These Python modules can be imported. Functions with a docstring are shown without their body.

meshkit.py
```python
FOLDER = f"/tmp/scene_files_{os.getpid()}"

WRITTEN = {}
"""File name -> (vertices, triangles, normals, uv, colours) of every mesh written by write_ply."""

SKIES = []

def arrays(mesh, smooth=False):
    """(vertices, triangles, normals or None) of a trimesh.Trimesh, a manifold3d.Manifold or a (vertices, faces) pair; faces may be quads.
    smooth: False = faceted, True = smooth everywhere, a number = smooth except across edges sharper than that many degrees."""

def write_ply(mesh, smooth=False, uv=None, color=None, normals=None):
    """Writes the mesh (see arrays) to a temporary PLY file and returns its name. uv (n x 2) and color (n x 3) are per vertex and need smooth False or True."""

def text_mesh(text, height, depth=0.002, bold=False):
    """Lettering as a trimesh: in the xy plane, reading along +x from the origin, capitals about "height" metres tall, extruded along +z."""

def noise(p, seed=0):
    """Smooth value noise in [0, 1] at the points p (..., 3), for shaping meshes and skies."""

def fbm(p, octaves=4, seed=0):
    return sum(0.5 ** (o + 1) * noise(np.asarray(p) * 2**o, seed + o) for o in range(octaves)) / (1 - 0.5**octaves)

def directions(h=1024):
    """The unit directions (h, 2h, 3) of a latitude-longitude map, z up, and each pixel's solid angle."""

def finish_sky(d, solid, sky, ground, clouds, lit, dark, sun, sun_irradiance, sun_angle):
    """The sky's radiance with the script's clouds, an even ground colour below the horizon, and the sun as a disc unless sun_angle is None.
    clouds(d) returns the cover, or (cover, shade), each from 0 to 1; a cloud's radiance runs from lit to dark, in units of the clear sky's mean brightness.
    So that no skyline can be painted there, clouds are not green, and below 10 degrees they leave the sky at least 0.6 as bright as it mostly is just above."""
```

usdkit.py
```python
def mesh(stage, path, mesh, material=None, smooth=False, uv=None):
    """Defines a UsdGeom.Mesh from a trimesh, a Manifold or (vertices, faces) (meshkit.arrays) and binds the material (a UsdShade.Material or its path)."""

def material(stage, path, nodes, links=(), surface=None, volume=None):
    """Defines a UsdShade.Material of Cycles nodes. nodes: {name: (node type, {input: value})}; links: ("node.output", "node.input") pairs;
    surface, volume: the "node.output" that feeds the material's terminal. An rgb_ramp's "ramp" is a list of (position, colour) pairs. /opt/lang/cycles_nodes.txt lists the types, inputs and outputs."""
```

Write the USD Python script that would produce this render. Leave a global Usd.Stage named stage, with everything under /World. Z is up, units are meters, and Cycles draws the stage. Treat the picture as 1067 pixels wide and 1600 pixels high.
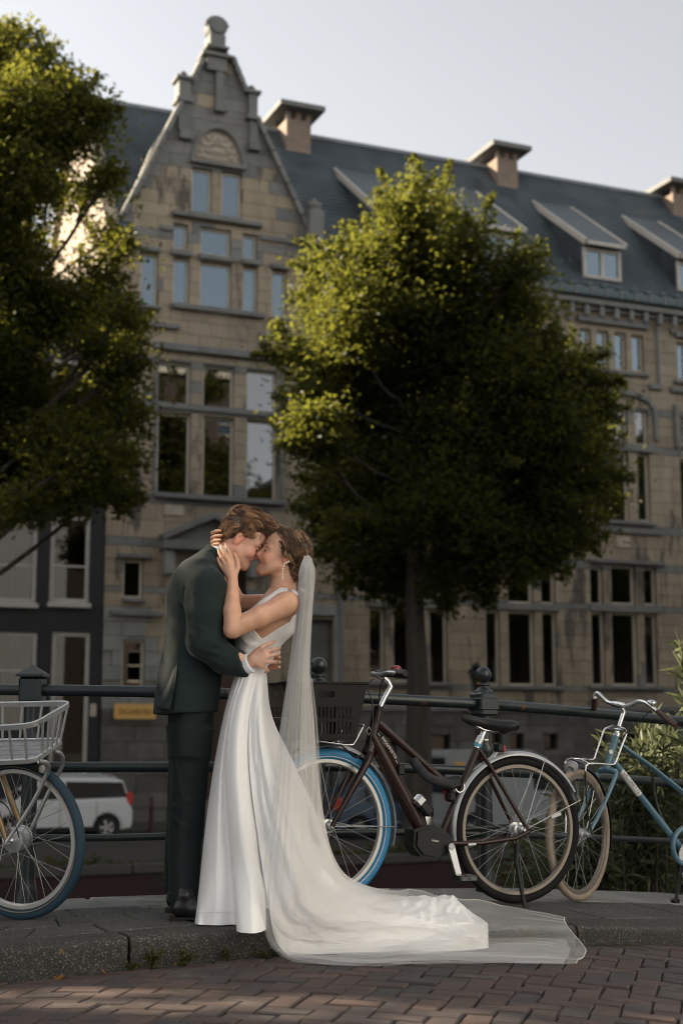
import math, random
import numpy as np
import trimesh, shapely
import shapely.geometry as sg
from shapely import affinity
from shapely.ops import unary_union
import usdkit, meshkit
from pxr import Usd, UsdGeom, UsdLux, UsdShade, Gf, Sdf, Vt

stage = Usd.Stage.CreateInMemory()
UsdGeom.SetStageUpAxis(stage, 'Z')
UsdGeom.SetStageMetersPerUnit(stage, 1.0)
UsdGeom.Xform.Define(stage, '/World')
UsdGeom.Scope.Define(stage, '/World/Looks')

# ---------------------------------------------------------------- camera, sky, sun, exposure
TILT = math.radians(8.65)
FPX, CX, CY = 2222.0, 533.5, 800.0
EYE = np.array([0.0, 0.0, 1.0])
EXPOSURE = 1.75
SUN_AZ = math.radians(-70.0)          # from +y towards +x: the sun stands to the left and a little beyond the couple
SUN_EL = math.radians(27.0)
SUN = np.array([math.sin(SUN_AZ) * math.cos(SUN_EL), math.cos(SUN_AZ) * math.cos(SUN_EL), math.sin(SUN_EL)])

cam = UsdGeom.Camera.Define(stage, '/World/camera')
cam.AddTranslateOp().Set(Gf.Vec3d(*EYE))
cam.AddRotateXOp().Set(90.0 + math.degrees(TILT))
cam.CreateHorizontalApertureAttr(24.0)
cam.CreateVerticalApertureAttr(36.0)
cam.CreateFocalLengthAttr(FPX / 1067.0 * 24.0)
cam.CreateFStopAttr(2.5)
cam.CreateFocusDistanceAttr(6.45)
cam.CreateClippingRangeAttr(Gf.Vec2f(0.05, 5000))
cam.CreateExposureAttr(EXPOSURE)

dome = UsdLux.DomeLight.Define(stage, '/World/sky')
dome.GetPrim().SetCustomDataByKey('kind', 'structure')
sky_mat = usdkit.material(stage, '/World/Looks/sky_air', {
    'sky': ('sky_texture', {'sky_type': 'single_scattering', 'sun_disc': False, 'sun_elevation': SUN_EL, 'sun_rotation': SUN_AZ,
                            'altitude': 0.0, 'air_density': 1.0, 'aerosol_density': 2.2, 'ozone_density': 1.0}),
    'co': ('texture_coordinate', {}),
    'mp': ('mapping', {'scale': (1.0, 1.0, 3.0)}),
    'no': ('noise_texture', {'scale': 1.6, 'detail': 5.0, 'roughness': 0.55}),
    'rp': ('rgb_ramp', {'ramp': [(0.0, (0.82,) * 3), (1.0, (0.97,) * 3)]}),
    'hs': ('hsv', {'hue': 0.5, 'saturation': 0.06, 'value': 1.0, 'fac': 1.0}),
    'mx': ('mix', {'mix_type': 'mix', 'fac': 0.5}),
    'bg': ('background_shader', {'strength': 0.067}),
}, [('co.generated', 'mp.vector'), ('mp.vector', 'no.vector'), ('no.fac', 'rp.fac'), ('rp.color', 'mx.fac'),
    ('sky.color', 'hs.color'), ('sky.color', 'mx.color1'), ('hs.color', 'mx.color2'),
    ('mx.color', 'bg.color')], surface='bg.background')
UsdShade.MaterialBindingAPI.Apply(dome.GetPrim()).Bind(sky_mat)

sun = UsdLux.DistantLight.Define(stage, '/World/sun')
sun.CreateIntensityAttr(1.25)
sun.CreateNormalizeAttr(True)
sun.CreateAngleAttr(0.5)
sun.CreateColorAttr(Gf.Vec3f(1.0, 0.84, 0.62))
_z = SUN / np.linalg.norm(SUN)
_x = np.cross([0, 0, 1.0], _z); _x /= np.linalg.norm(_x)
_y = np.cross(_z, _x)
sun.AddTransformOp().Set(Gf.Matrix4d(*_x, 0, *_y, 0, *_z, 0, 0, 0, 30, 1))

# ---------------------------------------------------------------- helpers: places
def ray(px, py):
    rx, ru = (px - CX) / FPX, (CY - py) / FPX
    return np.array([rx, math.cos(TILT) - math.sin(TILT) * ru, math.sin(TILT) + math.cos(TILT) * ru])
def P(px, py, Y):
    """The point at depth Y (metres in front of the camera, along the ground) that the photograph shows at (px, py)."""
    d = ray(px, py)
    return EYE + d * (Y / d[1])
def on_plane(px, py, p0, n):
    d = ray(px, py)
    return EYE + d * (np.dot(np.asarray(p0) - EYE, n) / np.dot(d, n))
def pz(x):
    """Height of the bridge's pavement: a gentle hump that falls away to the right."""
    x = np.asarray(x, float)
    t = np.clip(x + 0.4, -3.0, 3.0)
    lin = np.abs(x + 0.4) - np.abs(t)
    return 0.208 - 0.03 * t * t - 0.18 * lin
def rz(x):
    return pz(x) - np.clip(0.104 - 0.020 * np.asarray(x, float), 0.082, 0.140)
def G(px, py, off=0.0, h=pz):
    """Where the pixel's ray meets the ground (plus off)."""
    d = ray(px, py)
    z = 0.1
    for _ in range(30):
        t = (z + off - EYE[2]) / d[2]
        z = float(h(EYE[0] + d[0] * t))
    return EYE + d * t

# ---------------------------------------------------------------- helpers: prims
_used = {}
def numbered(parent, name):
    k = (parent, name)
    n = _used.get(k, 0)
    _used[k] = n + 1
    return f'{parent}/{name}' if n == 0 else f'{parent}/{name}_{n:03d}'
def tag(prim, label=None, category=None, group=None, kind=None):
    for k, v in (('label', label), ('category', category), ('group', group), ('kind', kind)):
        if v:
            prim.SetCustomDataByKey(k, v)
    return prim
class Thing:
    def __init__(self, path, base, prim):
        self.path, self.base, self.prim = path, np.asarray(base, float), prim
def thing(name, label, category, base=(0, 0, 0), group=None, kind=None):
    path = numbered('/World', name)
    x = UsdGeom.Xform.Define(stage, path)
    x.AddTranslateOp().Set(Gf.Vec3d(*map(float, base)))
    tag(x.GetPrim(), label, category, group, kind)
    return Thing(path, base, x.GetPrim())
def put(parent, name, mesh, mat, smooth=False, label=None, kind=None, tint=None, uv=None):
    """One Mesh prim under a thing or a part (world coordinates in, the thing's own coordinates out)."""
    if isinstance(mesh, MB):
        mesh = mesh.out()
    path = numbered(parent.path, name)
    if isinstance(mesh, tuple):
        v, f = np.asarray(mesh[0], float) - parent.base, mesh[1]
        mesh = (v, f)
    else:
        mesh = mesh.copy(); mesh.apply_translation(-parent.base)
    m = usdkit.mesh(stage, path, mesh, mat, smooth=smooth, uv=uv)
    if tint is not None:
        UsdGeom.PrimvarsAPI(m).CreatePrimvar('tint', Sdf.ValueTypeNames.Color3fArray, 'vertex').Set(Vt.Vec3fArray.FromNumpy(np.asarray(tint, np.float32)))
    tag(m.GetPrim(), label=label, kind=kind)
    return Thing(path, parent.base, m.GetPrim())
WORLD = Thing('/World', (0, 0, 0), None)
def solo(name, mesh, mat, label=None, category=None, group=None, kind=None, smooth=False):
    """A thing that is one mesh."""
    t = put(WORLD, name, mesh, mat, smooth=smooth)
    tag(t.prim, label, category, group, kind)
    return t
def structure(name, mesh, mat, smooth=False, label=None):
    return solo(name, mesh, mat, kind='structure', smooth=smooth, label=label)
def copy_of(src, name, label, loc, rotz=0.0, group=None, category=None, scale=None):
    path = numbered('/World', name)
    x = UsdGeom.Xform.Define(stage, path)
    was = src.prim.GetCustomData()
    x.GetPrim().GetReferences().AddInternalReference(src.prim.GetPath())
    x.GetPrim().SetInstanceable(True)
    x.ClearXformOpOrder()
    x.AddTranslateOp().Set(Gf.Vec3d(*map(float, loc)))
    x.AddRotateZOp().Set(float(rotz))
    if scale:
        x.AddScaleOp().Set(Gf.Vec3f(*([scale] * 3 if np.ndim(scale) == 0 else scale)))
    tag(x.GetPrim(), label, category or was.get('category'), group or was.get('group'))
    return Thing(path, loc, x.GetPrim())

# ---------------------------------------------------------------- helpers: meshes
def unit(v):
    v = np.asarray(v, float)
    return v / (np.linalg.norm(v) + 1e-12)
class MB:
    """Collects shapes into one mesh."""
    def __init__(self):
        self.v, self.f, self.n = [], [], 0
    def add(self, v, f):
        v, f = np.asarray(v, float), np.asarray(f, int)
        if f.shape[1] == 4:
            f = np.vstack([f[:, [0, 1, 2]], f[:, [0, 2, 3]]])
        self.v.append(v); self.f.append(f + self.n); self.n += len(v)
        return self
    def tm(self, m):
        return self.add(m.vertices, m.faces)
    def box(self, c, size, ax=None):
        """ax: three rows, the box's own axes."""
        s = np.array([[i, j, k] for i in (-.5, .5) for j in (-.5, .5) for k in (-.5, .5)]) * np.asarray(size, float)
        if ax is not None:
            s = s @ np.asarray(ax, float)
        return self.add(s + np.asarray(c, float), [[0, 1, 3, 2], [4, 6, 7, 5], [0, 4, 5, 1], [2, 3, 7, 6], [0, 2, 6, 4], [1, 5, 7, 3]])
    def rbox(self, c, size, r, ax=None, sub=2):
        """A box with rounded edges."""
        size = np.asarray(size, float); h = size / 2 - r
        m = trimesh.creation.icosphere(sub, 1.0)
        v = np.array(m.vertices)
        v = np.sign(np.where(np.abs(v) < 1e-9, 1e-9, v)) * h + v * r
        # split faces would smear across the flats: use hull instead
        hull = trimesh.convex.convex_hull(v)
        vv = np.array(hull.vertices)
        if ax is not None:
            vv = vv @ np.asarray(ax, float)
        return self.add(vv + np.asarray(c, float), hull.faces)
    def bevel_box(self, c, size, b, ax=None):
        """A box with 45 degree chamfers of width b on all edges (24 vertices)."""
        h = np.asarray(size, float) / 2
        pts = []
        for sx in (-1, 1):
            for sy in (-1, 1):
                for sz in (-1, 1):
                    pts += [[sx * (h[0] - b), sy * (h[1] - b), sz * h[2]], [sx * (h[0] - b), sy * h[1], sz * (h[2] - b)], [sx * h[0], sy * (h[1] - b), sz * (h[2] - b)]]
        hull = trimesh.convex.convex_hull(np.array(pts))
        v = np.array(hull.vertices)
        if ax is not None:
            v = v @ np.asarray(ax, float)
        return self.add(v + np.asarray(c, float), hull.faces)
    def tube(self, pts, r, sides=8, caps=True, closed=False, squash=None):
        p = np.asarray(pts, float); n = len(p)
        r = np.broadcast_to(np.asarray(r, float), (n,))
        if closed:
            t = np.roll(p, -1, 0) - np.roll(p, 1, 0)
        else:
            t = np.gradient(p, axis=0)
        t /= np.linalg.norm(t, axis=1, keepdims=True) + 1e-12
        a = np.zeros_like(p)
        ref = np.array([0, 0, 1.0]) if abs(t[0, 2]) < 0.9 else np.array([1.0, 0, 0])
        prev = np.cross(t[0], ref); prev /= np.linalg.norm(prev)
        for i in range(n):
            prev = prev - t[i] * np.dot(prev, t[i])
            prev /= np.linalg.norm(prev) + 1e-12
            a[i] = prev
        b = np.cross(t, a)
        ang = np.arange(sides) * 2 * np.pi / sides
        v = p[:, None] + r[:, None, None] * (np.cos(ang)[None, :, None] * a[:, None] + np.sin(ang)[None, :, None] * b[:, None])
        m = n if closed else n - 1
        i, j = np.meshgrid(np.arange(m), np.arange(sides), indexing='ij')
        i2 = (i + 1) % n
        q = np.stack([i * sides + j, i * sides + (j + 1) % sides, i2 * sides + (j + 1) % sides, i2 * sides + j], -1).reshape(-1, 4)
        f = np.vstack([q[:, [0, 2, 1]], q[:, [0, 3, 2]]])
        v = v.reshape(-1, 3)
        if caps and not closed:
            v = np.vstack([v, p[0], p[-1]])
            k, e = np.arange(sides), n * sides
            f = np.vstack([f, np.stack([np.full(sides, e), (k + 1) % sides, k][::1], 1)[:, [0, 1, 2]],
                           np.stack([np.full(sides, e + 1), (n - 1) * sides + k, (n - 1) * sides + (k + 1) % sides], 1)])
            f[-2 * sides:-sides] = f[-2 * sides:-sides][:, [0, 2, 1]][:, [0, 2, 1]]
        return self.add(v, f)
    def lathe(self, c, axis, prof, sides=24, up=None):
        """prof: (distance along the axis, radius) pairs."""
        axis = unit(axis)
        ref = np.array([0, 0, 1.0]) if abs(axis[2]) < 0.9 else np.array([1.0, 0, 0])
        a = unit(np.cross(axis, ref)); b = np.cross(axis, a)
        ang = np.arange(sides) * 2 * np.pi / sides
        prof = np.asarray(prof, float)
        v = (np.asarray(c, float) + prof[:, 0, None, None] * axis + prof[:, 1, None, None] * (np.cos(ang)[None, :, None] * a + np.sin(ang)[None, :, None] * b)).reshape(-1, 3)
        n = len(prof)
        i, j = np.meshgrid(np.arange(n - 1), np.arange(sides), indexing='ij')
        q = np.stack([i * sides + j, i * sides + (j + 1) % sides, (i + 1) * sides + (j + 1) % sides, (i + 1) * sides + j], -1).reshape(-1, 4)
        return self.add(v, q)
    def grid(self, V, closed_u=False, closed_v=False):
        """V: (n, m, 3) points."""
        n, m = V.shape[:2]
        i, j = np.meshgrid(np.arange(n if closed_u else n - 1), np.arange(m if closed_v else m - 1), indexing='ij')
        q = np.stack([i * m + j, ((i + 1) % n) * m + j, ((i + 1) % n) * m + (j + 1) % m, i * m + (j + 1) % m], -1).reshape(-1, 4)
        return self.add(V.reshape(-1, 3), q)
    def prism(self, poly, frame, d0, d1):
        """poly: shapely polygon in the plane (a, b) of frame = (origin, A, B, N); extruded along N from d0 to d1."""
        o, A, B, N = [np.asarray(x, float) for x in frame]
        for g in getattr(poly, 'geoms', [poly]):
            if g.is_empty or g.area < 1e-7:
                continue
            m = trimesh.creation.extrude_polygon(g, 1.0, engine='earcut')
            v = np.array(m.vertices)
            self.add(o + v[:, :1] * A + v[:, 1:2] * B + (d0 + v[:, 2:] * (d1 - d0)) * N, m.faces)
        return self
    def out(self):
        return np.vstack(self.v), np.vstack(self.f)
def spline(pts, n=24, closed=False):
    """Catmull-Rom through the points (any dimension)."""
    p = np.asarray(pts, float)
    if closed:
        p = np.vstack([p[-1], p, p[0], p[1]])
    else:
        p = np.vstack([2 * p[0] - p[1], p, 2 * p[-1] - p[-2]])
    k = len(p) - 3
    t = np.linspace(0, k, n, endpoint=not closed)
    i = np.minimum(t.astype(int), k - 1)
    s = (t - i)[:, None]
    a, b, c, d = p[i], p[i + 1], p[i + 2], p[i + 3]
    return 0.5 * (2 * b + (c - a) * s + (2 * a - 5 * b + 4 * c - d) * s ** 2 + (3 * b - a - 3 * c + d) * s ** 3)
def surf(ctrl, n, m):
    """Smooth sheet (n x m) through a grid of control points [row][column]."""
    c = np.asarray(ctrl, float)
    a = np.stack([spline(c[:, j], n) for j in range(c.shape[1])], 1)
    return np.stack([spline(a[i], m) for i in range(n)], 0)

# ---------------------------------------------------------------- helpers: materials
def mat(name, c1, c2=None, scale=8.0, rough=0.6, rough2=None, metal=0.0, bump=0.0, bump_scale=None, bump_dist=0.01, detail=4.0, coord='position',
        sheen=0.0, coat=0.0, spec=0.5, stretch=(1, 1, 1), sub=0.0, rand=0.0, c3=None, spots=None):
    """Principled, base colour mixed from two (or three) by noise, roughness and bump from noise. spots = (colour, scale, threshold): a second layer of patches."""
    c2 = c1 if c2 is None else c2
    nodes = {
        'geo': ('geometry', {}), 'tc': ('texture_coordinate', {}),
        'mp': ('mapping', {'scale': stretch}),
        'no': ('noise_texture', {'scale': scale, 'detail': detail, 'roughness': 0.6}),
        'rp': ('rgb_ramp', {'ramp': [(0.30, c1), (0.70, c2)] if c3 is None else [(0.28, c1), (0.5, c2), (0.72, c3)]}),
        'p': ('principled_bsdf', {'roughness': rough, 'metallic': metal, 'sheen_weight': sheen, 'coat_weight': coat, 'specular_ior_level': spec}),
    }
    src = {'position': 'geo.position', 'object': 'tc.object'}[coord]
    links = [(src, 'mp.vector'), ('mp.vector', 'no.vector'), ('no.fac', 'rp.fac')]
    last = 'rp.color'
    if spots:
        nodes['n2'] = ('noise_texture', {'scale': spots[1], 'detail': 6.0, 'roughness': 0.65})
        nodes['r2'] = ('rgb_ramp', {'ramp': [(spots[2] - 0.03, (0, 0, 0)), (spots[2] + 0.04, (1, 1, 1))]})
        nodes['m2'] = ('mix', {'mix_type': 'mix', 'color2': spots[0]})
        links += [('mp.vector', 'n2.vector'), ('n2.fac', 'r2.fac'), ('r2.color', 'm2.fac'), (last, 'm2.color1')]
        last = 'm2.color'
    if rand:
        nodes['oi'] = ('object_info', {})
        nodes['mr'] = ('map_range', {'from_min': 0.0, 'from_max': 1.0, 'to_min': 1.0 - rand, 'to_max': 1.0 + rand})
        nodes['hv'] = ('hsv', {'hue': 0.5, 'saturation': 1.0, 'fac': 1.0})
        links += [('oi.random', 'mr.value'), ('mr.result', 'hv.value'), (last, 'hv.color')]
        last = 'hv.color'
    links.append((last, 'p.base_color'))
    if rough2 is not None:
        nodes['rr'] = ('map_range', {'from_min': 0.3, 'from_max': 0.7, 'to_min': rough, 'to_max': rough2, 'clamp': True})
        links += [('no.fac', 'rr.value'), ('rr.result', 'p.roughness')]
    if bump:
        nodes['nb'] = ('noise_texture', {'scale': bump_scale or scale * 4, 'detail': 5.0, 'roughness': 0.6})
        nodes['bp'] = ('bump', {'strength': bump, 'distance': bump_dist})
        links += [('mp.vector', 'nb.vector'), ('nb.fac', 'bp.height'), ('bp.normal', 'p.normal')]
    return usdkit.material(stage, f'/World/Looks/{name}', nodes, links, surface='p.BSDF')
def plain(name, c, rough=0.5, metal=0.0, **kw):
    return usdkit.material(stage, f'/World/Looks/{name}', {'p': ('principled_bsdf', {'base_color': c, 'roughness': rough, 'metallic': metal, **kw})}, [], surface='p.BSDF')
def pane(name, tint=(0.9, 0.95, 0.95), ior=1.5, rough=0.0, boost=1.0, refl=(1, 1, 1)):
    return usdkit.material(stage, f'/World/Looks/{name}', {
        't': ('transparent_bsdf', {'color': tint}), 'g': ('glossy_bsdf', {'color': refl, 'roughness': rough, 'distribution': 'ggx'}),
        'f': ('fresnel', {'IOR': ior}), 'k': ('math', {'math_type': 'multiply', 'value2': boost, 'use_clamp': True}), 'm': ('mix_closure', {})},
        [('f.fac', 'k.value1'), ('k.value', 'm.fac'), ('t.BSDF', 'm.closure1'), ('g.BSDF', 'm.closure2')], surface='m.closure')
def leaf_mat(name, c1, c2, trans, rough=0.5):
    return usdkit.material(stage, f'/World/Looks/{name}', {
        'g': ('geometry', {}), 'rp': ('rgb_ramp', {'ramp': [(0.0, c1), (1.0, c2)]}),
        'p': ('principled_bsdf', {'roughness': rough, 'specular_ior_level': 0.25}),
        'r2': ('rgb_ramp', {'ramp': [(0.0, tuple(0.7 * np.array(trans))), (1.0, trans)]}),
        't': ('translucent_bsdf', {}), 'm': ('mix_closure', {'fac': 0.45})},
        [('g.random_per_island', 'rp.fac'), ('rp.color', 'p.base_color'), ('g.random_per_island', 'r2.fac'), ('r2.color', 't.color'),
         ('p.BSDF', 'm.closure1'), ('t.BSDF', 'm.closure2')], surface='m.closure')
# ================================================================ materials of the setting
rng = np.random.default_rng(7)
M_sand = [mat(f'sandstone_{k}', tuple(np.array(c) * 0.82), tuple(np.array(c) * 1.12), scale=0.9, rough=0.85, bump=0.3, bump_scale=10, bump_dist=0.03, detail=6, stretch=(2.4, 2.4, 0.55), spots=((0.10, 0.082, 0.064), 0.42, 0.585))
          for k, c in enumerate([(0.325, 0.262, 0.184), (0.305, 0.244, 0.172), (0.340, 0.275, 0.194), (0.280, 0.225, 0.162)])]
M_blue = [mat(f'bluestone_{k}', tuple(np.array(c) * 0.8), tuple(np.array(c) * 1.15), scale=1.6, rough=0.8, bump=0.2, bump_scale=16, bump_dist=0.02)
          for k, c in enumerate([(0.172, 0.168, 0.152), (0.155, 0.153, 0.142), (0.190, 0.184, 0.166)])]
M_base = [mat(f'basestone_{k}', tuple(np.array(c) * 0.75), tuple(np.array(c) * 1.2), scale=2.2, rough=0.85, bump=0.5, bump_scale=7, bump_dist=0.05)
          for k, c in enumerate([(0.105, 0.098, 0.086), (0.125, 0.118, 0.104), (0.085, 0.080, 0.072)])]
M_pale = [mat(f'palestone_{k}', tuple(np.array(c) * 0.8), tuple(np.array(c) * 1.1), scale=1.8, rough=0.85, bump=0.3, bump_scale=10, bump_dist=0.03)
          for k, c in enumerate([(0.25, 0.245, 0.225), (0.215, 0.212, 0.196)])]
M_relief = mat('relief_stone', (0.36, 0.31, 0.25), (0.46, 0.39, 0.31), scale=3, rough=0.85, bump=0.5, bump_scale=6, bump_dist=0.05)
M_moulding = mat('moulding_stone', (0.12, 0.118, 0.11), (0.19, 0.185, 0.17), scale=1.5, rough=0.8, bump=0.2, bump_scale=12, bump_dist=0.02)
M_sidewall = mat('side_wall_stone', (0.24, 0.19, 0.14), (0.29, 0.23, 0.17), scale=1.0, rough=0.85, bump=0.2, bump_scale=12, bump_dist=0.02)
M_cream = mat('cream_paint', (0.50, 0.455, 0.37), (0.56, 0.51, 0.42), scale=3, rough=0.5)
M_white = mat('white_paint', (0.36, 0.345, 0.31), (0.42, 0.40, 0.365), scale=3, rough=0.5)
M_dormer = mat('dormer_paint', (0.42, 0.38, 0.33), (0.48, 0.44, 0.38), scale=3, rough=0.55)
M_slate = mat('roof_slate', (0.022, 0.029, 0.034), (0.066, 0.080, 0.088), scale=1.1, rough=0.42, rough2=0.62, bump=0.3, bump_scale=5.0, bump_dist=0.02, detail=6, stretch=(1, 1, 0.6), spots=((0.075, 0.075, 0.062), 0.35, 0.66))
M_lead = mat('roof_lead', (0.16, 0.17, 0.175), (0.23, 0.24, 0.245), scale=2, rough=0.5)
M_copper = mat('gutter_copper', (0.060, 0.085, 0.090), (0.095, 0.125, 0.128), scale=5, rough=0.6)
M_brickchim = mat('chimney_brick', (0.185, 0.135, 0.10), (0.25, 0.185, 0.14), scale=3, rough=0.85, bump=0.4, bump_scale=9, bump_dist=0.03)
M_dark = plain('dark_room', (0.012, 0.010, 0.009), 0.9)
M_curtain = mat('curtain_cloth', (0.070, 0.058, 0.048), (0.095, 0.080, 0.066), scale=2, rough=0.9, stretch=(6, 6, 0.2))
M_panedim = pane('dim_window_glass', (0.40, 0.42, 0.41), 1.52, 0.0, 1.5)
M_paneold = pane('old_window_glass', (0.42, 0.44, 0.43), 1.52, 0.0, 4.2)
M_pane = pane('window_glass', (0.55, 0.58, 0.57), 1.52, 0.0, 4.6, (0.74, 0.90, 1.0))
M_blackbrick = mat('black_brick', (0.008, 0.008, 0.0085), (0.015, 0.0145, 0.0145), scale=1.2, rough=0.7, bump=0.5, bump_scale=9, bump_dist=0.03)
M_pipe = plain('drainpipe_zinc', (0.16, 0.17, 0.17), 0.5, 0.3)
M_asphalt = mat('street_paving', (0.040, 0.036, 0.032), (0.056, 0.051, 0.046), scale=0.8, rough=0.9, bump=0.3, bump_scale=20)
M_quaybrick = mat('quay_brick', (0.018, 0.0075, 0.0062), (0.032, 0.012, 0.010), scale=1.2, rough=0.85, bump=0.5, bump_scale=8, bump_dist=0.03, stretch=(1, 1, 2.5), spots=((0.02, 0.022, 0.014), 0.5, 0.6))
M_quaycap = mat('quay_cap', (0.045, 0.042, 0.037), (0.065, 0.062, 0.054), scale=2, rough=0.85)
M_earth = mat('earth', (0.035, 0.028, 0.018), (0.06, 0.05, 0.03), scale=3, rough=0.95)
M_water = usdkit.material(stage, '/World/Looks/canal_water', {
    'g': ('geometry', {}), 'n': ('noise_texture', {'scale': 1.2, 'detail': 4.0}), 'b': ('bump', {'strength': 0.25, 'distance': 0.1}),
    'p': ('principled_bsdf', {'base_color': (0.010, 0.013, 0.010), 'roughness': 0.06, 'ior': 1.33})},
    [('g.position', 'n.vector'), ('n.fac', 'b.height'), ('b.normal', 'p.normal')], surface='p.BSDF')
M_bark = mat('tree_bark', (0.030, 0.024, 0.018), (0.060, 0.050, 0.040), scale=5, rough=0.95, bump=0.8, bump_scale=14, bump_dist=0.05, stretch=(1, 1, 0.25))
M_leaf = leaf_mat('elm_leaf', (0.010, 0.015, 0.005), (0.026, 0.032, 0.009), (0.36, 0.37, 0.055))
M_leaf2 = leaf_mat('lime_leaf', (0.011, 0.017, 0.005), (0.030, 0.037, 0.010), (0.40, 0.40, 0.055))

# ================================================================ ground levels
ZS = -2.0                                     # the street across the canal
ZW = -3.15                                    # the canal's water
FA = math.radians(23.0)                       # how the far street runs away to the right
FU, FW, FZ = np.array([math.cos(FA), math.sin(FA), 0]), np.array([-math.sin(FA), math.cos(FA), 0]), np.array([0, 0, 1.0])
FO = np.array([0.0, 48.0, 0.0])
def F(u, w, z):
    return FO + FU * u + FW * w + FZ * z
def FP(px, py, w=0.0):
    p = on_plane(px, py, FO + FW * w, FW) - FO
    return float(p @ FU), float(p[2])
def FR(l, t, r, b, w=0.0):
    """Pixel rectangle -> (u0, u1, z0, z1) on the facade plane."""
    xm, ym = (l + r) / 2, (t + b) / 2
    return FP(l, ym, w)[0], FP(r, ym, w)[0], FP(xm, b, w)[1], FP(xm, t, w)[1]
def fbox(mb, u0, u1, z0, z1, w0, w1):
    return mb.box(F((u0 + u1) / 2, (w0 + w1) / 2, (z0 + z1) / 2), (u1 - u0, w1 - w0, z1 - z0), (FU, FW, FZ))
def fbev(mb, u0, u1, z0, z1, w0, w1, b=0.015):
    return mb.bevel_box(F((u0 + u1) / 2, (w0 + w1) / 2, (z0 + z1) / 2), (u1 - u0, w1 - w0, z1 - z0), b, (FU, FW, FZ))
FFRAME = (FO, FU, FZ, FW)

def sheet(x0, x1, y0, y1, z):
    return np.array([[x0, y0, z], [x1, y0, z], [x1, y1, z], [x0, y1, z]]), np.array([[0, 1, 2], [0, 2, 3]])
def fsheet(u0, u1, w0, w1, z):
    return np.array([F(u0, w0, z), F(u1, w0, z), F(u1, w1, z), F(u0, w1, z)]), np.array([[0, 1, 2], [0, 2, 3]])

structure('ground', sheet(-1500, 1500, -1500, 1500, -4.2), M_earth)
structure('canal_water', fsheet(-160, 160, -60, -13.2, ZW), M_water)
structure('far_street', fsheet(-300, 300, -13.0, 300, ZS), M_asphalt)
QW = -13.0
mb = MB(); fbox(mb, -160, 160, -4.2, ZS - 0.16, QW, QW + 0.6)
structure('far_quay_wall', mb, M_quaybrick)
mb = MB()
for k in range(-44, 44):
    fbev(mb, k * 1.5 + 0.01, k * 1.5 + 1.49, ZS - 0.155, ZS + 0.06, QW - 0.06, QW + 0.5, 0.02)
structure('quay_coping', mb, M_quaycap)
mb = MB(); fbox(mb, -160, 160, ZS - 0.3, ZS + 0.10, -3.4, -0.02)
structure('far_pavement', mb, M_quaycap)

# ================================================================ the sandstone building
bld = thing('sandstone_building', 'long sandstone building with stepped gable, slate roof and tall mullioned windows', 'building', F(0, 0, ZS))
uL, uR = FP(168, 700)[0], FP(1190, 700)[0]
zE = FP(960, 474)[1]                                   # the eave
gable_px = [(192, 334), (238, 229), (284, 159), (297, 132), (315, 92), (322, 76), (326, 58), (348, 58), (352, 74), (361, 90), (384, 147), (401, 188), (447, 278), (482, 362)]
gable = [FP(*p) for p in gable_px]
wallpoly = sg.Polygon([(uL, ZS), (uR, ZS), (uR, zE), (gable[-1][0], zE)] + [g for g in gable[::-1]] + [(gable[0][0], zE), (uL, zE)]).buffer(0)

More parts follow.
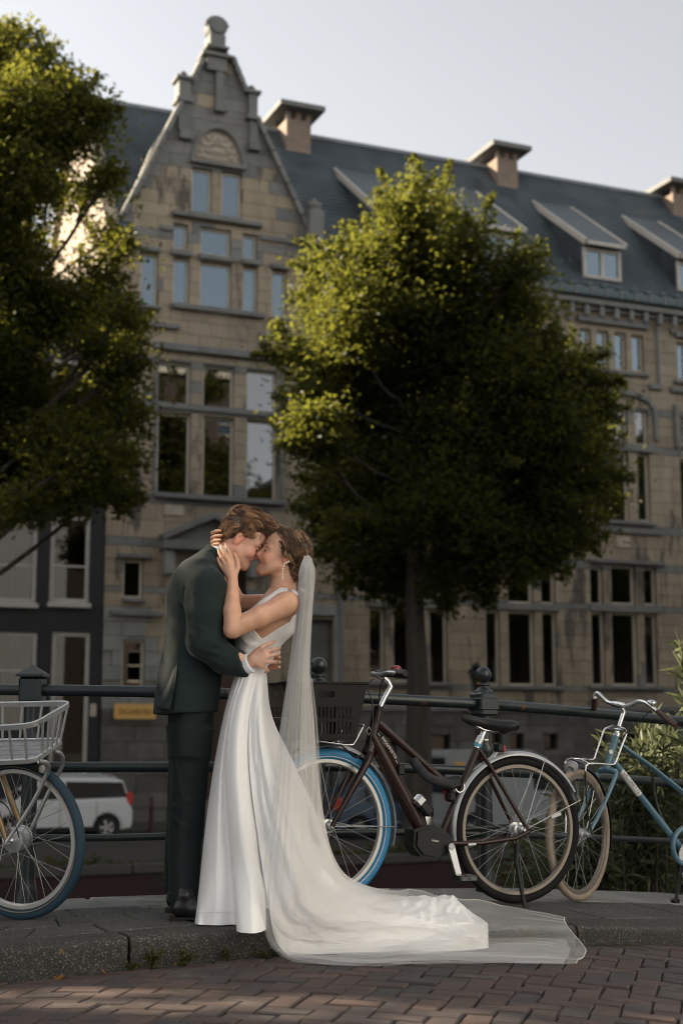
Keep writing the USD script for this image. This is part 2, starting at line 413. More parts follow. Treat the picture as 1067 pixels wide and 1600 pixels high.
# window openings, in the photograph's pixels: (left, top, right, bottom)
WIN = [(299, 262, 331, 336), (346, 268, 378, 344),
       (271, 349, 294, 388), (313, 356, 361, 398), (379, 365, 402, 404),
       (220, 394, 247, 478), (270, 402, 296, 482), (312, 410, 362, 490), (379, 416, 403, 493), (425, 422, 448, 498),
       (245, 564, 298, 637), (317, 571, 366, 641), (385, 578, 433, 645), (245, 644, 298, 776), (317, 651, 366, 779), (385, 656, 433, 783),
       (192, 874, 224, 935), (190, 1000, 226, 1090),
       (906, 513, 924, 571), (933, 516, 951, 574), (960, 519, 979, 577), (987, 523, 1006, 580), (1058, 535, 1076, 592), (1085, 540, 1103, 597),
       (906, 630, 932, 690), (944, 632, 981, 692), (993, 640, 1013, 695), (906, 703, 932, 812), (944, 705, 983, 815), (997, 708, 1016, 815),
       (1064, 652, 1086, 708), (1064, 718, 1086, 830),
       (759, 881, 780, 943), (793, 881, 833, 943), (845, 883, 868, 944), (760, 954, 782, 1071), (795, 955, 836, 1072), (848, 956, 871, 1072),
       (922, 886, 943, 945), (955, 884, 993, 945), (1006, 887, 1026, 946), (925, 957, 946, 1072), (957, 957, 997, 1072), (1008, 959, 1028, 1072),
       (575, 878, 602, 940), (614, 878, 650, 940), (662, 878, 690, 940), (577, 950, 602, 1060), (615, 950, 650, 1066), (672, 952, 700, 1070),
       (640, 640, 665, 700), (690, 640, 735, 700), (760, 640, 785, 700), (640, 712, 665, 812), (690, 712, 735, 812), (760, 712, 785, 812),
       (640, 470, 658, 530), (668, 474, 686, 534), (696, 478, 714, 538), (724, 482, 742, 542)]
BASEWIN = [(667, 1148, 703, 1176), (762, 1146, 782, 1172), (795, 1146, 817, 1172), (848, 1146, 870, 1172), (925, 1147, 945, 1172), (960, 1147, 995, 1172), (580, 1150, 620, 1178)]
win = [FR(*w) for w in WIN]
bwin = [FR(*w) for w in BASEWIN]
door = FR(296, 880, 385, 1250)
door = (door[0], door[1], ZS + 0.1, door[3])
niche = FR(472, 968, 520, 1200); niche = (niche[0], niche[1], ZS + 0.1, niche[3])
holes = [sg.box(a, c, b, d) for a, b, c, d in win + bwin + [door, niche]]
arch_c = FR(303, 202, 379, 256)
ac = (arch_c[0] + arch_c[1]) / 2; ar = (arch_c[1] - arch_c[0]) / 2
archpoly = sg.Point(ac, arch_c[2]).buffer(1, 24)
archpoly = affinity.scale(archpoly, ar, arch_c[3] - arch_c[2], origin=(ac, arch_c[2])).intersection(sg.box(ac - 9, arch_c[2], ac + 9, arch_c[2] + 9))
holes.append(archpoly)
wall = wallpoly.difference(unary_union(holes))

# courses of stone: grey bands at the levels where the photograph has them
bands = [(FP(210, 568)[1], FP(210, 555)[1]), (FP(210, 637)[1], FP(210, 623)[1]), (FP(210, 784)[1], FP(210, 770)[1]),
         (FP(900, 952)[1], FP(900, 943)[1]), (FP(900, 1081)[1], FP(900, 1073)[1]), (FP(1055, 896)[1], FP(1055, 884)[1]),
         (FP(210, 366)[1], FP(210, 352)[1])]
zb = FP(900, 1112)[1]                                   # top of the rough base
bands.sort()
edges, z = [], ZS
stops = [(zb, zb, None)] + [(a, b, 'band') for a, b in bands]
stops.sort()
top = max(g[1] for g in gable)
for a, b, kind in stops + [(top + 0.1, top + 0.1, None)]:
    h = 0.50 if a <= zb + 0.01 else 0.46
    n = max(1, round((a - z) / h))
    for k in range(n):
        edges.append((z + (a - z) * k / n, z + (a - z) * (k + 1) / n, 'base' if a <= zb + 0.01 else 'course'))
    if b > a:
        edges.append((a, b, 'band'))
    z = b
slopeline = sg.LineString(gable)
uPale = FP(256, 1000)[0]; zPale = FP(210, 958)[1]
uGabR = gable[-1][0]
blocks = []
JO = 0.007
for ci, (z0, z1, kind) in enumerate(edges):
    if z1 - z0 < 0.05:
        continue
    u = uL - rng.uniform(0, 0.6)
    while u < uR:
        L = rng.uniform(0.75, 1.35) if kind != 'band' else rng.uniform(1.0, 1.7)
        cell = sg.box(u + JO, z0 + JO, u + L - JO, z1 - JO).intersection(wall)
        for g in getattr(cell, 'geoms', [cell]):
            if g.geom_type == 'Polygon' and g.area > 0.012:
                blocks.append((g, kind, ci))
        u += L
frame_holes = unary_union([h.buffer(0.22) for h in holes[:len(win)]])
bl = []
for g, kind, ci in blocks:
    c = g.centroid
    r = rng.random()
    dsl = slopeline.distance(c)
    if kind == 'base':
        m, proud = M_base[rng.integers(3)], 0.06 + 0.03 * r
    elif kind == 'band':
        m, proud = M_blue[rng.integers(3)], 0.012
    elif c.x < uPale and c.y < zPale:
        m, proud = M_pale[rng.integers(2)], 0.05 * (r > 0.3)
    elif c.y > zE + 0.2 and (dsl < (0.75 if ci % 2 else 0.40) or c.y > FP(340, 200)[1] and r < 0.75 or (archpoly.distance(c) < 0.45)):
        m, proud = M_blue[rng.integers(3)], 0.01
    elif frame_holes.contains(c) and r < 0.08:
        m, proud = M_blue[rng.integers(3)], 0.006
    else:
        m, proud = M_sand[[0, 0, 1, 1, 2, 3][rng.integers(6)]], 0.008 * r
    # how much of it the picture shows: in the frame, in front of the eye
    p = F(c.x, 0, c.y) - EYE
    sx = CX + FPX * p[0] / p[1]
    vis = -10 < sx < 1080
    bl.append((g.area if vis else 0, g, m, proud))
bl.sort(key=lambda b: -b[0])
rest = {}
for k, (a, g, m, proud) in enumerate(bl):
    if k < 300:
        put(bld, 'stone_block', MB().prism(g, FFRAME, -proud, 0.34), m)
    else:
        rest.setdefault(m.GetPath(), (m, MB()))[1].prism(g, FFRAME, -proud, 0.34)
for m, b in rest.values():
    put(bld, 'stonework', b, m, kind='stuff')

# rooms behind: a dark inner wall, with curtains in some of the windows
mb = MB(); fbox(mb, uL + 0.1, uR, ZS, zE, 1.5, 1.6); fbox(mb, gable[0][0] + 1.0, gable[-1][0] - 1.0, zE, zE + 3.5, 1.5, 1.6)
put(bld, 'inner_wall', mb, M_dark)
zUp = FP(300, 560)[1]
def window(t, r, m_frame=M_cream, fw=0.085, w0=0.16, w1=0.26, bars=(), sash=None, label=None):
    """One frame part with its pane; bars: heights (0..1) of glazing bars."""
    a, b, c, d = r
    mb = MB()
    fbev(mb, a, a + fw, c, d, w0, w1, 0.01); fbev(mb, b - fw, b, c, d, w0, w1, 0.01)
    fbev(mb, a + fw, b - fw, d - fw, d, w0, w1, 0.01); fbev(mb, a + fw, b - fw, c, c + fw, w0, w1, 0.01)
    for h in bars:
        zc = c + (d - c) * h
        fbox(mb, a + fw, b - fw, zc - 0.03, zc + 0.03, w0 + 0.02, w1 - 0.01)
    f = put(t, 'window', mb, m_frame, label=label)
    mb = MB()
    mb.add([F(a + fw, (w0 + w1) / 2, c + fw), F(b - fw, (w0 + w1) / 2, c + fw), F(b - fw, (w0 + w1) / 2, d - fw), F(a + fw, (w0 + w1) / 2, d - fw)], [[0, 1, 2, 3]])
    put(f, 'pane', mb, M_pane if c > zUp and t is bld else M_paneold if t is bld else M_panedim)
    return f
for k, r in enumerate(win):
    window(bld, r, bars=())
for r in bwin:
    window(bld, r, M_dark, fw=0.05)

# stone trim, each piece where the photograph has it: (left, top, right, bottom, how far proud)
def trim(name, items, m, back=0.1, bev=0.02):
    for l, t, r, b, pr in items:
        u0, u1, z0, z1 = FR(l, t, r, b)
        put(bld, name, fbev(MB(), u0, u1, z0, z1, -pr, -0.012, bev), m)
trim('lintel', [(296, 255, 382, 261, .22), (268, 340, 408, 347, .24), (216, 386, 250, 393, .16), (266, 392, 299, 400, .16), (309, 400, 365, 408, .16), (376, 407, 406, 414, .16), (421, 414, 451, 421, .16),
                (238, 545, 440, 556, .22), (900, 500, 1010, 509, .2), (1052, 522, 1100, 530, .2), (895, 826, 1035, 833, .12),
                (750, 872, 876, 878, .2), (918, 876, 1035, 882, .2), (565, 868, 700, 874, .2), (184, 866, 236, 873, .2), (630, 458, 748, 466, .2)], M_moulding)
trim('sill', [(217, 478, 250, 483, .2), (268, 482, 412, 490, .2), (422, 498, 452, 504, .2), (240, 776, 444, 784, .22), (190, 935, 226, 942, .2), (296, 336, 380, 341, .14),
              (900, 578, 1012, 584, .16), (1052, 596, 1110, 602, .16), (936, 814, 1022, 820, .16), (752, 1072, 880, 1078, .16), (918, 1072, 1036, 1078, .16), (570, 1066, 706, 1072, .16)], M_moulding)
trim('transom', [(241, 636, 437, 645, .10), (900, 691, 1020, 703, .10), (754, 943, 874, 954, .08), (920, 945, 1032, 957, .08), (572, 941, 704, 950, .08), (636, 700, 790, 711, .08)], M_blue[0])
trim('string_course', [(212, 504, 280, 512, .16), (406, 522, 478, 530, .16), (1012, 601, 1032, 609, .16), (1046, 606, 1075, 614, .16), (170, 955, 254, 963, .22), (880, 1104, 1180, 1112, .14), (490, 1104, 880, 1112, .14), (250, 352, 272, 360, .1), (404, 372, 484, 380, .1)], M_moulding)
trim('plaque', [(257, 789, 286, 806, .05), (963, 838, 984, 856, .05), (962, 1092, 996, 1101, .05)], M_relief)
trim('pilaster', [(240, 556, 245, 776, .1), (437, 572, 443, 783, .1), (335, 113, 348, 166, .16), (277, 158, 297, 206, .14), (388, 186, 402, 224, .14)], M_blue[1])
trim('corbel', [(333, 166, 351, 177, .26), (278, 206, 298, 219, .24), (386, 224, 404, 237, .24)], M_moulding)
# square pinnacles on the gable's shoulders
for l, t, r, b in [(277, 127, 296, 158), (386, 149, 400, 186)]:
    u0, u1, z0, z1 = FR(l, t, r, b)
    uc, hw = (u0 + u1) / 2, (u1 - u0) / 2
    pn = put(bld, 'pinnacle', fbev(MB(), uc - hw, uc + hw, z0 - 0.05, z1, -0.2, 0.3), M_blue[0])
    put(pn, 'pinnacle_base', fbev(MB(), uc - hw - .08, uc + hw + .08, z0 - 0.08, z0 + .06, -0.28, 0.36), M_moulding)
    mb = MB(); fbev(mb, uc - hw - .1, uc + hw + .1, z1, z1 + .12, -0.3, 0.4)
    mb.lathe(F(uc, 0.05, z1 + .12), FZ, [(0, .0), (0, .16), (.08, .1), (.12, .13), (.2, .13), (.28, .05), (.3, 0)], 12)
    put(pn, 'pinnacle_cap', mb, M_moulding)
# crowning finial
u0, u1, z0, z1 = FR(314, 58, 361, 90); uc = (FP(337, 70)[0])
mb = MB()
fbev(mb, uc - .28, uc + .28, FP(337, 78)[1], FP(337, 57)[1], -.26, .4)
fbev(mb, uc - .40, uc + .40, FP(337, 79)[1], FP(337, 75)[1], -.32, .46)
fbev(mb, uc - .55, uc + .55, FP(337, 92)[1], FP(337, 87)[1], -.32, .46)
fbev(mb, uc - .36, uc + .36, FP(337, 113)[1], FP(337, 92)[1], -.2, .4)
fn = put(bld, 'finial_stem', mb, M_blue[0])
zc = FP(337, 45)[1]
disc = sg.Point(uc, zc).buffer(.34, 16)
mb = MB().prism(disc, FFRAME, -.22, .3)
mb.prism(sg.Point(uc, zc).buffer(.25, 12), FFRAME, -.30, -.219)
for k in range(8):
    a = math.radians(20 + 140 * k / 7)
    mb.lathe(F(uc + .36 * math.cos(a), -.08, zc + .36 * math.sin(a)), FW, [(-.1, 0), (-.08, .09), (.08, .09), (.1, 0)], 8)
put(fn, 'shell', mb, M_moulding)
# coping stones along the gable's slopes, one by one
def coping(p, q, n):
    p, q = np.array(FP(*p)), np.array(FP(*q))
    d = (q - p) / np.linalg.norm(q - p); L = np.linalg.norm(q - p) / n
    ax = (FU * d[0] + FZ * d[1], FW, -FU * d[1] + FZ * d[0])
    for k in range(n):
        c = p + d * L * (k + .5)
        put(bld, 'coping_stone', MB().bevel_box(F(c[0], .06, c[1]), (L - .02, .62, .17), .025, ax), M_blue[k % 3])
coping((191, 336), (283, 160), 7); coping((297, 131), (315, 93), 3); coping((361, 91), (384, 147), 4); coping((401, 188), (482, 364), 7)
# the relief in the arch: a pale field with carved scrolls and two lines of lettering
rel = put(bld, 'tympanum', MB().prism(archpoly, FFRAME, .10, .3), M_relief)
mb = MB()
for k in range(26):
    a = math.radians(14 + 152 * k / 25); rr = .72 + .1 * math.sin(k * 2.3)
    mb.lathe(F(ac + ar * rr * math.cos(a), .08, arch_c[2] + (arch_c[3] - arch_c[2]) * rr * math.sin(a)), -FW, [(-.03, .10), (.03, .085), (.07, .0)], 8)
put(rel, 'scroll', mb, M_relief)
mb = MB()
for row in range(2):
    for k in range(13):
        fbox(mb, ac - ar * .72 + k * ar * .112, ac - ar * .72 + k * ar * .112 + ar * .07, arch_c[2] + .10 + row * .24, arch_c[2] + .24 + row * .24, .075, .099)
put(rel, 'carved_line', mb, M_sand[3])
arc = [(ac + ar * 1.06 * math.cos(t), arch_c[2] + (arch_c[3] - arch_c[2]) * 1.06 * math.sin(t)) for t in np.linspace(0, math.pi, 25)]
put(bld, 'arch_moulding', MB().tube([F(u, -.03, z) for u, z in arc], .09, 6), M_blue[0])
# hood over the three-light window on the right
hood = [(905, 640), (912, 620), (930, 612), (960, 611), (990, 617), (1012, 626), (1021, 640), (1024, 690)]
for k in range(len(hood) - 1):
    p, q = np.array(FP(*hood[k])), np.array(FP(*hood[k + 1])); d = (q - p) / np.linalg.norm(q - p)
    put(bld, 'hood_stone', MB().bevel_box(F(*((p + q) / 2)[:1], -.06, ((p + q) / 2)[1]), (np.linalg.norm(q - p) - .01, .2, .2), .03, (FU * d[0] + FZ * d[1], FW, -FU * d[1] + FZ * d[0])), M_blue[k % 3])
p, q = FP(1054, 632), FP(1054, 700)
put(bld, 'hood_stone', MB().bevel_box(F(p[0], -.06, (p[1] + q[1]) / 2), (.2, .2, p[1] - q[1]), .03, (FU, FW, FZ)), M_blue[0])
# portal: pediment on consoles round the door
pu0, pu1 = FP(248, 870)[0], FP(404, 870)[0]; puc = (pu0 + pu1) / 2
zp = FP(325, 850)[1]; za = FP(325, 808)[1]
por = put(bld, 'portal', fbev(MB(), pu0, pu1, zp - .28, zp, -.55, -.01), M_moulding)
for s in (-1, 1):
    p, q = np.array([puc + s * (pu1 - pu0) / 2, zp + .1]), np.array([puc, za]); d = (q - p) / np.linalg.norm(q - p)
    put(por, 'raking_cornice', MB().bevel_box(F((p[0] + q[0]) / 2 - s * 0, -.3, (p[1] + q[1]) / 2), (np.linalg.norm(q - p) + .05, .5 - .02 * (s > 0), .2), .03, (FU * d[0] + FZ * d[1], FW, -FU * d[1] + FZ * d[0])), M_moulding)
    put(por, 'console', fbev(MB(), puc + s * (pu1 - pu0) * .42 - .18, puc + s * (pu1 - pu0) * .42 + .18, zp - 1.1, zp - .281, -.4, -.01, .05), M_pale[0])
put(por, 'pediment_field', MB().prism(sg.Polygon([(pu0 + .3, zp), (pu1 - .3, zp), (puc, za - .1)]), FFRAME, -.2, -.011), M_blue[2])
dp = put(bld, 'entrance_door', fbev(MB(), door[0] + .02, door[1] - .02, door[2], door[3] - .02, .18, .26), plain('door_wood', (0.035, 0.016, 0.010), 0.5))
put(dp, 'door_panel', MB().add(*fbev(MB(), door[0] + .25, (door[0] + door[1]) / 2 - .1, door[2] + .4, door[3] - .6, .16, .179).out()), plain('door_panel_wood', (0.045, 0.022, 0.014), 0.45))
put(dp, 'door_panel', MB().add(*fbev(MB(), (door[0] + door[1]) / 2 + .1, door[1] - .25, door[2] + .4, door[3] - .6, .16, .179).out()), plain('door_panel_wood_b', (0.045, 0.022, 0.014), 0.45))
put(bld, 'niche_door', fbev(MB(), niche[0] + .02, niche[1] - .02, niche[2], niche[3] - .02, .2, .28), M_moulding)
for s, (l, t, r, b) in enumerate([(466, 945, 526, 962), (466, 962, 472, 1200), (520, 962, 528, 1200)]):
    u0, u1, z0, z1 = FR(l, t, r, b)
    put(bld, 'side_door_surround', fbev(MB(), u0, u1, max(z0, ZS + .1), z1 - .003 * s, -.12 - .01 * (s == 0), -.01), M_pale[s % 2])
# entrance steps
for k in range(4):
    put(bld, 'entrance_step', fbev(MB(), FP(300, 1200)[0], FP(395, 1200)[0], ZS + .1 + .16 * k, ZS + .255 + .16 * k, -1.5 + .33 * k, -.06, .012), M_base[1])
# cornice with brackets, gutter with knobs, on the long part to the right (and the short part left of the gable)
def eaves(u0, u1):
    put(bld, 'cornice', fbev(MB(), u0, u1, zE - .25, zE - .02, -.42, .0, .04), M_pale[0])
    put(bld, 'frieze', fbev(MB(), u0, u1, zE - .42, zE - .27, -.16, -.012, .03), M_pale[1])
    put(bld, 'gutter', fbev(MB(), u0, u1, zE - .015, zE + .30, -.62, -.18, .05), M_copper)
    n = int((u1 - u0) / .66)
    for k in range(n):
        uc = u0 + .33 + k * .66
        b_ = put(bld, 'bracket', fbev(MB(), uc - .11, uc + .11, zE - .70, zE - .26, -.34, -.165, .05), M_pale[1])
        put(b_, 'bracket_foot', fbev(MB(), uc - .08, uc + .08, zE - .92, zE - .703, -.16, -.013, .04), M_pale[1])
        kn = put(bld, 'gutter_knob', MB().lathe(F(uc, -.42, zE + .28), FZ, [(0, .06), (.06, .05), (.10, .12), (.18, .15), (.26, .12), (.31, .0)], 10), M_copper, smooth=True)
        put(bld, 'gutter_strap', fbev(MB(), uc - .05, uc + .05, zE - .014, zE + .295, -.65, -.621, .01), M_moulding)
eaves(gable[-1][0] + .25, uR)
# small urn where the gable ends
mb = MB(); u0 = FP(487, 340)[0]
fbev(mb, u0 - .28, u0 + .28, zE - .4, FP(487, 335)[1], -.5, .1)
mb.lathe(F(u0, -.2, FP(487, 335)[1]), FZ, [(0, .3), (.08, .3), (.1, .18), (.2, .26), (.34, .26), (.42, .1), (.5, .08), (.55, 0)], 12)
put(bld, 'urn', mb, M_moulding)
put(bld, 'downpipe', MB().tube([F(FP(1024, 500)[0], -.1, FP(1024, 498)[1]), F(FP(1024, 500)[0], -.1, FP(1024, 606)[1])], .055, 8), M_pipe)
put(bld, 'downpipe', MB().tube([F(FP(530, 900)[0], -.12, FP(530, 480)[1]), F(FP(530, 900)[0], -.12, ZS + .1)], .07, 8), M_pipe)
# slate roof: overlapping courses
wR = 5.5
zR = float(on_plane(800, 268, FO + FW * wR, FW)[2])
def slates(u0, u1, wa, za, wb, zb_, n):
    """A slope from (wa, za) up to (wb, zb_), n overlapping courses."""
    mb = MB()
    d = np.array([wb - wa, zb_ - za]); nrm = np.array([-d[1], d[0]]) / np.linalg.norm(d) * np.sign(d[0])
    for k in range(n):
        a = np.array([wa, za]) + d * k / n; b = np.array([wa, za]) + d * (k + 1.12) / n
        lo = a + nrm * .045
        V = [F(u0, *a), F(u1, *a), F(u1, *lo), F(u0, *lo), F(u1, *b), F(u0, *b)]
        mb.add(V, [[0, 1, 2, 3], [3, 2, 4, 5]])
    return mb
SN = 34
for u0, u1 in ((uL + .15, gable[0][0] + .2), (gable[-1][0] - .2, uR)):
    put(bld, 'slate_slope', slates(u0, u1, -.35, zE + .06, wR, zR, SN), M_slate)
put(bld, 'slate_slope', slates(gable[0][0] + .2, gable[-1][0] - .2, .9, zE + .06 + (zR - zE) * 1.25 / 5.85, wR, zR, SN - 6), M_slate)
put(bld, 'rear_slope', MB().add([F(uL, wR, zR), F(uR, wR, zR), F(uR, 11, zE), F(uL, 11, zE)], [[0, 1, 2, 3]]), M_slate)
put(bld, 'ridge_lead', fbev(MB(), uL, uR, zR - .10, zR + .07, wR - .16, wR + .16, .03), M_lead)
crossp = sg.Polygon([FP(200, 330), FP(284, 168), FP(337, 120), FP(394, 180), FP(474, 360)])
put(bld, 'gable_roof', MB().prism(crossp, FFRAME, .36, wR), M_slate)
# the side wall that faces the sun
SIDE = (F(uL, 0, 0), FW, FZ, FU)
sidep = sg.Polygon([(.36, ZS), (11, ZS), (11, zE), (wR, zR + .35), (.36, zE + .45)])
sw = put(bld, 'side_wall', MB().prism(sidep, SIDE, -.03, .14), M_sidewall)
for a, b in (((0, zE + .25), (wR, zR + .35)), ((wR, zR + .35), (11, zE))):
    p, q = np.array(a), np.array(b); d = (q - p) / np.linalg.norm(q - p)
    c = SIDE[0] + FW * (p[0] + q[0]) / 2 + FZ * ((p[1] + q[1]) / 2 + .08)
    put(sw, 'side_coping', MB().bevel_box(c, (np.linalg.norm(q - p), .5, .2), .03, (FW * d[0] + FZ * d[1], -FU, -FW * d[1] + FZ * d[0])), M_sand[2])
# chimneys with flat flared caps on short piers
def RPt(px, py):
    """Where the ray meets the front roof slope -> (u, w, z)."""
    n = np.cross(FU, FW * (wR + .35) + FZ * (zR - zE)); n /= np.linalg.norm(n)
    p = on_plane(px, py, F(0, wR, zR), n) - FO
    return float(p @ FU), float(p @ FW), float(p[2])
for l, r, t, cap in ((448, 486, 186, (408, 498, 162, 184)), (777, 809, 247, (733, 820, 223, 245)), (1052, 1085, 303, (1013, 1100, 278, 299))):
    w0, w1 = wR - 1.0, wR + .5
    u0, u1, _, z1 = FR(l, t, r, t + 30, w0)
    ch = put(bld, 'chimney', fbev(MB(), u0, u1, zR - 2.2, z1, w0, w1, .02), M_brickchim)
    zc0, zc1 = z1 + .32, z1 + .46
    mb = MB()
    for a in (u0 + .09, (u0 + u1) / 2, u1 - .09):
        for b in (w0 + .1, w1 - .1):
            fbox(mb, a - .085, a + .085, z1, zc0, b - .09, b + .09)
    put(ch, 'cap_pier', mb, M_brickchim)
    V = [F(a, b, zc0) for a, b in ((u0 - .42, w0 - .45), (u1 + .42, w0 - .45), (u1 + .42, w1 + .45), (u0 - .42, w1 + .45))] + \
        [F(a, b, zc1 + .05) for a, b in ((u0 - .42, w0 - .45), (u1 + .42, w0 - .45), (u1 + .42, w1 + .45), (u0 - .42, w1 + .45))] + \
        [F(a, b, zc1 + .28) for a, b in ((u0 - .05, w0), (u1 + .05, w0), (u1 + .05, w1), (u0 - .05, w1))]
    q = [[0, 3, 2, 1]] + [[i, (i + 1) % 4, 4 + (i + 1) % 4, 4 + i] for i in range(4)] + [[4 + i, 4 + (i + 1) % 4, 8 + (i + 1) % 4, 8 + i] for i in range(4)] + [[8, 9, 10, 11]]
    put(ch, 'chimney_cap', MB().add(V, q), M_moulding)
    put(ch, 'flashing', fbev(MB(), u0 - .06, u1 + .06, zR - 1.55 - .0, zR - 1.38, w0 - .05, w0 + .6, .02), M_lead)
# shed dormers
uRef = FP(911, 377, .2)[0]
bu, bw, bz = RPt(843, 320)
for l in (583, 750, 911, 1058):
    y = 377 + (l - 911) * .155
    u0 = FP(l, y, .2)[0]; W_ = FP(978, 384, .2)[0] - uRef; u1 = u0 + W_
    zf = FP(911, 377, .2)[1]; zlo = FP(930, 436, .5)[1]
    body = sg.Polygon([(.5, zlo), (.5, zf + .02), (bw - .1, bz - .1), (bw + .4, zlo)])
    dm = put(bld, 'dormer', MB().prism(body, (F(0, 0, 0), FW, FZ, FU), u0 + .18, u1 - .16), M_slate)
    p, q = np.array([.15, zf]), np.array([bw + .1, bz + .05]); d = (q - p) / np.linalg.norm(q - p); ax = (FU, FW * d[0] + FZ * d[1], -FW * d[1] + FZ * d[0])
    c = (p + q) / 2
    put(dm, 'dormer_roof', MB().bevel_box(F((u0 + u1) / 2, c[0], c[1] + .06), (W_ - .16, np.linalg.norm(q - p), .09), .02, ax), M_slate)
    for uu in (u0, u1):
        put(dm, 'bargeboard', MB().bevel_box(F(uu + (.06 if uu == u0 else -.06), c[0], c[1] + .02), (.10, np.linalg.norm(q - p) + .1, .26), .02, ax), M_dormer)
    put(dm, 'fascia', fbev(MB(), u0 + .12, u1 - .12, zf - .1, zf + .06, .06, .18, .02), M_dormer)
    fr = MB(); a, b = u0 + .12, u1 - .12
    for x0, x1 in ((a, a + .13), ((a + b) / 2 - .08, (a + b) / 2 + .08), (b - .13, b)):
        fbev(fr, x0, x1, zlo, zf - .1, .38, .5, .015)
    fbev(fr, a + .13, b - .13, zlo, zlo + .12, .39, .49, .01); fbev(fr, a + .13, b - .13, zf - .24, zf - .1, .39, .49, .01)
    wf = put(dm, 'dormer_window', fr, M_dormer)
    put(wf, 'dormer_pane', MB().add([F(a, .46, zlo), F(b, .46, zlo), F(b, .46, zf - .1), F(a, .46, zf - .1)], [[0, 1, 2, 3]]), M_pane)
# small skylight left of the gable
u, w, z = RPt(176, 262)
put(bld, 'skylight', MB().bevel_box(F(u, w, z + .1), (.75, .5, .25), .03, (FU, FW, FZ)), M_lead)

# ================================================================ the black brick house on the left
bh = thing('black_brick_house', 'narrow black brick canal house with white framed sash windows', 'house', F(uL - 4, 0, ZS))
bL, bR_ = FP(-150, 900)[0], uL - .04
zT = FP(90, 455)[1]
BW = [(-12, 802, 58, 942), (78, 806, 140, 942), (-12, 988, 56, 1140), (78, 988, 138, 1215), (-8, 556, 57, 640), (80, 563, 141, 640), (-100, 802, -35, 942), (-100, 988, -35, 1140)]
bw_ = [FR(*x) for x in BW]
hp = sg.box(bL, ZS, bR_, zT).difference(unary_union([sg.box(a, c, b, d) for a, b, c, d in bw_]))
put(bh, 'front_wall', MB().prism(hp, FFRAME, -.05, .3), M_blackbrick)
mb = MB(); fbox(mb, bL, bR_, ZS, zT, 2.0, 2.1); put(bh, 'inner_wall', mb, M_dark)
mb = MB(); fbox(mb, bL, bR_, zT, zT + .25, -.45, 9); put(bh, 'cornice', mb, M_white)
mb = MB(); fbox(mb, bL, bL + .3, ZS, zT, .3, 9); fbox(mb, bR_ - .2, bR_, ZS, zT, .3, 9); put(bh, 'side_wall', mb, M_blackbrick)
for k, r in enumerate(bw_):
    f = window(bh, r, M_white, fw=.13, w0=.0, w1=.12, bars=(.42,) if k in (0, 1, 5) else ((.60,) if k in (2, 3) else (.5,)))
    a, b, c, d = r
    if k in (0, 1, 6, 5):
        put(bh, 'window_sill', fbev(MB(), a - .06, b + .06, c - .16, c - .005, -.16, .0), M_white)
    if k in (1, 0, 2, 5):
        mb = MB()
        n = 26
        uu = np.linspace(a + .12, a + (b - a) * (.5 if k < 2 else .92), n)
        V = np.array([[F(x, .35 + .05 * math.sin(i * 2.1), zz) for zz in (c + .1, d - .12)] for i, x in enumerate(uu)])
        put(bh, 'curtain', mb.grid(V), M_curtain if k != 5 else M_white)
put(bh, 'name_plate', fbev(MB(), FP(140, 1100)[0], FP(150, 1100)[0], FP(145, 1120)[1], FP(145, 1100)[1], -.08, -.052, .01), M_relief)
put(bh, 'stone_plinth', fbev(MB(), bL, bR_, ZS, ZS + .9, -.11, -.053), M_base[0])

# yellow board fixed beside the door of the sandstone building
u0, u1, z0, z1 = FR(178, 1100, 243, 1124, -.35)
sgn = thing('yellow_sign', 'yellow sign board with brown lettering on the grey stone wall', 'sign', F(u0, -.35, z0))
rr = sg.box(u0 + .05, z0 + .05, u1 - .05, z1 - .05).buffer(.05)
put(sgn, 'board', MB().prism(rr, (FO, FU, FZ, FW), -.4, -.36), plain('sign_yellow', (0.60, 0.36, 0.10), 0.5))
t = meshkit.text_mesh('De Lovely Bus', 0.17, 0.006, bold=True)
v = np.array(t.vertices); v[:, 0] *= (u1 - u0) * .78 / (v[:, 0].max())
v = F(0, 0, 0) + np.outer(v[:, 0] + u0 + (u1 - u0) * .11, FU) + np.outer(v[:, 1] + (z0 + z1) / 2 - .08, FZ) - np.outer(v[:, 2] + .401, FW)
put(sgn, 'lettering', (v, np.array(t.faces)), plain('sign_brown', (0.28, 0.14, 0.04), 0.6))
put(sgn, 'bracket', fbev(MB(), u0 + .2, u0 + .3, z0 + .1, z0 + .2, -.36, .0, .005), M_pipe)
put(sgn, 'bracket', fbev(MB(), u1 - .3, u1 - .2, z0 + .1, z0 + .2, -.36, .0, .005), M_pipe)
# ================================================================ the bridge: road, kerb, pavement, coping
KPX = [(-700, 1590), (-420, 1566), (-200, 1551), (0, 1536), (130, 1524), (250, 1511), (340, 1502), (420, 1494), (560, 1487), (700, 1482), (890, 1478), (1067, 1477), (1300, 1478), (1700, 1482)]
Kp = np.array([G(x, y, 0, rz)[:2] for x, y in KPX])
FYPX = [(-700, 7.9), (-420, 7.35), (-200, 7.08), (47, 6.95), (272, 6.97), (497, 7.10), (757, 7.50), (920, 7.95), (1067, 8.40), (1300, 9.2), (1700, 10.8)]
def fenceY(px):
    return float(np.interp(px, [a for a, _ in FYPX], [b for _, b in FYPX]))
Fp = np.array([P(px, 1138, Y)[:2] for px, Y in FYPX])
def resample(p, n):
    p = spline(p, 400)
    s = np.concatenate([[0], np.cumsum(np.linalg.norm(np.diff(p, axis=0), axis=1))])
    t = np.linspace(0, s[-1], n)
    return np.stack([np.interp(t, s, p[:, k]) for k in range(p.shape[1])], 1)
def ext(p, L=60):
    a, b = unit(p[0] - p[1]), unit(p[-1] - p[-2])
    return np.vstack([p[0] + a * L, p, p[-1] + b * L])
NS = 240
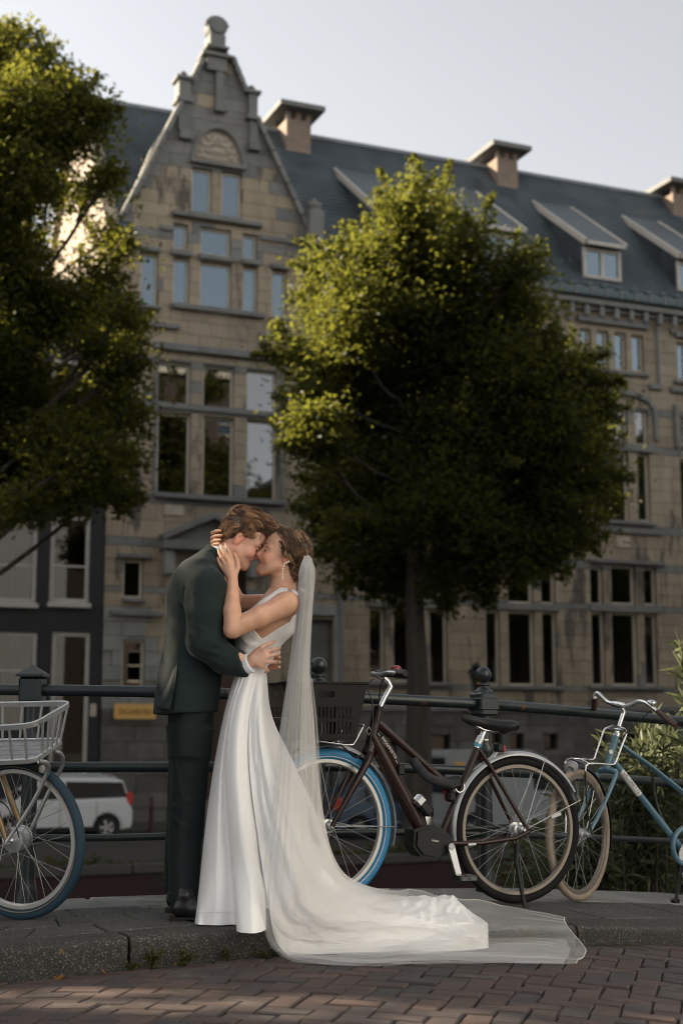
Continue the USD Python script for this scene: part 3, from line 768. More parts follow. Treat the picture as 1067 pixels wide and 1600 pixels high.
KC = resample(Kp, NS)                                   # kerb's road edge, evenly spaced
FC = resample(Fp, 600)
# for each kerb point the coping's outer edge straight behind it
BC = []
for k in range(NS):
    t = unit(KC[min(k + 1, NS - 1)] - KC[max(k - 1, 0)]); n = np.array([-t[1], t[0]])
    rel = FC - KC[k]
    j = np.argmin(np.abs(rel @ t) + 1e3 * (rel @ n < 0))
    BC.append(KC[k] + n * (rel[j] @ n + 0.13))
BC = np.array(BC)
def at(k, d=None, back=None):
    """Plan point at station k (may be fractional), d metres behind the kerb's edge or 'back' metres before the outer edge."""
    k = np.clip(k, 0, NS - 1.001); i = int(k); s = k - i
    a, b = KC[i] * (1 - s) + KC[i + 1] * s, BC[i] * (1 - s) + BC[i + 1] * s
    L = np.linalg.norm(b - a)
    return a + (b - a) * ((d if back is None else L - back) / L)
def lengths(k):
    k = int(np.clip(k, 0, NS - 1))
    return np.linalg.norm(BC[k] - KC[k])
STEP = np.linalg.norm(KC[1] - KC[0])

M_brick = [mat(f'paving_brick_{k}', tuple(np.array(c) * 0.75), tuple(np.array(c) * 1.2), scale=14, rough=0.72, rough2=0.9, bump=0.5, bump_scale=90, bump_dist=0.004, spots=((0.085, 0.075, 0.068), 5.0, 0.63))
           for k, c in enumerate([(0.056, 0.036, 0.031), (0.066, 0.041, 0.034), (0.048, 0.034, 0.031), (0.060, 0.042, 0.037), (0.041, 0.032, 0.031), (0.082, 0.050, 0.040)])]
M_joint = mat('joint_sand', (0.022, 0.020, 0.016), (0.045, 0.042, 0.030), scale=30, rough=0.95, bump=0.6, bump_scale=200, bump_dist=0.005, spots=((0.035, 0.045, 0.015), 3.0, 0.60))
def speckle(name, base, chip, bright, scale=170, spots=None, bumpd=0.006):
    nodes = {'g': ('geometry', {}), 'v': ('voronoi_texture', {'scale': scale}), 'sc': ('separate_color', {}), 'rp': ('rgb_ramp', {'ramp': [(0.0, base), (0.62, base), (0.74, chip), (0.90, chip), (0.97, bright)]}),
             'n': ('noise_texture', {'scale': 2.5, 'detail': 6.0, 'roughness': 0.7}), 'r2': ('rgb_ramp', {'ramp': [(0.3, (0.62,) * 3), (0.7, (1.2,) * 3)]}), 'mu': ('mix', {'mix_type': 'multiply', 'fac': 1.0}),
             'b': ('bump', {'strength': 0.8, 'distance': bumpd}), 'p': ('principled_bsdf', {'roughness': 0.8})}
    links = [('g.position', 'v.vector'), ('v.color', 'sc.color'), ('sc.r', 'rp.fac'), ('g.position', 'n.vector'), ('n.fac', 'r2.fac'), ('rp.color', 'mu.color1'), ('r2.color', 'mu.color2'), ('v.distance', 'b.height'), ('b.normal', 'p.normal')]
    last = 'mu.color'
    if spots:
        nodes['n3'] = ('noise_texture', {'scale': spots[1], 'detail': 8.0, 'roughness': 0.75}); nodes['r3'] = ('rgb_ramp', {'ramp': [(spots[2], (0, 0, 0)), (spots[2] + 0.06, (0.8, 0.8, 0.8))]}); nodes['m3'] = ('mix', {'mix_type': 'mix', 'color2': spots[0]})
        links += [('g.position', 'n3.vector'), ('n3.fac', 'r3.fac'), ('r3.color', 'm3.fac'), (last, 'm3.color1')]; last = 'm3.color'
    return usdkit.material(stage, f'/World/Looks/{name}', nodes, links + [(last, 'p.base_color')], surface='p.BSDF')
M_kerb = speckle('kerb_concrete', (0.036, 0.032, 0.027), (0.068, 0.062, 0.054), (0.20, 0.185, 0.165), 230, ((0.20, 0.13, 0.035), 15.0, 0.61))
M_tile = [speckle(f'pavement_tile_{k}', tuple(np.array((0.052, 0.049, 0.044)) * f), tuple(np.array((0.080, 0.075, 0.069)) * f), (0.22, 0.21, 0.19), 210, ((0.10, 0.085, 0.05), 2.0, 0.66), 0.003) for k, f in enumerate((0.85, 1.0, 1.15))]
M_coping = mat('coping_stone', (0.135, 0.132, 0.125), (0.20, 0.195, 0.185), scale=4, rough=0.8, bump=0.3, bump_scale=60, bump_dist=0.004, spots=((0.10, 0.095, 0.08), 2.5, 0.60))

def slab(corners, top, thick=0.10, gap=0.004, bev=0.006, jit=0.0):
    """A paving slab on four plan corners (counter-clockwise) with chamfered top edges."""
    c = np.asarray(corners, float); m = c.mean(0)
    def inset(g):
        d = c - m; L = np.linalg.norm(d, axis=1, keepdims=True)
        return m + d * (1 - g * 1.35 / L)
    r0, r1 = inset(gap), inset(gap + bev)
    z = top(c[:, 0]) + jit
    zi = top(r1[:, 0]) + jit
    v = np.vstack([np.c_[r0, z - thick], np.c_[r0, z - bev], np.c_[r1, zi]])
    n = len(c); i = np.arange(n); j = (i + 1) % n
    q = np.vstack([np.stack([i, j, j + n, i + n], 1), np.stack([i + n, j + n, j + 2 * n, i + 2 * n], 1)])
    b = MB().add(v, q)
    b.add(np.c_[r1, zi], [[0, 1, 2, 3]])
    return b
def up_grid(x0, x1, nx, y0, y1, ny, h, off):
    X, Y = np.meshgrid(np.linspace(x0, x1, nx), np.linspace(y0, y1, ny), indexing='ij')
    return np.stack([X, Y, h(X) + off], -1)

# bedding under bricks and slabs
road = structure('road', MB().add(*MB().grid(np.stack([np.c_[np.repeat(KC[:, :1], 2, 1)[:, 0], KC[:, 1] + 0.05, rz(KC[:, 0]) - 0.014],
        np.c_[KC[:, 0], np.full(NS, 4.0), rz(KC[:, 0]) - 0.014], np.c_[KC[:, 0] * 3, np.full(NS, -14.0), rz(KC[:, 0]) - 0.014]], 1)[::-1]).out()), M_joint)
pavement = structure('pavement', MB().grid(np.stack([np.stack([np.r_[at(k, 0.12), pz(at(k, 0.12)[0]) - 0.05] for k in range(0, NS, 4)]), np.stack([np.r_[at(k, back=0.02), pz(at(k, back=0.02)[0]) - 0.05] for k in range(0, NS, 4)])], 1)[::-1]), M_joint)

# herringbone bricks, each its own piece
BROT = math.radians(-15)
bu_, bv_ = np.array([math.cos(BROT), math.sin(BROT)]), np.array([-math.sin(BROT), math.cos(BROT)])
unitb = 0.094
kerbline = sg.LineString(KC)
roadpoly = sg.Polygon(np.vstack([KC + [0, -0.012], [[KC[-1, 0], 3.6], [KC[0, 0], 3.6]]]))
shapely.prepare(roadpoly)
brk = []
for i in range(-60, 60):
    for j in range(-20, 110):
        m = (i - j) % 4
        if m not in (0, 3):
            continue
        c = (i + (1 if m == 0 else .5)) * unitb * bu_ + (j + (.5 if m == 0 else 1)) * unitb * bv_
        px = CX + FPX * c[0] / max(c[1], .1)
        if not (4.25 < c[1] < 7.4 and -60 < px < 1130):
            continue
        a, b = (unitb * 2, unitb) if m == 0 else (unitb, unitb * 2)
        q = [c + bu_ * sx * a / 2 + bv_ * sy * b / 2 for sx, sy in ((-1, -1), (1, -1), (1, 1), (-1, 1))]
        g = sg.Polygon(q).intersection(roadpoly)
        if g.is_empty or g.area < 0.004 or g.geom_type != 'Polygon':
            continue
        g = shapely.remove_repeated_points(g.simplify(.002), .003)
        brk.append((c, g))
brk.sort(key=lambda t: t[0][1])
rest = {}
for k, (c, g) in enumerate(brk):
    r = np.random.default_rng(1000 + k)
    ring = np.array(g.exterior.coords)[:-1]
    if sg.Polygon(ring).exterior.is_ccw is False:
        ring = ring[::-1]
    cen = ring.mean(0)
    d = ring - cen; L = np.linalg.norm(d, axis=1, keepdims=True)
    wob = r.normal(0, .0022, ring.shape)
    r0 = cen + d * (1 - .0058 / L) + wob; r1 = cen + d * (1 - .0125 / L) + wob * 1.2
    tilt = r.normal(0, .013, 2); dz = r.normal(0, .0017)
    zt = lambda p: rz(p[:, 0]) + dz + (p - cen) @ tilt
    n = len(ring); i = np.arange(n); j = (i + 1) % n
    b = MB().add(np.vstack([np.c_[r0, zt(r0) - .04], np.c_[r0, zt(r0) - .006], np.c_[r1, zt(r1)]]),
                 np.vstack([np.stack([i, j, j + n, i + n], 1), np.stack([i + n, j + n, j + 2 * n, i + 2 * n], 1)]))
    tri = np.stack([np.zeros(n - 2, int), np.arange(1, n - 1), np.arange(2, n)], 1)
    b.add(np.c_[r1, zt(r1)], tri)
    m = M_brick[r.choice(6, p=[.22, .2, .2, .14, .14, .10])]
    if k < 300:
        put(road, 'brick', b, m)
    else:
        rest.setdefault(str(m.GetPath()), (m, MB()))[1].add(*b.out())
for m, b in rest.values():
    put(road, 'brickwork', b, m, kind='stuff')

# kerb stones
def kerb_stone(k0, k1):
    ks = np.linspace(k0, k1, 7)
    prof = [(0.012, -0.17), (0.004, -0.06), (0.0, -0.030), (0.004, -0.016), (0.013, -0.006), (0.026, -0.001), (0.06, 0.0), (0.205, 0.0), (0.212, -0.01), (0.212, -0.12)]
    V = np.array([[np.r_[at(k, d), pz(at(k, d)[0]) + h] for d, h in prof] for k in ks])
    V += (meshkit.noise(V * 28, 3)[..., None] - .5) * [0, 0, .006]
    b = MB().grid(V[::-1])
    for e, fl in ((V[0], 1), (V[-1], -1)):
        n = len(e); b.add(e, np.stack([np.zeros(n - 2, int), np.arange(1, n - 1), np.arange(2, n)], 1)[:, ::fl])
    return b
k = 1.0
stations = []
jr = np.random.default_rng(5)
kj = [1.0]
while kj[-1] < NS - 10:
    kj.append(kj[-1] + 1.0 / STEP)
# a joint stands where the photograph has one, under the corner of the veil
ref = np.argmin(np.abs((CX + FPX * KC[:, 0] / KC[:, 1]) - 889))
kj = np.array(kj); kj += (ref - kj[np.argmin(np.abs(kj - ref))])
for a, b in zip(kj[:-1], kj[1:]):
    if a > 0.5 and b < NS - 2:
        put(pavement, 'kerb_stone', kerb_stone(a + .006 / STEP, b - .006 / STEP), M_kerb, smooth=40)
# tiles and coping stones
row = 0
a = 2.0
while a < NS - 6:
    b = a + .40 / STEP
    L = lengths(a)
    n = max(1, round((L - .215 - .45) / .34))
    d0, d1 = .215, L - .45
    for r_ in range(n):
        off = (.2 / STEP) * (r_ % 2)
        lo0, lo1 = d0 + (lengths(a + off) - .45 - d0) * r_ / n, d0 + (lengths(a + off) - .45 - d0) * (r_ + 1) / n
        hi0, hi1 = d0 + (lengths(b + off) - .45 - d0) * r_ / n, d0 + (lengths(b + off) - .45 - d0) * (r_ + 1) / n
        if b + off < NS - 3:
            put(pavement, 'paving_tile', slab([at(a + off, lo0), at(b + off, hi0), at(b + off, hi1), at(a + off, lo1)], pz, .05, .004, .005, jr.normal(0, .0015)), M_tile[jr.integers(3)])
    a = b
a = 2.0
while a < NS - 16:
    b = a + 1.3 / STEP
    put(pavement, 'coping_slab', slab([at(a, back=.445), at(b, back=.445), at(b, back=0), at(a, back=0)], pz, .22, .004, .012, .004), M_coping)
    a = b
mb = MB().grid(np.stack([np.stack([np.r_[at(k, back=.05), pz(at(k, back=.05)[0]) - .1] for k in range(0, NS, 4)]), np.stack([np.r_[at(k, back=.05), -4.0] for k in range(0, NS, 4)])], 1))
structure('bridge_wall', mb, M_quaybrick)

# ================================================================ the iron railing
M_iron = mat('railing_paint', (0.0045, 0.0085, 0.0090), (0.0080, 0.0135, 0.0140), scale=9, rough=0.30, rough2=0.42, bump=0.25, bump_scale=60, bump_dist=0.003, spots=((0.13, 0.042, 0.018), 7.0, 0.665))
rail_ = thing('bridge_railing', 'dark green iron bridge railing of three rails between posts', 'railing', P(500, 1410, 7.1))
def railpts(ctrl, n=60):
    xs = np.linspace(ctrl[0][0], ctrl[-1][0], n)
    ys = np.interp(xs, [c[0] for c in ctrl], [c[1] for c in ctrl])
    return np.array([P(x, y, fenceY(x)) for x, y in zip(xs, ys)])
R_top = [(-700, 1066), (-400, 1072), (0, 1077.5), (236, 1081), (551, 1090), (720, 1098.5), (775, 1101.5), (920, 1113.5), (1060, 1127), (1300, 1151), (1700, 1190)]
R_mid = [(-700, 1200), (-300, 1199), (150, 1199), (270, 1199), (560, 1198), (700, 1203), (850, 1210), (1000, 1220), (1067, 1225.5), (1300, 1242), (1700, 1268)]
R_low = [(-700, 1322), (-300, 1313), (180, 1309.5), (420, 1303), (620, 1301), (700, 1302), (850, 1307), (990, 1312), (1067, 1316), (1300, 1328), (1700, 1345)]
POSTS = [(-402, 0), (-178, 1), (47, 0), (292, 1), (497, 1), (757, 1), (1098, 1), (1480, 1)]
px_ = [p for p, _ in POSTS]
for ctrl, r in ((R_top, .0285), (R_mid, .0255), (R_low, .0175)):
    xs = [-700] + px_ + [1700]
    for a, b in zip(xs[:-1], xs[1:]):
        n = 8
        q = np.linspace(a, b, n)
        pts = np.array([P(x, np.interp(x, [c[0] for c in ctrl], [c[1] for c in ctrl]), fenceY(x)) for x in q])
        put(rail_, 'rail', MB().tube(pts, r, 14), M_iron, smooth=50)
for p, kind in POSTS:
    Y = fenceY(p)
    base = P(p, 1200, Y); gx = pz(base[0]); 
    top = P(p, np.interp(p, [c[0] for c in R_top], [c[1] for c in R_top]), Y)
    h = top[2] - gx
    d = P(p + 20, 1100, fenceY(p + 20))[:2] - P(p - 20, 1100, fenceY(p - 20))[:2]; d = np.r_[unit(d), 0]
    ax = (d, np.array([-d[1], d[0], 0]), np.array([0, 0, 1.0]))
    b0 = np.array([base[0], base[1], gx])
    mb = MB().lathe(b0, FZ, [(-.05, .058), (.05, .055), (.09, .046), (.12, .042), (h - .30, .036), (h - .25, .05), (h - .22, .05), (h - .2, .036), (h - .06, .04)], 16)
    ps = put(rail_, 'post', mb, M_iron, smooth=40)
    cz = b0 + FZ * h
    mb = MB().bevel_box(cz, (.112, .112, .125), .012, ax)
    if kind:
        mb.bevel_box(cz + FZ * .0, (.122, .122, .07), .008, ax)
        put(ps, 'collar', mb, M_iron)
        put(ps, 'ball_finial', MB().lathe(cz, FZ, [(.06, .05), (.072, .047), (.08, .032), (.093, .029), (.098, .036), (.108, .036), (.113, .028)] + [(.152 - .043 * math.cos(t), .043 * math.sin(t)) for t in np.linspace(.62, math.pi, 14)], 24), M_iron, smooth=50)
    else:
        s = .066
        V = [cz + ax[0] * s * i + ax[1] * s * j + FZ * .0626 for i, j in ((-1, -1), (1, -1), (1, 1), (-1, 1))] + [cz + ax[0] * s * i + ax[1] * s * j + FZ * .075 for i, j in ((-1, -1), (1, -1), (1, 1), (-1, 1))] + [cz + FZ * .122]
        mb.add(V[:8], [[0, 3, 2, 1]] + [[i, (i + 1) % 4, 4 + (i + 1) % 4, 4 + i] for i in range(4)])
        mb.add(V, [[4, 5, 8], [5, 6, 8], [6, 7, 8], [7, 4, 8]])
        put(ps, 'collar', mb, M_iron)

# ================================================================ trees
def leaves_mesh(pos, rg, size, flat=0.5, slim=0.55):
    """Diamond leaves folded a little along their midrib, one island each."""
    n = len(pos)
    nr = rg.normal(size=(n, 3)); nr[:, 2] = np.abs(nr[:, 2]) + flat; nr /= np.linalg.norm(nr, axis=1, keepdims=True)
    a = np.cross(nr, rg.normal(size=(n, 3))); a /= np.linalg.norm(a, axis=1, keepdims=True)
    b = np.cross(nr, a)
    L = size * rg.uniform(.7, 1.25, (n, 1)); W = L * slim
    v = np.stack([pos - a * L * .5, pos + b * W * .5 + nr * L * .10 - a * L * .06, pos + a * L * .5 - nr * L * .12, pos - b * W * .5 + nr * L * .10 - a * L * .06], 1).reshape(-1, 3)
    o = np.arange(n)[:, None] * 4
    f = np.vstack([o + [0, 1, 2], o + [0, 2, 3]])
    return v, f
def tree(name, label, base, fork_z, r0, lobes, mleaf, seed, nleaf, lsize, group=None, sparse=.5, sprigs=()):
    rg = np.random.default_rng(seed)
    base = np.asarray(base, float)
    t = thing(name, label, 'tree', base, group)
    lob = np.array([(*c, r * .93) for c, r in lobes])
    vol = lob[:, 3] ** 2.15
    pos = []
    twig = MB()
    fork = np.array([base[0], base[1], fork_z])
    top = lob[np.argmax(lob[:, 2])][:3]
    trunk = MB()
    mid = fork * .6 + np.array([top[0], top[1], base[2]]) * .4
    axis = spline([base - [0, 0, .3], base + (fork - base) * .5 + [.08, 0, 0], fork, fork * .55 + np.array([*lob[:, :2].mean(0), top[2]]) * .45, top - [0, 0, .4]], 28)
    trunk.tube(axis, r0 * np.r_[1.45, 1.15, np.linspace(1.0, .12, 26)], 12)
    for c in lob:
        # limb from the axis to the lobe
        j = np.argmin(np.abs(axis[:, 2] - (c[2] - 1.2 - .35 * np.linalg.norm(axis[:, :2].mean(0) - c[:2]))))
        j = max(j, 9)
        p0, p1 = axis[j], c[:3]
        if c[2] < fork_z + 3.0:                              # hanging foliage grows from the limb above it
            up = lob[lob[:, 2] > c[2] + .6]; p0 = up[np.argmin(np.linalg.norm(up[:, :3] - c[:3], axis=1))][:3]; j = 24
        m = (p0 + p1) / 2 + rg.normal(0, .25, 3) + [0, 0, -.25]
        rad = max(.03, r0 * .32 * (1 - j / 34)) 
        trunk.tube(spline([p0, m, p1], 9), np.linspace(rad, .03, 9), 6)
        for _ in range(5):
            d = rg.normal(size=3); d /= np.linalg.norm(d)
            trunk.tube(spline([p1 - (p1 - m) * rg.uniform(0, .6), p1 + d * c[3] * .4, p1 + d * c[3] * .85], 5), np.linspace(.028, .008, 5), 4, caps=False)
        k = int(nleaf * c[3] ** 2.15 / vol.sum() / 34)
        d = rg.normal(size=(k, 3)); d /= np.linalg.norm(d, axis=1, keepdims=True)
        rr = c[3] * rg.uniform(sparse, 1.0, (k, 1)) ** .7
        rr *= .66 + .62 * meshkit.noise((c[:3] + d * 1.7) * 1.3, seed)[:, None]
        cl = c[:3] + d * rr
        sh = rg.normal(size=(k, 34, 3)) * [.30, .30, .17] * (lsize / .14) * rg.uniform(.6, 1.25, (k, 1, 1))
        pos.append((cl[:, None] + sh).reshape(-1, 3))
    for p, q, n in sprigs:
        p, q = np.asarray(p), np.asarray(q)
        trunk.tube([p, q], [.02, .006], 4, caps=False)
        s = rg.uniform(.2, 1.05, (n, 1))
        pos.append(p + (q - p) * s + rg.normal(0, .13, (n, 3)) * (1.3 - s))
    cen = lob[:, :3].mean(0)
    for c in lob:                                         # sprays that break the outline
        for _ in range(4):
            d = unit(unit(c[:3] - cen) * .9 + rg.normal(0, .55, 3) + [0, 0, .15])
            p, q = c[:3] + d * c[3] * .7, c[:3] + d * (c[3] * rg.uniform(1.15, 1.55) + .25)
            trunk.tube([p, q], [.012, .004], 4, caps=False)
            s = rg.uniform(0, 1.0, (70, 1))
            pos.append(p + (q - p) * s + rg.normal(0, .16, (70, 3)) * (1.25 - s))
    pos = np.vstack(pos)
    put(t, 'trunk', trunk, M_bark, smooth=60)
    put(t, 'crown', leaves_mesh(pos, rg, lsize), mleaf, kind='stuff')
    return t
def lobes_px(items, Y, seed, depth=1.0):
    rg = np.random.default_rng(seed)
    return [(P(x, y, Y + rg.uniform(-1, 1) * depth * min(2.2, 3.0 - r / 60)), r * Y / FPX) for x, y, r in items]
YT = 36.5
T1 = [(650, 318, 40), (620, 356, 40), (684, 350, 40), (566, 405, 42), (728, 398, 44), (640, 420, 85), (505, 425, 36), (805, 425, 40), (505, 482, 36), (560, 500, 80), (690, 500, 105), (800, 500, 65), (838, 560, 44),
      (462, 548, 32), (540, 590, 80), (650, 610, 110), (770, 600, 95), (880, 590, 58), (915, 625, 48), (482, 622, 32), (500, 680, 52), (590, 700, 90), (720, 710, 110), (840, 680, 85), (920, 690, 42), (905, 740, 55),
      (530, 760, 48), (600, 790, 70), (700, 800, 85), (800, 780, 80), (870, 800, 52), (560, 830, 38), (620, 865, 45), (720, 880, 52), (790, 860, 45), (560, 890, 30), (850, 850, 38), (530, 850, 34), (650, 905, 34), (690, 915, 26), (600, 915, 22), (510, 800, 34), (900, 840, 30), (930, 770, 32), (760, 905, 26), (820, 875, 30)]
g0 = FO + FU * 0 + FW * (-11.2)
tb = P(650, 1200, YT); tb[2] = ZS
sp = [(P(450, 560, YT), P(396, 553, YT), 170), (P(450, 620, YT), P(432, 668, YT), 90), (P(930, 590, YT), P(975, 596, YT), 130), (P(655, 310, YT), P(648, 243, YT), 170), (P(685, 320, YT), P(704, 252, YT), 170), (P(625, 330, YT), P(592, 264, YT), 150), (P(740, 360, YT), P(770, 305, YT), 120), (P(540, 400, YT), P(462, 374, YT), 150), (P(500, 440, YT), P(452, 470, YT), 100),
      (P(890, 560, YT), P(950, 552, YT), 120), (P(590, 850, YT - 1.5), P(570, 820, YT - 2), 60), (P(600, 880, YT - 1.5), P(598, 850, YT - 2), 50)]
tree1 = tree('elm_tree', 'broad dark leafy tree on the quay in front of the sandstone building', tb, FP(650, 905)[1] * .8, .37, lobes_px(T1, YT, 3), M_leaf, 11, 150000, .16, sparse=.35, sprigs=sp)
YL = 31.0
T2 = [(-60, 130, 95), (10, 95, 70), (60, 130, 55), (115, 158, 34), (25, 190, 75), (95, 210, 50), (150, 190, 26), (-50, 260, 110), (30, 290, 60), (75, 300, 34), (140, 300, 26), (165, 285, 18), (-40, 400, 110), (30, 380, 50), (165, 372, 22), (185, 395, 18),
      (20, 460, 80), (95, 480, 50), (150, 465, 40), (190, 480, 22), (10, 545, 70), (150, 535, 26), (180, 540, 30), (-60, 560, 110), (50, 650, 90), (140, 640, 60), (195, 640, 30), (-50, 720, 110), (60, 730, 70), (130, 720, 62), (185, 712, 26), (30, 785, 30), (110, 765, 38), (170, 760, 24), (190, 770, 18), (180, 590, 30), (200, 500, 20), (205, 560, 18), (100, 690, 60), (150, 430, 30), (60, 240, 40)]
tl = P(-95, 1200, YL); tl[2] = ZS
spl = [(P(150, 190, YL), P(183, 172, YL), 40), (P(130, 140, YL), P(160, 118, YL), 40), (P(60, 90, YL), P(92, 70, YL), 40), (P(10, 60, YL), P(20, 28, YL), 50), (P(190, 640, YL), P(232, 640, YL), 70), (P(190, 655, YL), P(225, 672, YL), 40), (P(185, 540, YL), P(215, 545, YL), 40), (P(160, 290, YL), P(186, 300, YL), 40), (P(180, 390, YL), P(203, 355, YL), 40)]
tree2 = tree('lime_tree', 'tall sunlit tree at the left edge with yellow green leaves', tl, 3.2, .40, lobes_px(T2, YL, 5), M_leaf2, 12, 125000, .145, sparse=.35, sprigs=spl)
# trees of the near quay, behind the photographer and to the left of the bridge: the windows mirror them and they shade the bridge
QT = []
for k, (u, w_, rot, s) in enumerate([(12, -52, 250, 1.15), (22, -44, 80, 1.3), (31, -39, 300, 1.35), (40, -36, 20, 1.3), (50, -35, 130, 1.35), (61, -34, 200, 1.3)]):
    q = F(u, w_, 0)
    QT.append((q[0], q[1], rot, s, 'tall quay tree off to the right of the bridge, ' + ['nearest the photographer', 'second along the quay', 'third along the quay', 'fourth along the quay', 'fifth along the quay', 'farthest along the quay'][k]))
for u, k in ((15.5, 'just beyond the right edge'), (26, 'second beyond the right edge')):
    q = F(u, -11.0, 0); QT.append((q[0], q[1], 70 * u, .98, 'broad leafy tree on the far quay, ' + k))
for x, y, rot, s, lab in QT:
    copy_of(tree1, 'quay_tree', lab, (x, y, -2.0 if 'far quay' in lab else -.6), rot, 'trees along the quays', scale=s)

# ================================================================ canal houses near the bridge, left of the frame and behind (they shade the bridge and fill the mirrors of the windows)
M_redbrick = mat('house_brick', (0.026, 0.020, 0.017), (0.038, 0.029, 0.024), scale=1.5, rough=0.85, bump=0.4, bump_scale=9, bump_dist=0.03)
def canal_house(O, X, W_, depth, h, label, M_redbrick=M_redbrick):
    """O: foot of the front wall's left end; X: along the front; the house stands to the left of X."""
    O = np.array([O[0], O[1], -.6]); t = thing('canal_house', label, 'house', O + X * W_ / 2)
    Y = np.cross(FZ, X)
    rects = [(W_ * (c + .5) / 3 - .55, 1.2 + r * 3.4, W_ * (c + .5) / 3 + .55, 1.2 + r * 3.4 + 2.2 - .1 * r) for c in range(3) for r in range(int((h - 2) / 3.4))]
    body = sg.box(0, 0, W_, h).difference(unary_union([sg.box(*r) for r in rects]))
    put(t, 'front_wall', MB().prism(body, (O, X, FZ, Y), 0, .3), M_redbrick)
    mb = MB().box(O + X * W_ / 2 + Y * (depth / 2 + .6) + FZ * h / 2, (W_, depth - .6, h), (X, Y, FZ)); put(t, 'body', mb, M_redbrick)
    put(t, 'roof', MB().prism(sg.Polygon([(0, h), (W_, h), (W_ / 2, h + 3)]), (O, X, FZ, Y), .0, depth), M_slate)
    put(t, 'cornice', MB().box(O + X * W_ / 2 - Y * .15 + FZ * (h - .2), (W_ + .1, .34, .4), (X, Y, FZ)), M_white)
    for a, b, c, d in rects:
        mb = MB()
        for u0, u1, v0, v1 in ((a, a + .1, b, d), (c - .1, c, b, d), (a + .1, c - .1, d - .1, d), (a + .1, c - .1, b, b + .1), (a + .1, c - .1, (b + d) / 2, (b + d) / 2 + .06)):
            mb.box(O + X * (u0 + u1) / 2 + Y * .15 + FZ * (v0 + v1) / 2, (u1 - u0, .1, v1 - v0), (X, Y, FZ))
        f = put(t, 'window', mb, M_white)
        put(f, 'pane', MB().add([O + X * a + Y * .16 + FZ * b, O + X * c + Y * .16 + FZ * b, O + X * c + Y * .16 + FZ * d, O + X * a + Y * .16 + FZ * d], [[0, 1, 2, 3]]), M_pane)
    return t
SD, PD = unit([SUN[0], SUN[1], 0]), unit(np.cross(FZ, [SUN[0], SUN[1], 0])); PD = PD * np.sign(PD[1])
for k, (a, b, h) in enumerate([(-7.5, -1.7, 14.0), (-1.6, 4.3, 15.0), (6.2, 8.65, 15.5), (9.95, 17.5, 14.5)]):
    canal_house(SD * 19 + PD * a, PD, b - a, 11, h, 'dark brick canal house beyond the left edge, ' + ['nearest the photographer', 'just before the wash house', 'just after the wash house', 'farthest from the photographer'][k])
gw = thing('garden_wall', 'high blank brick wall between the two farther canal houses beyond the left edge', 'wall', SD * 19 + PD * 9.3 + [0, 0, -.6])
put(gw, 'wall', MB().prism(sg.box(8.67, -.6, 9.93, 9.7), (SD * 19, PD, FZ, SD), .2, .8), M_redbrick)
put(gw, 'coping', MB().prism(sg.box(8.67, 9.7, 9.93, 9.8), (SD * 19, PD, FZ, SD), .15, .85), M_quaycap)
low = thing('wash_house', 'low brick wash house with a lopsided roof between two canal houses beyond the left edge', 'house', SD * 19 + PD * 5.2 + [0, 0, -.6])
put(low, 'wall', MB().prism(sg.Polygon([(4.32, -.6), (6.18, -.6), (6.18, 9.55), (4.85, 9.5), (4.70, 8.9), (4.58, 8.2), (4.32, 8.0)]), (SD * 19, PD, FZ, SD), .2, 6.0), M_redbrick)
put(low, 'door', MB().prism(sg.box(4.9, -.59, 5.8, 1.7), (SD * 19, PD, FZ, SD), .15, .197), M_white)
pos3 = SD * 14.7 + PD * 5.3
lob3 = [(pos3 + PD * a + FZ * z, r) for a, z, r in ((.5, 7.6, 1.0), (.2, 8.6, 1.0), (-.5, 6.8, .9), (-1.0, 5.9, .9), (1.0, 8.2, .8), (.9, 6.9, .7), (-.3, 9.4, .8), (-.75, 7.6, .55))]
tree('young_tree', 'slender young tree standing before the wash house beyond the left edge', np.r_[pos3[:2], -.6], 4.0, .10, lob3, M_leaf2, 31, 3100, .13, sparse=.1)
M_stucco = mat('pale_stucco', (0.54, 0.575, 0.62), (0.62, 0.66, 0.70), scale=1.5, rough=0.85)
canal_house((11.0, 5.0, 0), np.array([0, -1.0, 0]), 18, 10, 15, 'broad pale plastered canal house to the right of the photographer', M_stucco)
for k in range(2):
    canal_house(F(6 + 9.1 * (k + 1) - 11.2, -47 - .3 * k, 0), -FU, 9.0, 11, 26, 'tallest red brick canal house right of the bridge, ' + ['by the water', 'one along from the water'][k])
for k in range(8):
    h = [19, 21, 18, 22, 20, 18, 21, 19][k]
    canal_house(F(16 + 9.1 * (k + 1), -47, 0), -FU, 9.0, 11, h, 'tall red brick canal house facing the sandstone building, ' + ['nearest the bridge', 'second from the bridge', 'third from the bridge', 'fourth from the bridge', 'fifth from the bridge', 'sixth from the bridge', 'seventh from the bridge', 'farthest from the bridge'][k])
for k in range(5):
    canal_house(F(bL - 7.2 * (k + 1), .1, 0) , FU, 7.0, 11, [17, 16, 17.5, 16, 17][k], 'dark brick house on the far street beyond the left edge, ' + ['next to the black house', 'second from the black house', 'third from the black house', 'fourth from the black house', 'farthest from the black house'][k])
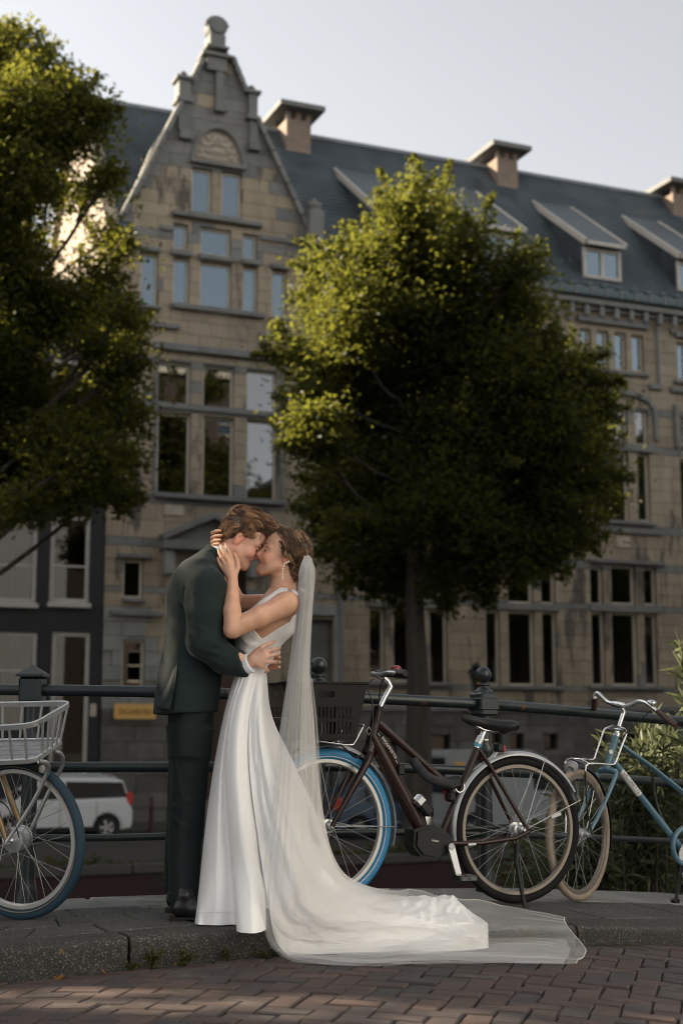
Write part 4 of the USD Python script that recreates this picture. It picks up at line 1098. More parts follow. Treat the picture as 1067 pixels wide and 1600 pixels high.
# ================================================================ across the water: cars, posts, lamp
M_carwhite = plain('car_white', (0.62, 0.63, 0.64), 0.35, coat_weight=.5)
M_carblue = plain('car_blue', (0.020, 0.045, 0.085), 0.3, coat_weight=.6)
M_vangrey = plain('van_grey', (0.30, 0.32, 0.32), 0.5)
M_carglass = plain('car_glass', (0.012, 0.014, 0.016), 0.06)
M_rubber = mat('tyre_rubber', (0.012, 0.012, 0.012), (0.022, 0.021, 0.020), scale=30, rough=.8)
M_alloy = plain('alloy', (0.45, 0.45, 0.45), 0.35, 0.8)
M_redlamp = plain('red_lamp', (0.55, 0.03, 0.015), 0.25)
M_blackplastic = plain('black_plastic', (0.006, 0.006, 0.0062), 0.5, specular_ior_level=.35)
M_amber = plain('amber_lamp', (0.65, 0.30, 0.03), 0.3)
def car(name, label, loc, ax, body, belt, glass, L, W, H, wheels, wr, mbody, taper=.16):
    """Side profiles in metres from the rear bumper; ax: heading of the car's length."""
    t = thing(name, label, 'car', loc)
    X = np.array([math.cos(ax), math.sin(ax), 0]); Y = np.array([-math.sin(ax), math.cos(ax), 0]); O = np.asarray(loc, float)
    low = sg.Polygon(body)
    for wx in wheels:
        low = low.difference(sg.Point(wx, wr).buffer(wr + .055, 14))
    lowin = low.buffer(-.05)
    mb = MB().prism(low, (O, X, FZ, Y), -W / 2 + .05, W / 2 - .05)
    for s in (-1, 1):                                        # rounded flanks
        mb.prism(lowin, (O, X, FZ, Y), s * (W / 2 - .0499), s * W / 2)
    b_ = put(t, 'body', mb, mbody)
    tp = np.array(belt)
    V = []
    for s, k in ((-1, 0), (1, 0)):
        pass
    cz = tp[:, 1]; zmin, zmax = cz.min(), cz.max()
    half = lambda z: W / 2 - .06 - taper * (z - zmin) / (zmax - zmin)
    ring = np.array(belt)
    a = np.array([O + X * x + FZ * z - Y * half(z) for x, z in ring]); c = np.array([O + X * x + FZ * z + Y * half(z) for x, z in ring])
    mb = MB().grid(np.stack([np.vstack([a, a[:1]]), np.vstack([c, c[:1]])], 0))
    tv, tri = trimesh.creation.triangulate_polygon(sg.Polygon(ring), engine='earcut')
    for s in (-1, 1):
        mb.add([O + X * x + FZ * z + Y * s * half(z) for x, z in tv], tri[:, ::s])
    put(t, 'cabin', mb, mbody)
    for g in glass:
        for s in (-1, 1):
            p = [O + X * x + FZ * z + Y * s * (half(z) + .006) for x, z in g]
            tr = trimesh.creation.triangulate_polygon(sg.Polygon(g), engine='earcut')
            put(t, 'side_window', MB().add([O + X * x + FZ * z + Y * s * (half(z) + .008) for x, z in tr[0]], tr[1]), M_carglass)
    # rear and front screens
    for (x0, z0), (x1, z1), o in (((belt[0][0], belt[0][1] + .06), (belt[1][0], belt[1][1] - .08), -.012), ((belt[-1][0], belt[-1][1] + .06), (belt[-2][0], belt[-2][1] - .08), .012)):
        q = [O + X * (x0 + o) + FZ * z0 - Y * (half(z0) - .1), O + X * (x0 + o) + FZ * z0 + Y * (half(z0) - .1), O + X * (x1 + o) + FZ * z1 + Y * (half(z1) - .1), O + X * (x1 + o) + FZ * z1 - Y * (half(z1) - .1)]
        put(t, 'screen', MB().add(q, [[0, 1, 2, 3]]), M_carglass)
    for wx in wheels:
        for s in (-1, 1):
            c_ = O + X * wx + FZ * wr + Y * s * (W / 2 - .13)
            w_ = put(t, 'wheel', MB().lathe(c_, Y * s, [(-.1, wr * .62), (-.1, wr * .93), (-.06, wr), (.07, wr), (.105, wr * .93), (.11, wr * .66), (.09, wr * .62)], 24), M_rubber, smooth=40)
            mb = MB().lathe(c_, Y * s, [(.06, wr * .64), (.085, wr * .62), (.06, wr * .56), (.05, wr * .5)], 20)
            for k in range(5):
                an = k * 2 * math.pi / 5; d = X * math.cos(an) + FZ * math.sin(an)
                mb.box(c_ + Y * s * .07 + d * wr * .31, (wr * .6, .07, .03), (d, np.cross(Y, d), Y))
            mb.lathe(c_, Y * s, [(.04, 0), (.085, .0), (.085, .05), (.04, .07)], 10)
            put(w_, 'rim', mb, M_alloy)
    for s in (-1, 1):
        put(t, 'tail_lamp', MB().bevel_box(O + X * .10 + FZ * (zmin + .04) + Y * s * (W / 2 - .10), (.16, .19, .34), .03, (X, Y, FZ)), M_redlamp)
        put(t, 'wing_mirror', MB().bevel_box(O + X * (belt[-1][0] - .25) + FZ * (zmin + .12) + Y * s * (W / 2 + .06), (.14, .2, .16), .03, (X, Y, FZ)), mbody)
    return t, O, X, Y
WG = G(165, 1309, 0, lambda x: ZS + 0 * x)
Xd = -(FU)                                           # the car points left along the street
p = np.array([P(195, 1300, WG[1] + .3)[0], P(207, 1300, WG[1] + .3)[1], ZS])
suv, O, X, Y = car('parked_car', 'white boxy parked car with roof rails and red tail lamp', p, math.atan2(Xd[1], Xd[0]),
    [(0.02, .42), (.06, .30), (.5, .24), (3.7, .24), (4.12, .32), (4.2, .55), (4.15, .82), (3.9, .97), (3.1, 1.05), (.12, 1.06), (.02, .75)],
    [(.10, 1.05), (.26, 1.56), (.55, 1.66), (1.9, 1.68), (2.55, 1.60), (3.25, 1.04)],
    [[(.16, 1.12), (.28, 1.52), (1.85, 1.56), (1.85, 1.09)], [(1.95, 1.09), (1.95, 1.55), (2.45, 1.50), (3.02, 1.09)]],
    4.22, 1.78, 1.68, (.72, 3.30), .325, M_carwhite)
for s in (-1, 1):
    put(suv, 'roof_rail', MB().tube([O + X * x + Y * s * .58 + FZ * z for x, z in ((.42, 1.64), (.6, 1.72), (2.2, 1.73), (2.4, 1.64))], .022, 6), M_alloy)
for s in (-1, 1):
    for x in (1.02, 2.02, 3.0):
        put(suv, 'door_seam', MB().box(O + X * x + Y * s * .891 + FZ * .68, (.014, .004, .72), (X, Y, FZ)), M_blackplastic)
    for x in (1.12, 2.12):
        put(suv, 'door_handle', MB().bevel_box(O + X * x + Y * s * .90 + FZ * .90, (.17, .03, .035), .008, (X, Y, FZ)), M_carwhite)
    put(suv, 'sill_trim', MB().box(O + X * 2.0 + Y * s * .892 + FZ * .30, (2.0, .008, .12), (X, Y, FZ)), M_blackplastic)
put(suv, 'number_plate', MB().bevel_box(O - X * .005 + FZ * .72, (.02, .52, .11), .005, (X, Y, FZ)), plain('plate_yellow', (.65, .45, .05), .5))
WG2 = G(545, 1310, 0, lambda x: ZS + 0 * x)
p = np.array([P(506, 1300, WG2[1])[0], P(506, 1300, WG2[1])[1], ZS])
c2, O, X, Y = car('parked_car', 'dark blue parked car seen through the spokes of the brown bicycle', p, math.atan2(FU[1], FU[0]),
    [(0.02, .40), (.08, .28), (.5, .22), (3.5, .22), (3.9, .30), (3.98, .52), (3.85, .74), (3.0, .92), (.10, .95), (.02, .70)],
    [(.08, .94), (.45, 1.36), (1.0, 1.45), (1.7, 1.45), (2.2, 1.36), (2.95, .92)],
    [[(.62, 1.0), (.78, 1.32), (1.35, 1.37), (1.35, .98)], [(1.42, .98), (1.42, 1.37), (2.1, 1.31), (2.7, .97)]],
    3.98, 1.70, 1.45, (.70, 3.2), .30, M_carblue)
WG3 = G(745, 1312, 0, lambda x: ZS + 0 * x)
p = np.array([P(672, 1300, WG3[1])[0], P(672, 1300, WG3[1])[1], ZS])
van, O, X, Y = car('parked_van', 'pale grey delivery van parked behind the rear wheel of the brown bicycle', p, math.atan2(FU[1], FU[0]),
    [(0.02, .45), (.06, .32), (.5, .26), (4.4, .26), (4.72, .35), (4.78, .7), (4.6, 1.0), (3.9, 1.2), (.06, 1.2), (.02, .8)],
    [(.06, 1.19), (.10, 2.28), (.25, 2.40), (2.7, 2.40), (3.2, 2.2), (3.95, 1.2)],
    [[(2.75, 1.3), (2.75, 1.95), (3.15, 1.95), (3.62, 1.3)]], 4.8, 1.95, 2.4, (.85, 3.8), .34, M_vangrey, taper=.10)
tag(van.prim, category='van')
put(van, 'roof_beacon', MB().bevel_box(O + X * .4 - Y * .55 + FZ * 2.0 - Y * .42, (.30, .10, .16), .02, (X, Y, FZ)), M_amber)
M_maroon = plain('bollard_maroon', (0.060, 0.016, 0.014), 0.5)
k = 0
for px in (237, 330, 465, 690, 835, 975):
    u = FP(px, 1270, -3.75)[0]
    b0 = F(u, -3.75, ZS)
    bl_ = thing('bollard', ['maroon street bollard behind the white car', 'maroon street bollard behind the couple', 'maroon street bollard behind the black crate', 'maroon street bollard behind the tree trunk', 'maroon street bollard behind the grey van', 'maroon street bollard far right along the pavement'][k], 'bollard', b0, 'bollards along the far pavement'); k += 1
    put(bl_, 'post', MB().lathe(b0, FZ, [(0, .09), (.05, .09), (.1, .075), (.7, .062), (.72, .075), (.78, .075), (.8, .06), (1.02, .055), (1.05, .03), (1.06, 0)], 12), M_maroon, smooth=40)
    mb = MB()
    for j in range(3):
        mb.bevel_box(b0 + FZ * (.9 - .0 * j) + np.array([math.sin(-FA + (j - 1) * .01), -math.cos(FA), 0]) * .058 + FU * 0, (.03, .006, .03), .002, (FU, FW, FZ)) if j == 0 else mb.bevel_box(b0 + FZ * (.9 - .045 * j) - FW * .058, (.03, .006, .03), .002, (FU, FW, FZ))
    put(bl_, 'cross', mb, plain(f'bollard_cross_{k}', (.25, .06, .05), .5), kind='stuff')
# street lamp with a crowned lantern
lb = P(746, 1200, 37.5); lb[2] = ZS
lamp = thing('street_lamp', 'old fashioned dark street lantern on a post, behind the ball topped railing post', 'street lamp', lb)
zl = P(746, 1080, 37.5)[2]; zt_ = P(746, 1034, 37.5)[2]; hl = zt_ - zl
put(lamp, 'lamp_post', MB().lathe(lb, FZ, [(0, .16), (.5, .14), (.55, .09), (1.2, .07), (1.25, .1), (1.3, .06), (zl - ZS - .1, .045), (zl - ZS, .09)], 12), M_iron, smooth=40)
mb = MB()
for s in range(6):
    a0 = s * math.pi / 3
    d = np.array([math.cos(a0), math.sin(a0), 0])
    mb.tube([lb + FZ * (zl - ZS) + d * .10, lb + FZ * (zl - ZS + hl * .62) + d * .21], .014, 5)
lf = put(lamp, 'lantern_frame', mb, M_iron, kind='stuff')
put(lf, 'lantern_glass', MB().lathe(lb + FZ * (zl - ZS), FZ, [(.02, .09), (hl * .6, .195)], 6), M_pane)
put(lamp, 'lantern_roof', MB().lathe(lb + FZ * (zl - ZS + hl * .62), FZ, [(0, .25), (.03, .25), (hl * .2, .09), (hl * .22, .12), (hl * .28, .12), (hl * .30, .04), (hl * .36, .05), (hl * .38, 0)], 12), M_iron)
# parked bicycle across the water, seen below the brown frame
bq = P(622, 1300, 36.6); bq[2] = ZS
fb = thing('bicycle', 'small dark bicycle standing across the water, seen below the brown frame', 'bicycle', bq)
for s in (0, 1):
    c = bq + FU * (1.05 * s) + FZ * .34
    w_ = put(fb, 'wheel', MB().tube([c + (FU * math.cos(a) + FZ * math.sin(a)) * .32 for a in np.linspace(0, 2 * np.pi, 29)[:-1]], .022, 6, closed=True), M_alloy)
    mb = MB()
    for a in np.linspace(0, 2 * np.pi, 15)[:-1]:
        mb.tube([c, c + (FU * math.cos(a) + FZ * math.sin(a)) * .31], .003, 3, caps=False)
    put(w_, 'spokes', mb, M_alloy, kind='stuff')
pts = {'r': (1.05, .34), 'f': (0, .34), 'bb': (.62, .30), 's': (.75, .85), 'h': (.18, .88), 'g': (.14, 1.05), 'd': (.77, .95)}
q = {k_: bq + FU * a + FZ * z for k_, (a, z) in pts.items()}
mb = MB()
for a, c in (('r', 'bb'), ('r', 's'), ('bb', 'd'), ('bb', 'h'), ('s', 'h'), ('f', 'g')):
    mb.tube([q[a], q[c]], .018, 6)
put(fb, 'frame', mb, M_blackplastic)
put(fb, 'saddle', MB().bevel_box(q['d'] + FZ * .04, (.26, .16, .06), .02, (FU, FW, FZ)), M_blackplastic)
put(fb, 'handlebar', MB().tube([q['g'] + FW * .28 + FU * .1, q['g'] + FW * .2, q['g'] - FW * .2, q['g'] - FW * .28 + FU * .1], .014, 6), M_alloy)
# low green growth on top of the far quay wall
rg = np.random.default_rng(44)
n = 5000
pos = np.array([F(u, QW + .1 + abs(rg.normal(0, .3)), ZS + .04 + abs(rg.normal(0, .12)) * (meshkit.noise([[u * .6, 0, 0]], 2)[0] > .45)) for u in rg.uniform(-22, 26, n)])
t_ = solo('quay_weeds', leaves_mesh(pos, rg, .12, .2), M_leaf, 'low green weeds growing along the top of the far quay wall', 'weeds', kind='stuff')

# ================================================================ the leafy bush behind the railing on the right
M_willow = leaf_mat('bush_leaf', (0.10, 0.118, 0.062), (0.26, 0.27, 0.17), (0.17, 0.19, 0.09), .5)
M_ivy = leaf_mat('ground_leaf', (0.045, 0.062, 0.022), (0.10, 0.125, 0.050), (0.11, 0.13, 0.05), .5)
bx = P(1010, 1400, 9.3)
bush = thing('bush', 'green willow like bush with long narrow leaves behind the railing on the right', 'bush', [bx[0], bx[1], -.6])
structure('planting_bank', MB().box([5.0, 10.9, -2.3], (7.4, 3.4, 3.9)), M_earth)
st, pos, dirs = MB(), [], []
tips = [(1064, 1000, 9.0), (1050, 1120, 9.2), (1020, 1140, 9.3), (985, 1160, 9.2), (1000, 1130, 9.6), (1045, 1150, 9.0), (960, 1200, 9.1), (950, 1230, 9.3), (975, 1185, 9.6), (1085, 1130, 9.4), (1010, 1180, 9.0), (1040, 1200, 9.0), (935, 1270, 9.1), (930, 1300, 9.3), (965, 1250, 9.0), (1000, 1240, 9.1), (1030, 1260, 9.0),
        (1062, 1220, 9.0), (915, 1335, 9.2), (890, 1350, 9.3), (880, 1300, 9.3), (860, 1330, 9.4), (940, 1350, 9.0), (980, 1320, 9.0), (1010, 1300, 9.0), (1050, 1300, 9.0), (1100, 1180, 9.6), (1130, 1150, 9.8), (1160, 1200, 9.8), (1120, 1260, 9.4), (1180, 1140, 10.2), (845, 1290, 9.6), (870, 1240, 9.8), (1085, 1140, 9.2), (1025, 1105, 9.6), (840, 1345, 9.5), (990, 1200, 9.8), (1060, 1160, 9.8), (1035, 1225, 9.7), (955, 1290, 9.8), (905, 1310, 9.8), (945, 1160, 9.0), (960, 1145, 9.2), (925, 1215, 9.2), (980, 1215, 9.0), (905, 1260, 9.3), (950, 1180, 9.4), (1000, 1160, 8.9), (1040, 1130, 8.9), (1060, 1200, 8.9)]
for k, (x, y, Y) in enumerate(tips):
    tip = P(x, y, Y)
    b0 = np.array([tip[0] * .6 + bx[0] * .4 + rg.normal(0, .12), Y + .15 + rg.normal(0, .15), -.40])
    path = spline([b0, (b0 * .45 + tip * .55) + [0, 0, .10] + rg.normal(0, .05, 3), tip], 24)
    st.tube(path, np.linspace(.010, .003, 24), 5, caps=False)
    m = int(30 + 55 * np.linalg.norm(tip - b0))
    for _ in range(m):
        s = rg.uniform(.15, 1.0) ** .7
        i = int(s * 23)
        pos.append(path[i]); dirs.append(unit(path[min(i + 1, 23)] - path[max(i - 1, 0)]) * .5 + rg.normal(0, .55, 3))
put(bush, 'stem', st, M_bark, kind='stuff')
def long_leaves(pos, dirs, rg, L0, W0):
    n = len(pos); pos = np.array(pos); a = np.array(dirs); a /= np.linalg.norm(a, axis=1, keepdims=True)
    b_ = np.cross(a, rg.normal(size=(n, 3))); b_ /= np.linalg.norm(b_, axis=1, keepdims=True)
    c = np.cross(a, b_)
    L = L0 * rg.uniform(.5, 1.2, (n, 1)); W = W0 * rg.uniform(.7, 1.2, (n, 1))
    dr = np.array([0, 0, -1.0]) * L * rg.uniform(0, .35, (n, 1))
    v = np.stack([pos, pos + a * L * .35 + b_ * W * .5 + c * W * .15, pos + a * L * .35 - b_ * W * .5 + c * W * .15, pos + a * L * .7 + b_ * W * .38 + dr * .4, pos + a * L * .7 - b_ * W * .38 + dr * .4, pos + a * L + dr], 1).reshape(-1, 3)
    o = np.arange(n)[:, None] * 6
    return v, np.vstack([o + [0, 1, 2], o + [1, 3, 2], o + [2, 3, 4], o + [3, 5, 4]])
put(bush, 'foliage', long_leaves(pos, dirs, rg, .15, .024), M_willow, kind='stuff')
pos = np.stack([rg.uniform(1.05, 5.5, 5200), rg.uniform(9.05, 10.6, 5200), np.zeros(5200)], 1)
pos[:, 2] = -.40 + np.abs(rg.normal(0, .16, 5200)) * (.5 + meshkit.noise(pos * 2.2, 4)) + .22 * np.clip(pos[:, 1] - 9.1, 0, 1)
solo('ground_cover', leaves_mesh(pos, rg, .085, .4), M_ivy, 'dark green ground cover below the bush behind the railing', 'plants', kind='stuff')

# weeds along the kerb, and a few fallen leaves
M_weed = leaf_mat('weed_leaf', (0.075, 0.085, 0.020), (0.145, 0.140, 0.040), (0.15, 0.15, 0.04))
def weed(px, py, h, w, n, label):
    g = G(px, py, 0, rz)
    t = thing('weed', label, 'weed', g, 'weeds in the kerb joint')
    mb, pos = MB(), []
    for k in range(7):
        tip = g + np.array([rg.normal(0, w), -abs(rg.normal(0, w * .5)), h * rg.uniform(.55, 1.0)])
        pth = spline([g + [rg.normal(0, w * .4), -.004, 0], (g + tip) / 2 + [rg.normal(0, .008), 0, .01], tip], 8)
        mb.tube(pth, .0011, 4, caps=False)
        for _ in range(n // 7):
            pos.append(pth[rg.integers(1, 8)] + rg.normal(0, .006, 3))
    put(t, 'stem', mb, M_weed, kind='stuff')
    put(t, 'leaf', leaves_mesh(np.array(pos), rg, .017, .3), M_weed, kind='stuff')
weed(241, 1514, .085, .022, 150, 'tallest yellow green weed at the kerb, below the man')
weed(287, 1510, .060, .030, 120, 'bushy low weed at the kerb, left of the gown')
weed(356, 1502, .045, .016, 60, 'small weed at the kerb just left of the veil')
weed(206, 1518, .03, .020, 60, 'flat patch of weed at the kerb, farthest left')
weed(415, 1497, .022, .030, 70, 'low moss like weed beside the hem of the veil')
n = 900
kk = rg.uniform(20, NS - 20, n)
pos = np.array([np.r_[at(k, -abs(rg.normal(0, .02))), 0] for k in kk]); pos[:, 2] = rz(pos[:, 0]) + .002
keep = meshkit.noise(pos * 4, 8) > .55
solo('kerb_moss', leaves_mesh(pos[keep], rg, .012, 1.0), M_weed, 'thin line of moss where the bricks meet the kerb', 'moss', kind='stuff')
M_dry = leaf_mat('dry_leaf', (0.30, 0.13, 0.03), (0.34, 0.18, 0.06), (0.3, 0.15, 0.05))
for px, py, s, lab in ((93, 1529, .045, 'orange brown fallen leaf on the bricks at the far left'), (163, 1521, .03, 'small dry fallen leaf on the bricks by the kerb'), (815, 1417, .05, 'dry orange fallen leaf on the pavement under the rear wheel')):
    g = G(px, py, .006, rz if py > 1450 else pz)
    solo('fallen_leaf', leaves_mesh(np.array([g]), rg, s, 2.0, .4), M_dry, lab, 'leaf')
# ================================================================ bodies as smooth implicit surfaces, meshed with surface nets
class Body:
    def __init__(self):
        self.ps = []
    def add(self, fn, c, r, k=.01, mode=1):
        self.ps.append((fn, np.asarray(c, float), float(r), float(k), mode)); return self
    def cap(self, a, b, ra, rb=None, k=.012, mode=1):
        a, b = np.asarray(a, float), np.asarray(b, float); rb = ra if rb is None else rb
        ab = b - a; L2 = max(ab @ ab, 1e-9)
        def fn(p):
            t = np.clip((p - a) @ ab / L2, 0, 1)
            return np.linalg.norm(p - a - t[:, None] * ab, axis=1) - (ra + (rb - ra) * t)
        return self.add(fn, (a + b) / 2, math.sqrt(L2) / 2 + max(ra, rb), k, mode)
    def chain(self, pts, rs, k=.008):
        for i in range(len(pts) - 1):
            self.cap(pts[i], pts[i + 1], rs[i], rs[i + 1], k)
        return self
    def ell(self, c, r, ax=None, k=.012, mode=1):
        c, r = np.asarray(c, float), np.asarray(r, float); A = np.eye(3) if ax is None else np.asarray(ax, float)
        def fn(p):
            q = (p - c) @ A.T
            k0 = np.linalg.norm(q / r, axis=1); k1 = np.linalg.norm(q / (r * r), axis=1)
            return np.where(k0 < 1e-6, -r.min(), k0 * (k0 - 1) / np.maximum(k1, 1e-9))
        return self.add(fn, c, r.max(), k, mode)
    def loft(self, rows, k=.02, mode=1, power=2.0, inflate=0.0):
        """rows: (z, xc, rx, yc, ry) from top to bottom."""
        R = np.array(sorted(rows), float)
        z0, z1 = R[0, 0], R[-1, 0]
        cs = [np.array(v) for v in (R[:, 1], R[:, 2], R[:, 3], R[:, 4])]
        from scipy.interpolate import PchipInterpolator
        ip = [PchipInterpolator(R[:, 0], c) for c in cs]
        def fn(p):
            z = np.clip(p[:, 2], z0, z1)
            xc, rx, yc, ry = [f(z) for f in ip]
            q = (np.abs((p[:, 0] - xc) / rx) ** power + np.abs((p[:, 1] - yc) / ry) ** power) ** (1 / power)
            d = (q - 1) * np.minimum(rx, ry) * .9
            dz = np.maximum(p[:, 2] - z1, z0 - p[:, 2])
            return np.maximum(d, dz) - inflate
        c = np.array([R[:, 1].mean(), R[:, 3].mean(), (z0 + z1) / 2])
        r = math.sqrt(((z1 - z0) / 2) ** 2 + (R[:, 2].max() + np.ptp(R[:, 1])) ** 2 + R[:, 4].max() ** 2)
        return self.add(fn, c, r, k, mode)
    def value(self, p, sel=None):
        d = np.full(len(p), 1.0)
        for fn, c, r, k, mode in (self.ps if sel is None else sel):
            e = fn(p)
            if mode == 1:
                h = np.maximum(k - np.abs(d - e), 0) / k; d = np.minimum(d, e) - h * h * k * .25
            elif mode == -1:
                e = -e; h = np.maximum(k - np.abs(d - e), 0) / k; d = np.maximum(d, e) + h * h * k * .25
            elif mode == 2:      # keep only what is inside
                d = np.maximum(d, e)
            else:                # displacement
                d = d + e
        return d
    def mesh(self, h):
        lo = np.min([c - r for _, c, r, _, m in self.ps if m == 1], 0) - 3 * h
        hi = np.max([c + r for _, c, r, _, m in self.ps if m == 1], 0) + 3 * h
        B = 6
        n = (np.ceil((hi - lo) / (h * B)).astype(int) + 1) * B + 1
        N = (n - 1) // B
        # coarse pass at block centres
        g = [lo[a] + (np.arange(N[a]) + .5) * h * B for a in range(3)]
        C = np.stack(np.meshgrid(*g, indexing='ij'), -1)
        cd = self.value(C.reshape(-1, 3)).reshape(N)
        near = np.abs(cd) < h * B * 1.35 + .004
        D = np.repeat(np.repeat(np.repeat(np.sign(cd).astype(np.float32), B, 0), B, 1), B, 2)
        D = np.pad(D, ((0, 1),) * 3, mode='edge')
        S = 5                                   # blocks per chunk side
        for i in range(0, N[0], S):
            for j in range(0, N[1], S):
                for k in range(0, N[2], S):
                    sub = near[i:i + S, j:j + S, k:k + S]
                    if not sub.any():
                        continue
                    ii, jj, kk = np.nonzero(sub)
                    m = np.zeros(tuple(np.array(sub.shape) * B + 1), bool)
                    for a, b, c in zip(ii, jj, kk):
                        m[a * B:a * B + B + 1, b * B:b * B + B + 1, c * B:c * B + B + 1] = True
                    idx = np.argwhere(m) + np.array([i, j, k]) * B
                    p = lo + idx * h
                    c0, r0 = (p.min(0) + p.max(0)) / 2, np.linalg.norm(np.ptp(p, axis=0)) / 2
                    sel = [q for q in self.ps if q[4] not in (1, -1) or np.linalg.norm(q[1] - c0) < q[2] + r0 + q[3] + .03]
                    D[idx[:, 0], idx[:, 1], idx[:, 2]] = self.value(p, sel)
        return nets(D, lo, h)
def nets(D, lo, h):
    s = D < 0
    n = np.array(D.shape)
    c = np.zeros(n - 1, np.int8)
    for a in (0, 1):
        for b in (0, 1):
            for d in (0, 1):
                c += s[a:n[0] - 1 + a, b:n[1] - 1 + b, d:n[2] - 1 + d]
    cell = np.argwhere((c > 0) & (c < 8))
    num = np.full(n - 1, -1, np.int64); num[tuple(cell.T)] = np.arange(len(cell))
    acc = np.zeros((len(cell), 3)); cnt = np.zeros(len(cell))
    corners = [(0, 0, 0), (1, 0, 0), (0, 1, 0), (1, 1, 0), (0, 0, 1), (1, 0, 1), (0, 1, 1), (1, 1, 1)]
    for a, b in ((0, 1), (2, 3), (4, 5), (6, 7), (0, 2), (1, 3), (4, 6), (5, 7), (0, 4), (1, 5), (2, 6), (3, 7)):
        ca, cb = np.array(corners[a]), np.array(corners[b])
        va, vb = D[tuple((cell + ca).T)], D[tuple((cell + cb).T)]
        x = (va < 0) != (vb < 0)
        t = np.where(x, va / np.where(np.abs(va - vb) < 1e-12, 1, va - vb), 0)
        acc += x[:, None] * (ca + t[:, None] * (cb - ca)); cnt += x
    v = lo + (cell + acc / np.maximum(cnt, 1)[:, None]) * h
    F_ = []
    for ax in range(3):
        o1, o2 = (ax + 1) % 3, (ax + 2) % 3
        sl = [slice(None)] * 3; sl2 = [slice(None)] * 3
        sl[ax] = slice(0, n[ax] - 1); sl2[ax] = slice(1, n[ax])
        e = np.argwhere(s[tuple(sl)] != s[tuple(sl2)])
        e = e[(e[:, o1] > 0) & (e[:, o2] > 0) & (e[:, o1] < n[o1] - 1) & (e[:, o2] < n[o2] - 1)]
        inside = s[tuple(e.T)]
        q = []
        for d1, d2 in ((1, 1), (0, 1), (0, 0), (1, 0)):
            k = e.copy(); k[:, o1] -= d1; k[:, o2] -= d2
            q.append(num[tuple(k.T)])
        q = np.stack(q, 1)
        q[~inside] = q[~inside][:, ::-1]
        F_.append(q[(q >= 0).all(1)])
    q = np.vstack(F_)
    return v, np.vstack([q[:, [0, 1, 2]], q[:, [0, 2, 3]]])
def smooth_mesh(m, it=6):
    import scipy.sparse as sp
    v, f = np.array(m[0], float), m[1]
    e = np.vstack([f[:, [0, 1]], f[:, [1, 2]], f[:, [2, 0]]]); e = np.vstack([e, e[:, ::-1]])
    A = sp.coo_matrix((np.ones(len(e)), (e[:, 0], e[:, 1])), shape=(len(v), len(v))).tocsr(); A.data[:] = 1
    D = sp.diags(1 / np.maximum(np.asarray(A.sum(1)).ravel(), 1)) @ A
    for _ in range(it):
        v = v + .5 * (D @ v - v)
        v = v - .52 * (D @ v - v)
    return v, f

# ================================================================ the couple
YM, YW = 6.30, 6.27                          # how far away he and she stand
def PM(px, py, d=0.0):
    return P(px, py, YM + d)
def rowsM(items, Y):
    out = []
    for py, xl, xr, ry, dy in items:
        a, b = P(xl, py, Y + dy), P(xr, py, Y + dy)
        out.append((a[2], (a[0] + b[0]) / 2, (b[0] - a[0]) / 2, Y + dy, ry))
    return out
class Head:
    """Local frame: x forward, y to the far side (away from the camera), z up; origin between the ears."""
    def __init__(self, origin, face, pitch, s=1.0, yaw=0.0):
        c, n = math.cos(pitch), math.sin(pitch)
        self.o, self.s = np.asarray(origin, float), s
        f = np.array([face * c, 0, n]); u = np.array([-face * n, 0, c]); y = np.array([0, 1.0, 0])
        cy, sy = math.cos(yaw), math.sin(yaw)
        self.f, self.y, self.u = f * cy + y * sy, y * cy - f * sy, u
        self.ax = np.array([self.f, self.y, self.u])
    def __call__(self, x, y, z):
        return self.o + self.s * (self.f * x + self.y * y + self.u * z)
    def loc(self, p):
        return (p - self.o) @ self.ax.T / self.s
def head_prims(b, H, woman=False):
    s = H.s
    E = lambda c, r, k=.012, mode=1: b.ell(H(*c), np.array(r) * s, H.ax, k * s, mode)
    C = lambda p, q, ra, rb, k=.012, mode=1: b.cap(H(*p), H(*q), ra * s, rb * s, k * s, mode)
    E((-.010, 0, .052), (.092, .074, .079))
    E((.040, 0, .058), (.060, .062, .054), .03)
    E((.034, 0, -.012), (.064, .060, .080), .03)
    for t in (-1, 1):
        C((.010, t * .050, -.045), (.070, t * .018, -.090), .019 if not woman else .016, .017 if not woman else .014, .03)
        E((.064, t * .038, -.026), (.026, .024, .022), .02)
        C((.089, t * .010, .031), (.074, t * .046, .027), .0105 if not woman else .008, .009, .016)
    E((.080, 0, -.090), (.018, .020 if not woman else .016, .018), .02)
    E((.074, 0, -.052), (.026, .030, .028), .02)
    C((.094, 0, .018), (.114, 0, -.022), .0075 if not woman else .0065, .0105 if not woman else .009, .014)
    for t in (-1, 1):
        E((.103, t * .011, -.030), (.010, .0075, .0075), .006)
        E((.098, t * .032, .009), (.016, .017, .012), .012, -1)
        E((.079, t * .031, .008), (.0135, .0135, .0125), .004)
        C((.0985, t * .001, -.0465), (.084, t * .024, -.043), .0055, .0035, .004)
        C((.0955, t * .001, -.0660), (.082, t * .024, -.054), .0062, .0035, .004)
    E((.100, 0, -.0540), (.023, .023, .0080), .003, -1)
    ex = -.016 if woman else -.008
    for t in (-1, 1):
        E((ex, t * (.074 if not woman else .070), .002), (.0175, .008, .0305), .006)
        E((ex - .003, t * .080, .010), (.0135, .006, .0185), .006)
        E((ex + .003, t * .086, .006), (.0095, .008, .017), .004, -1)
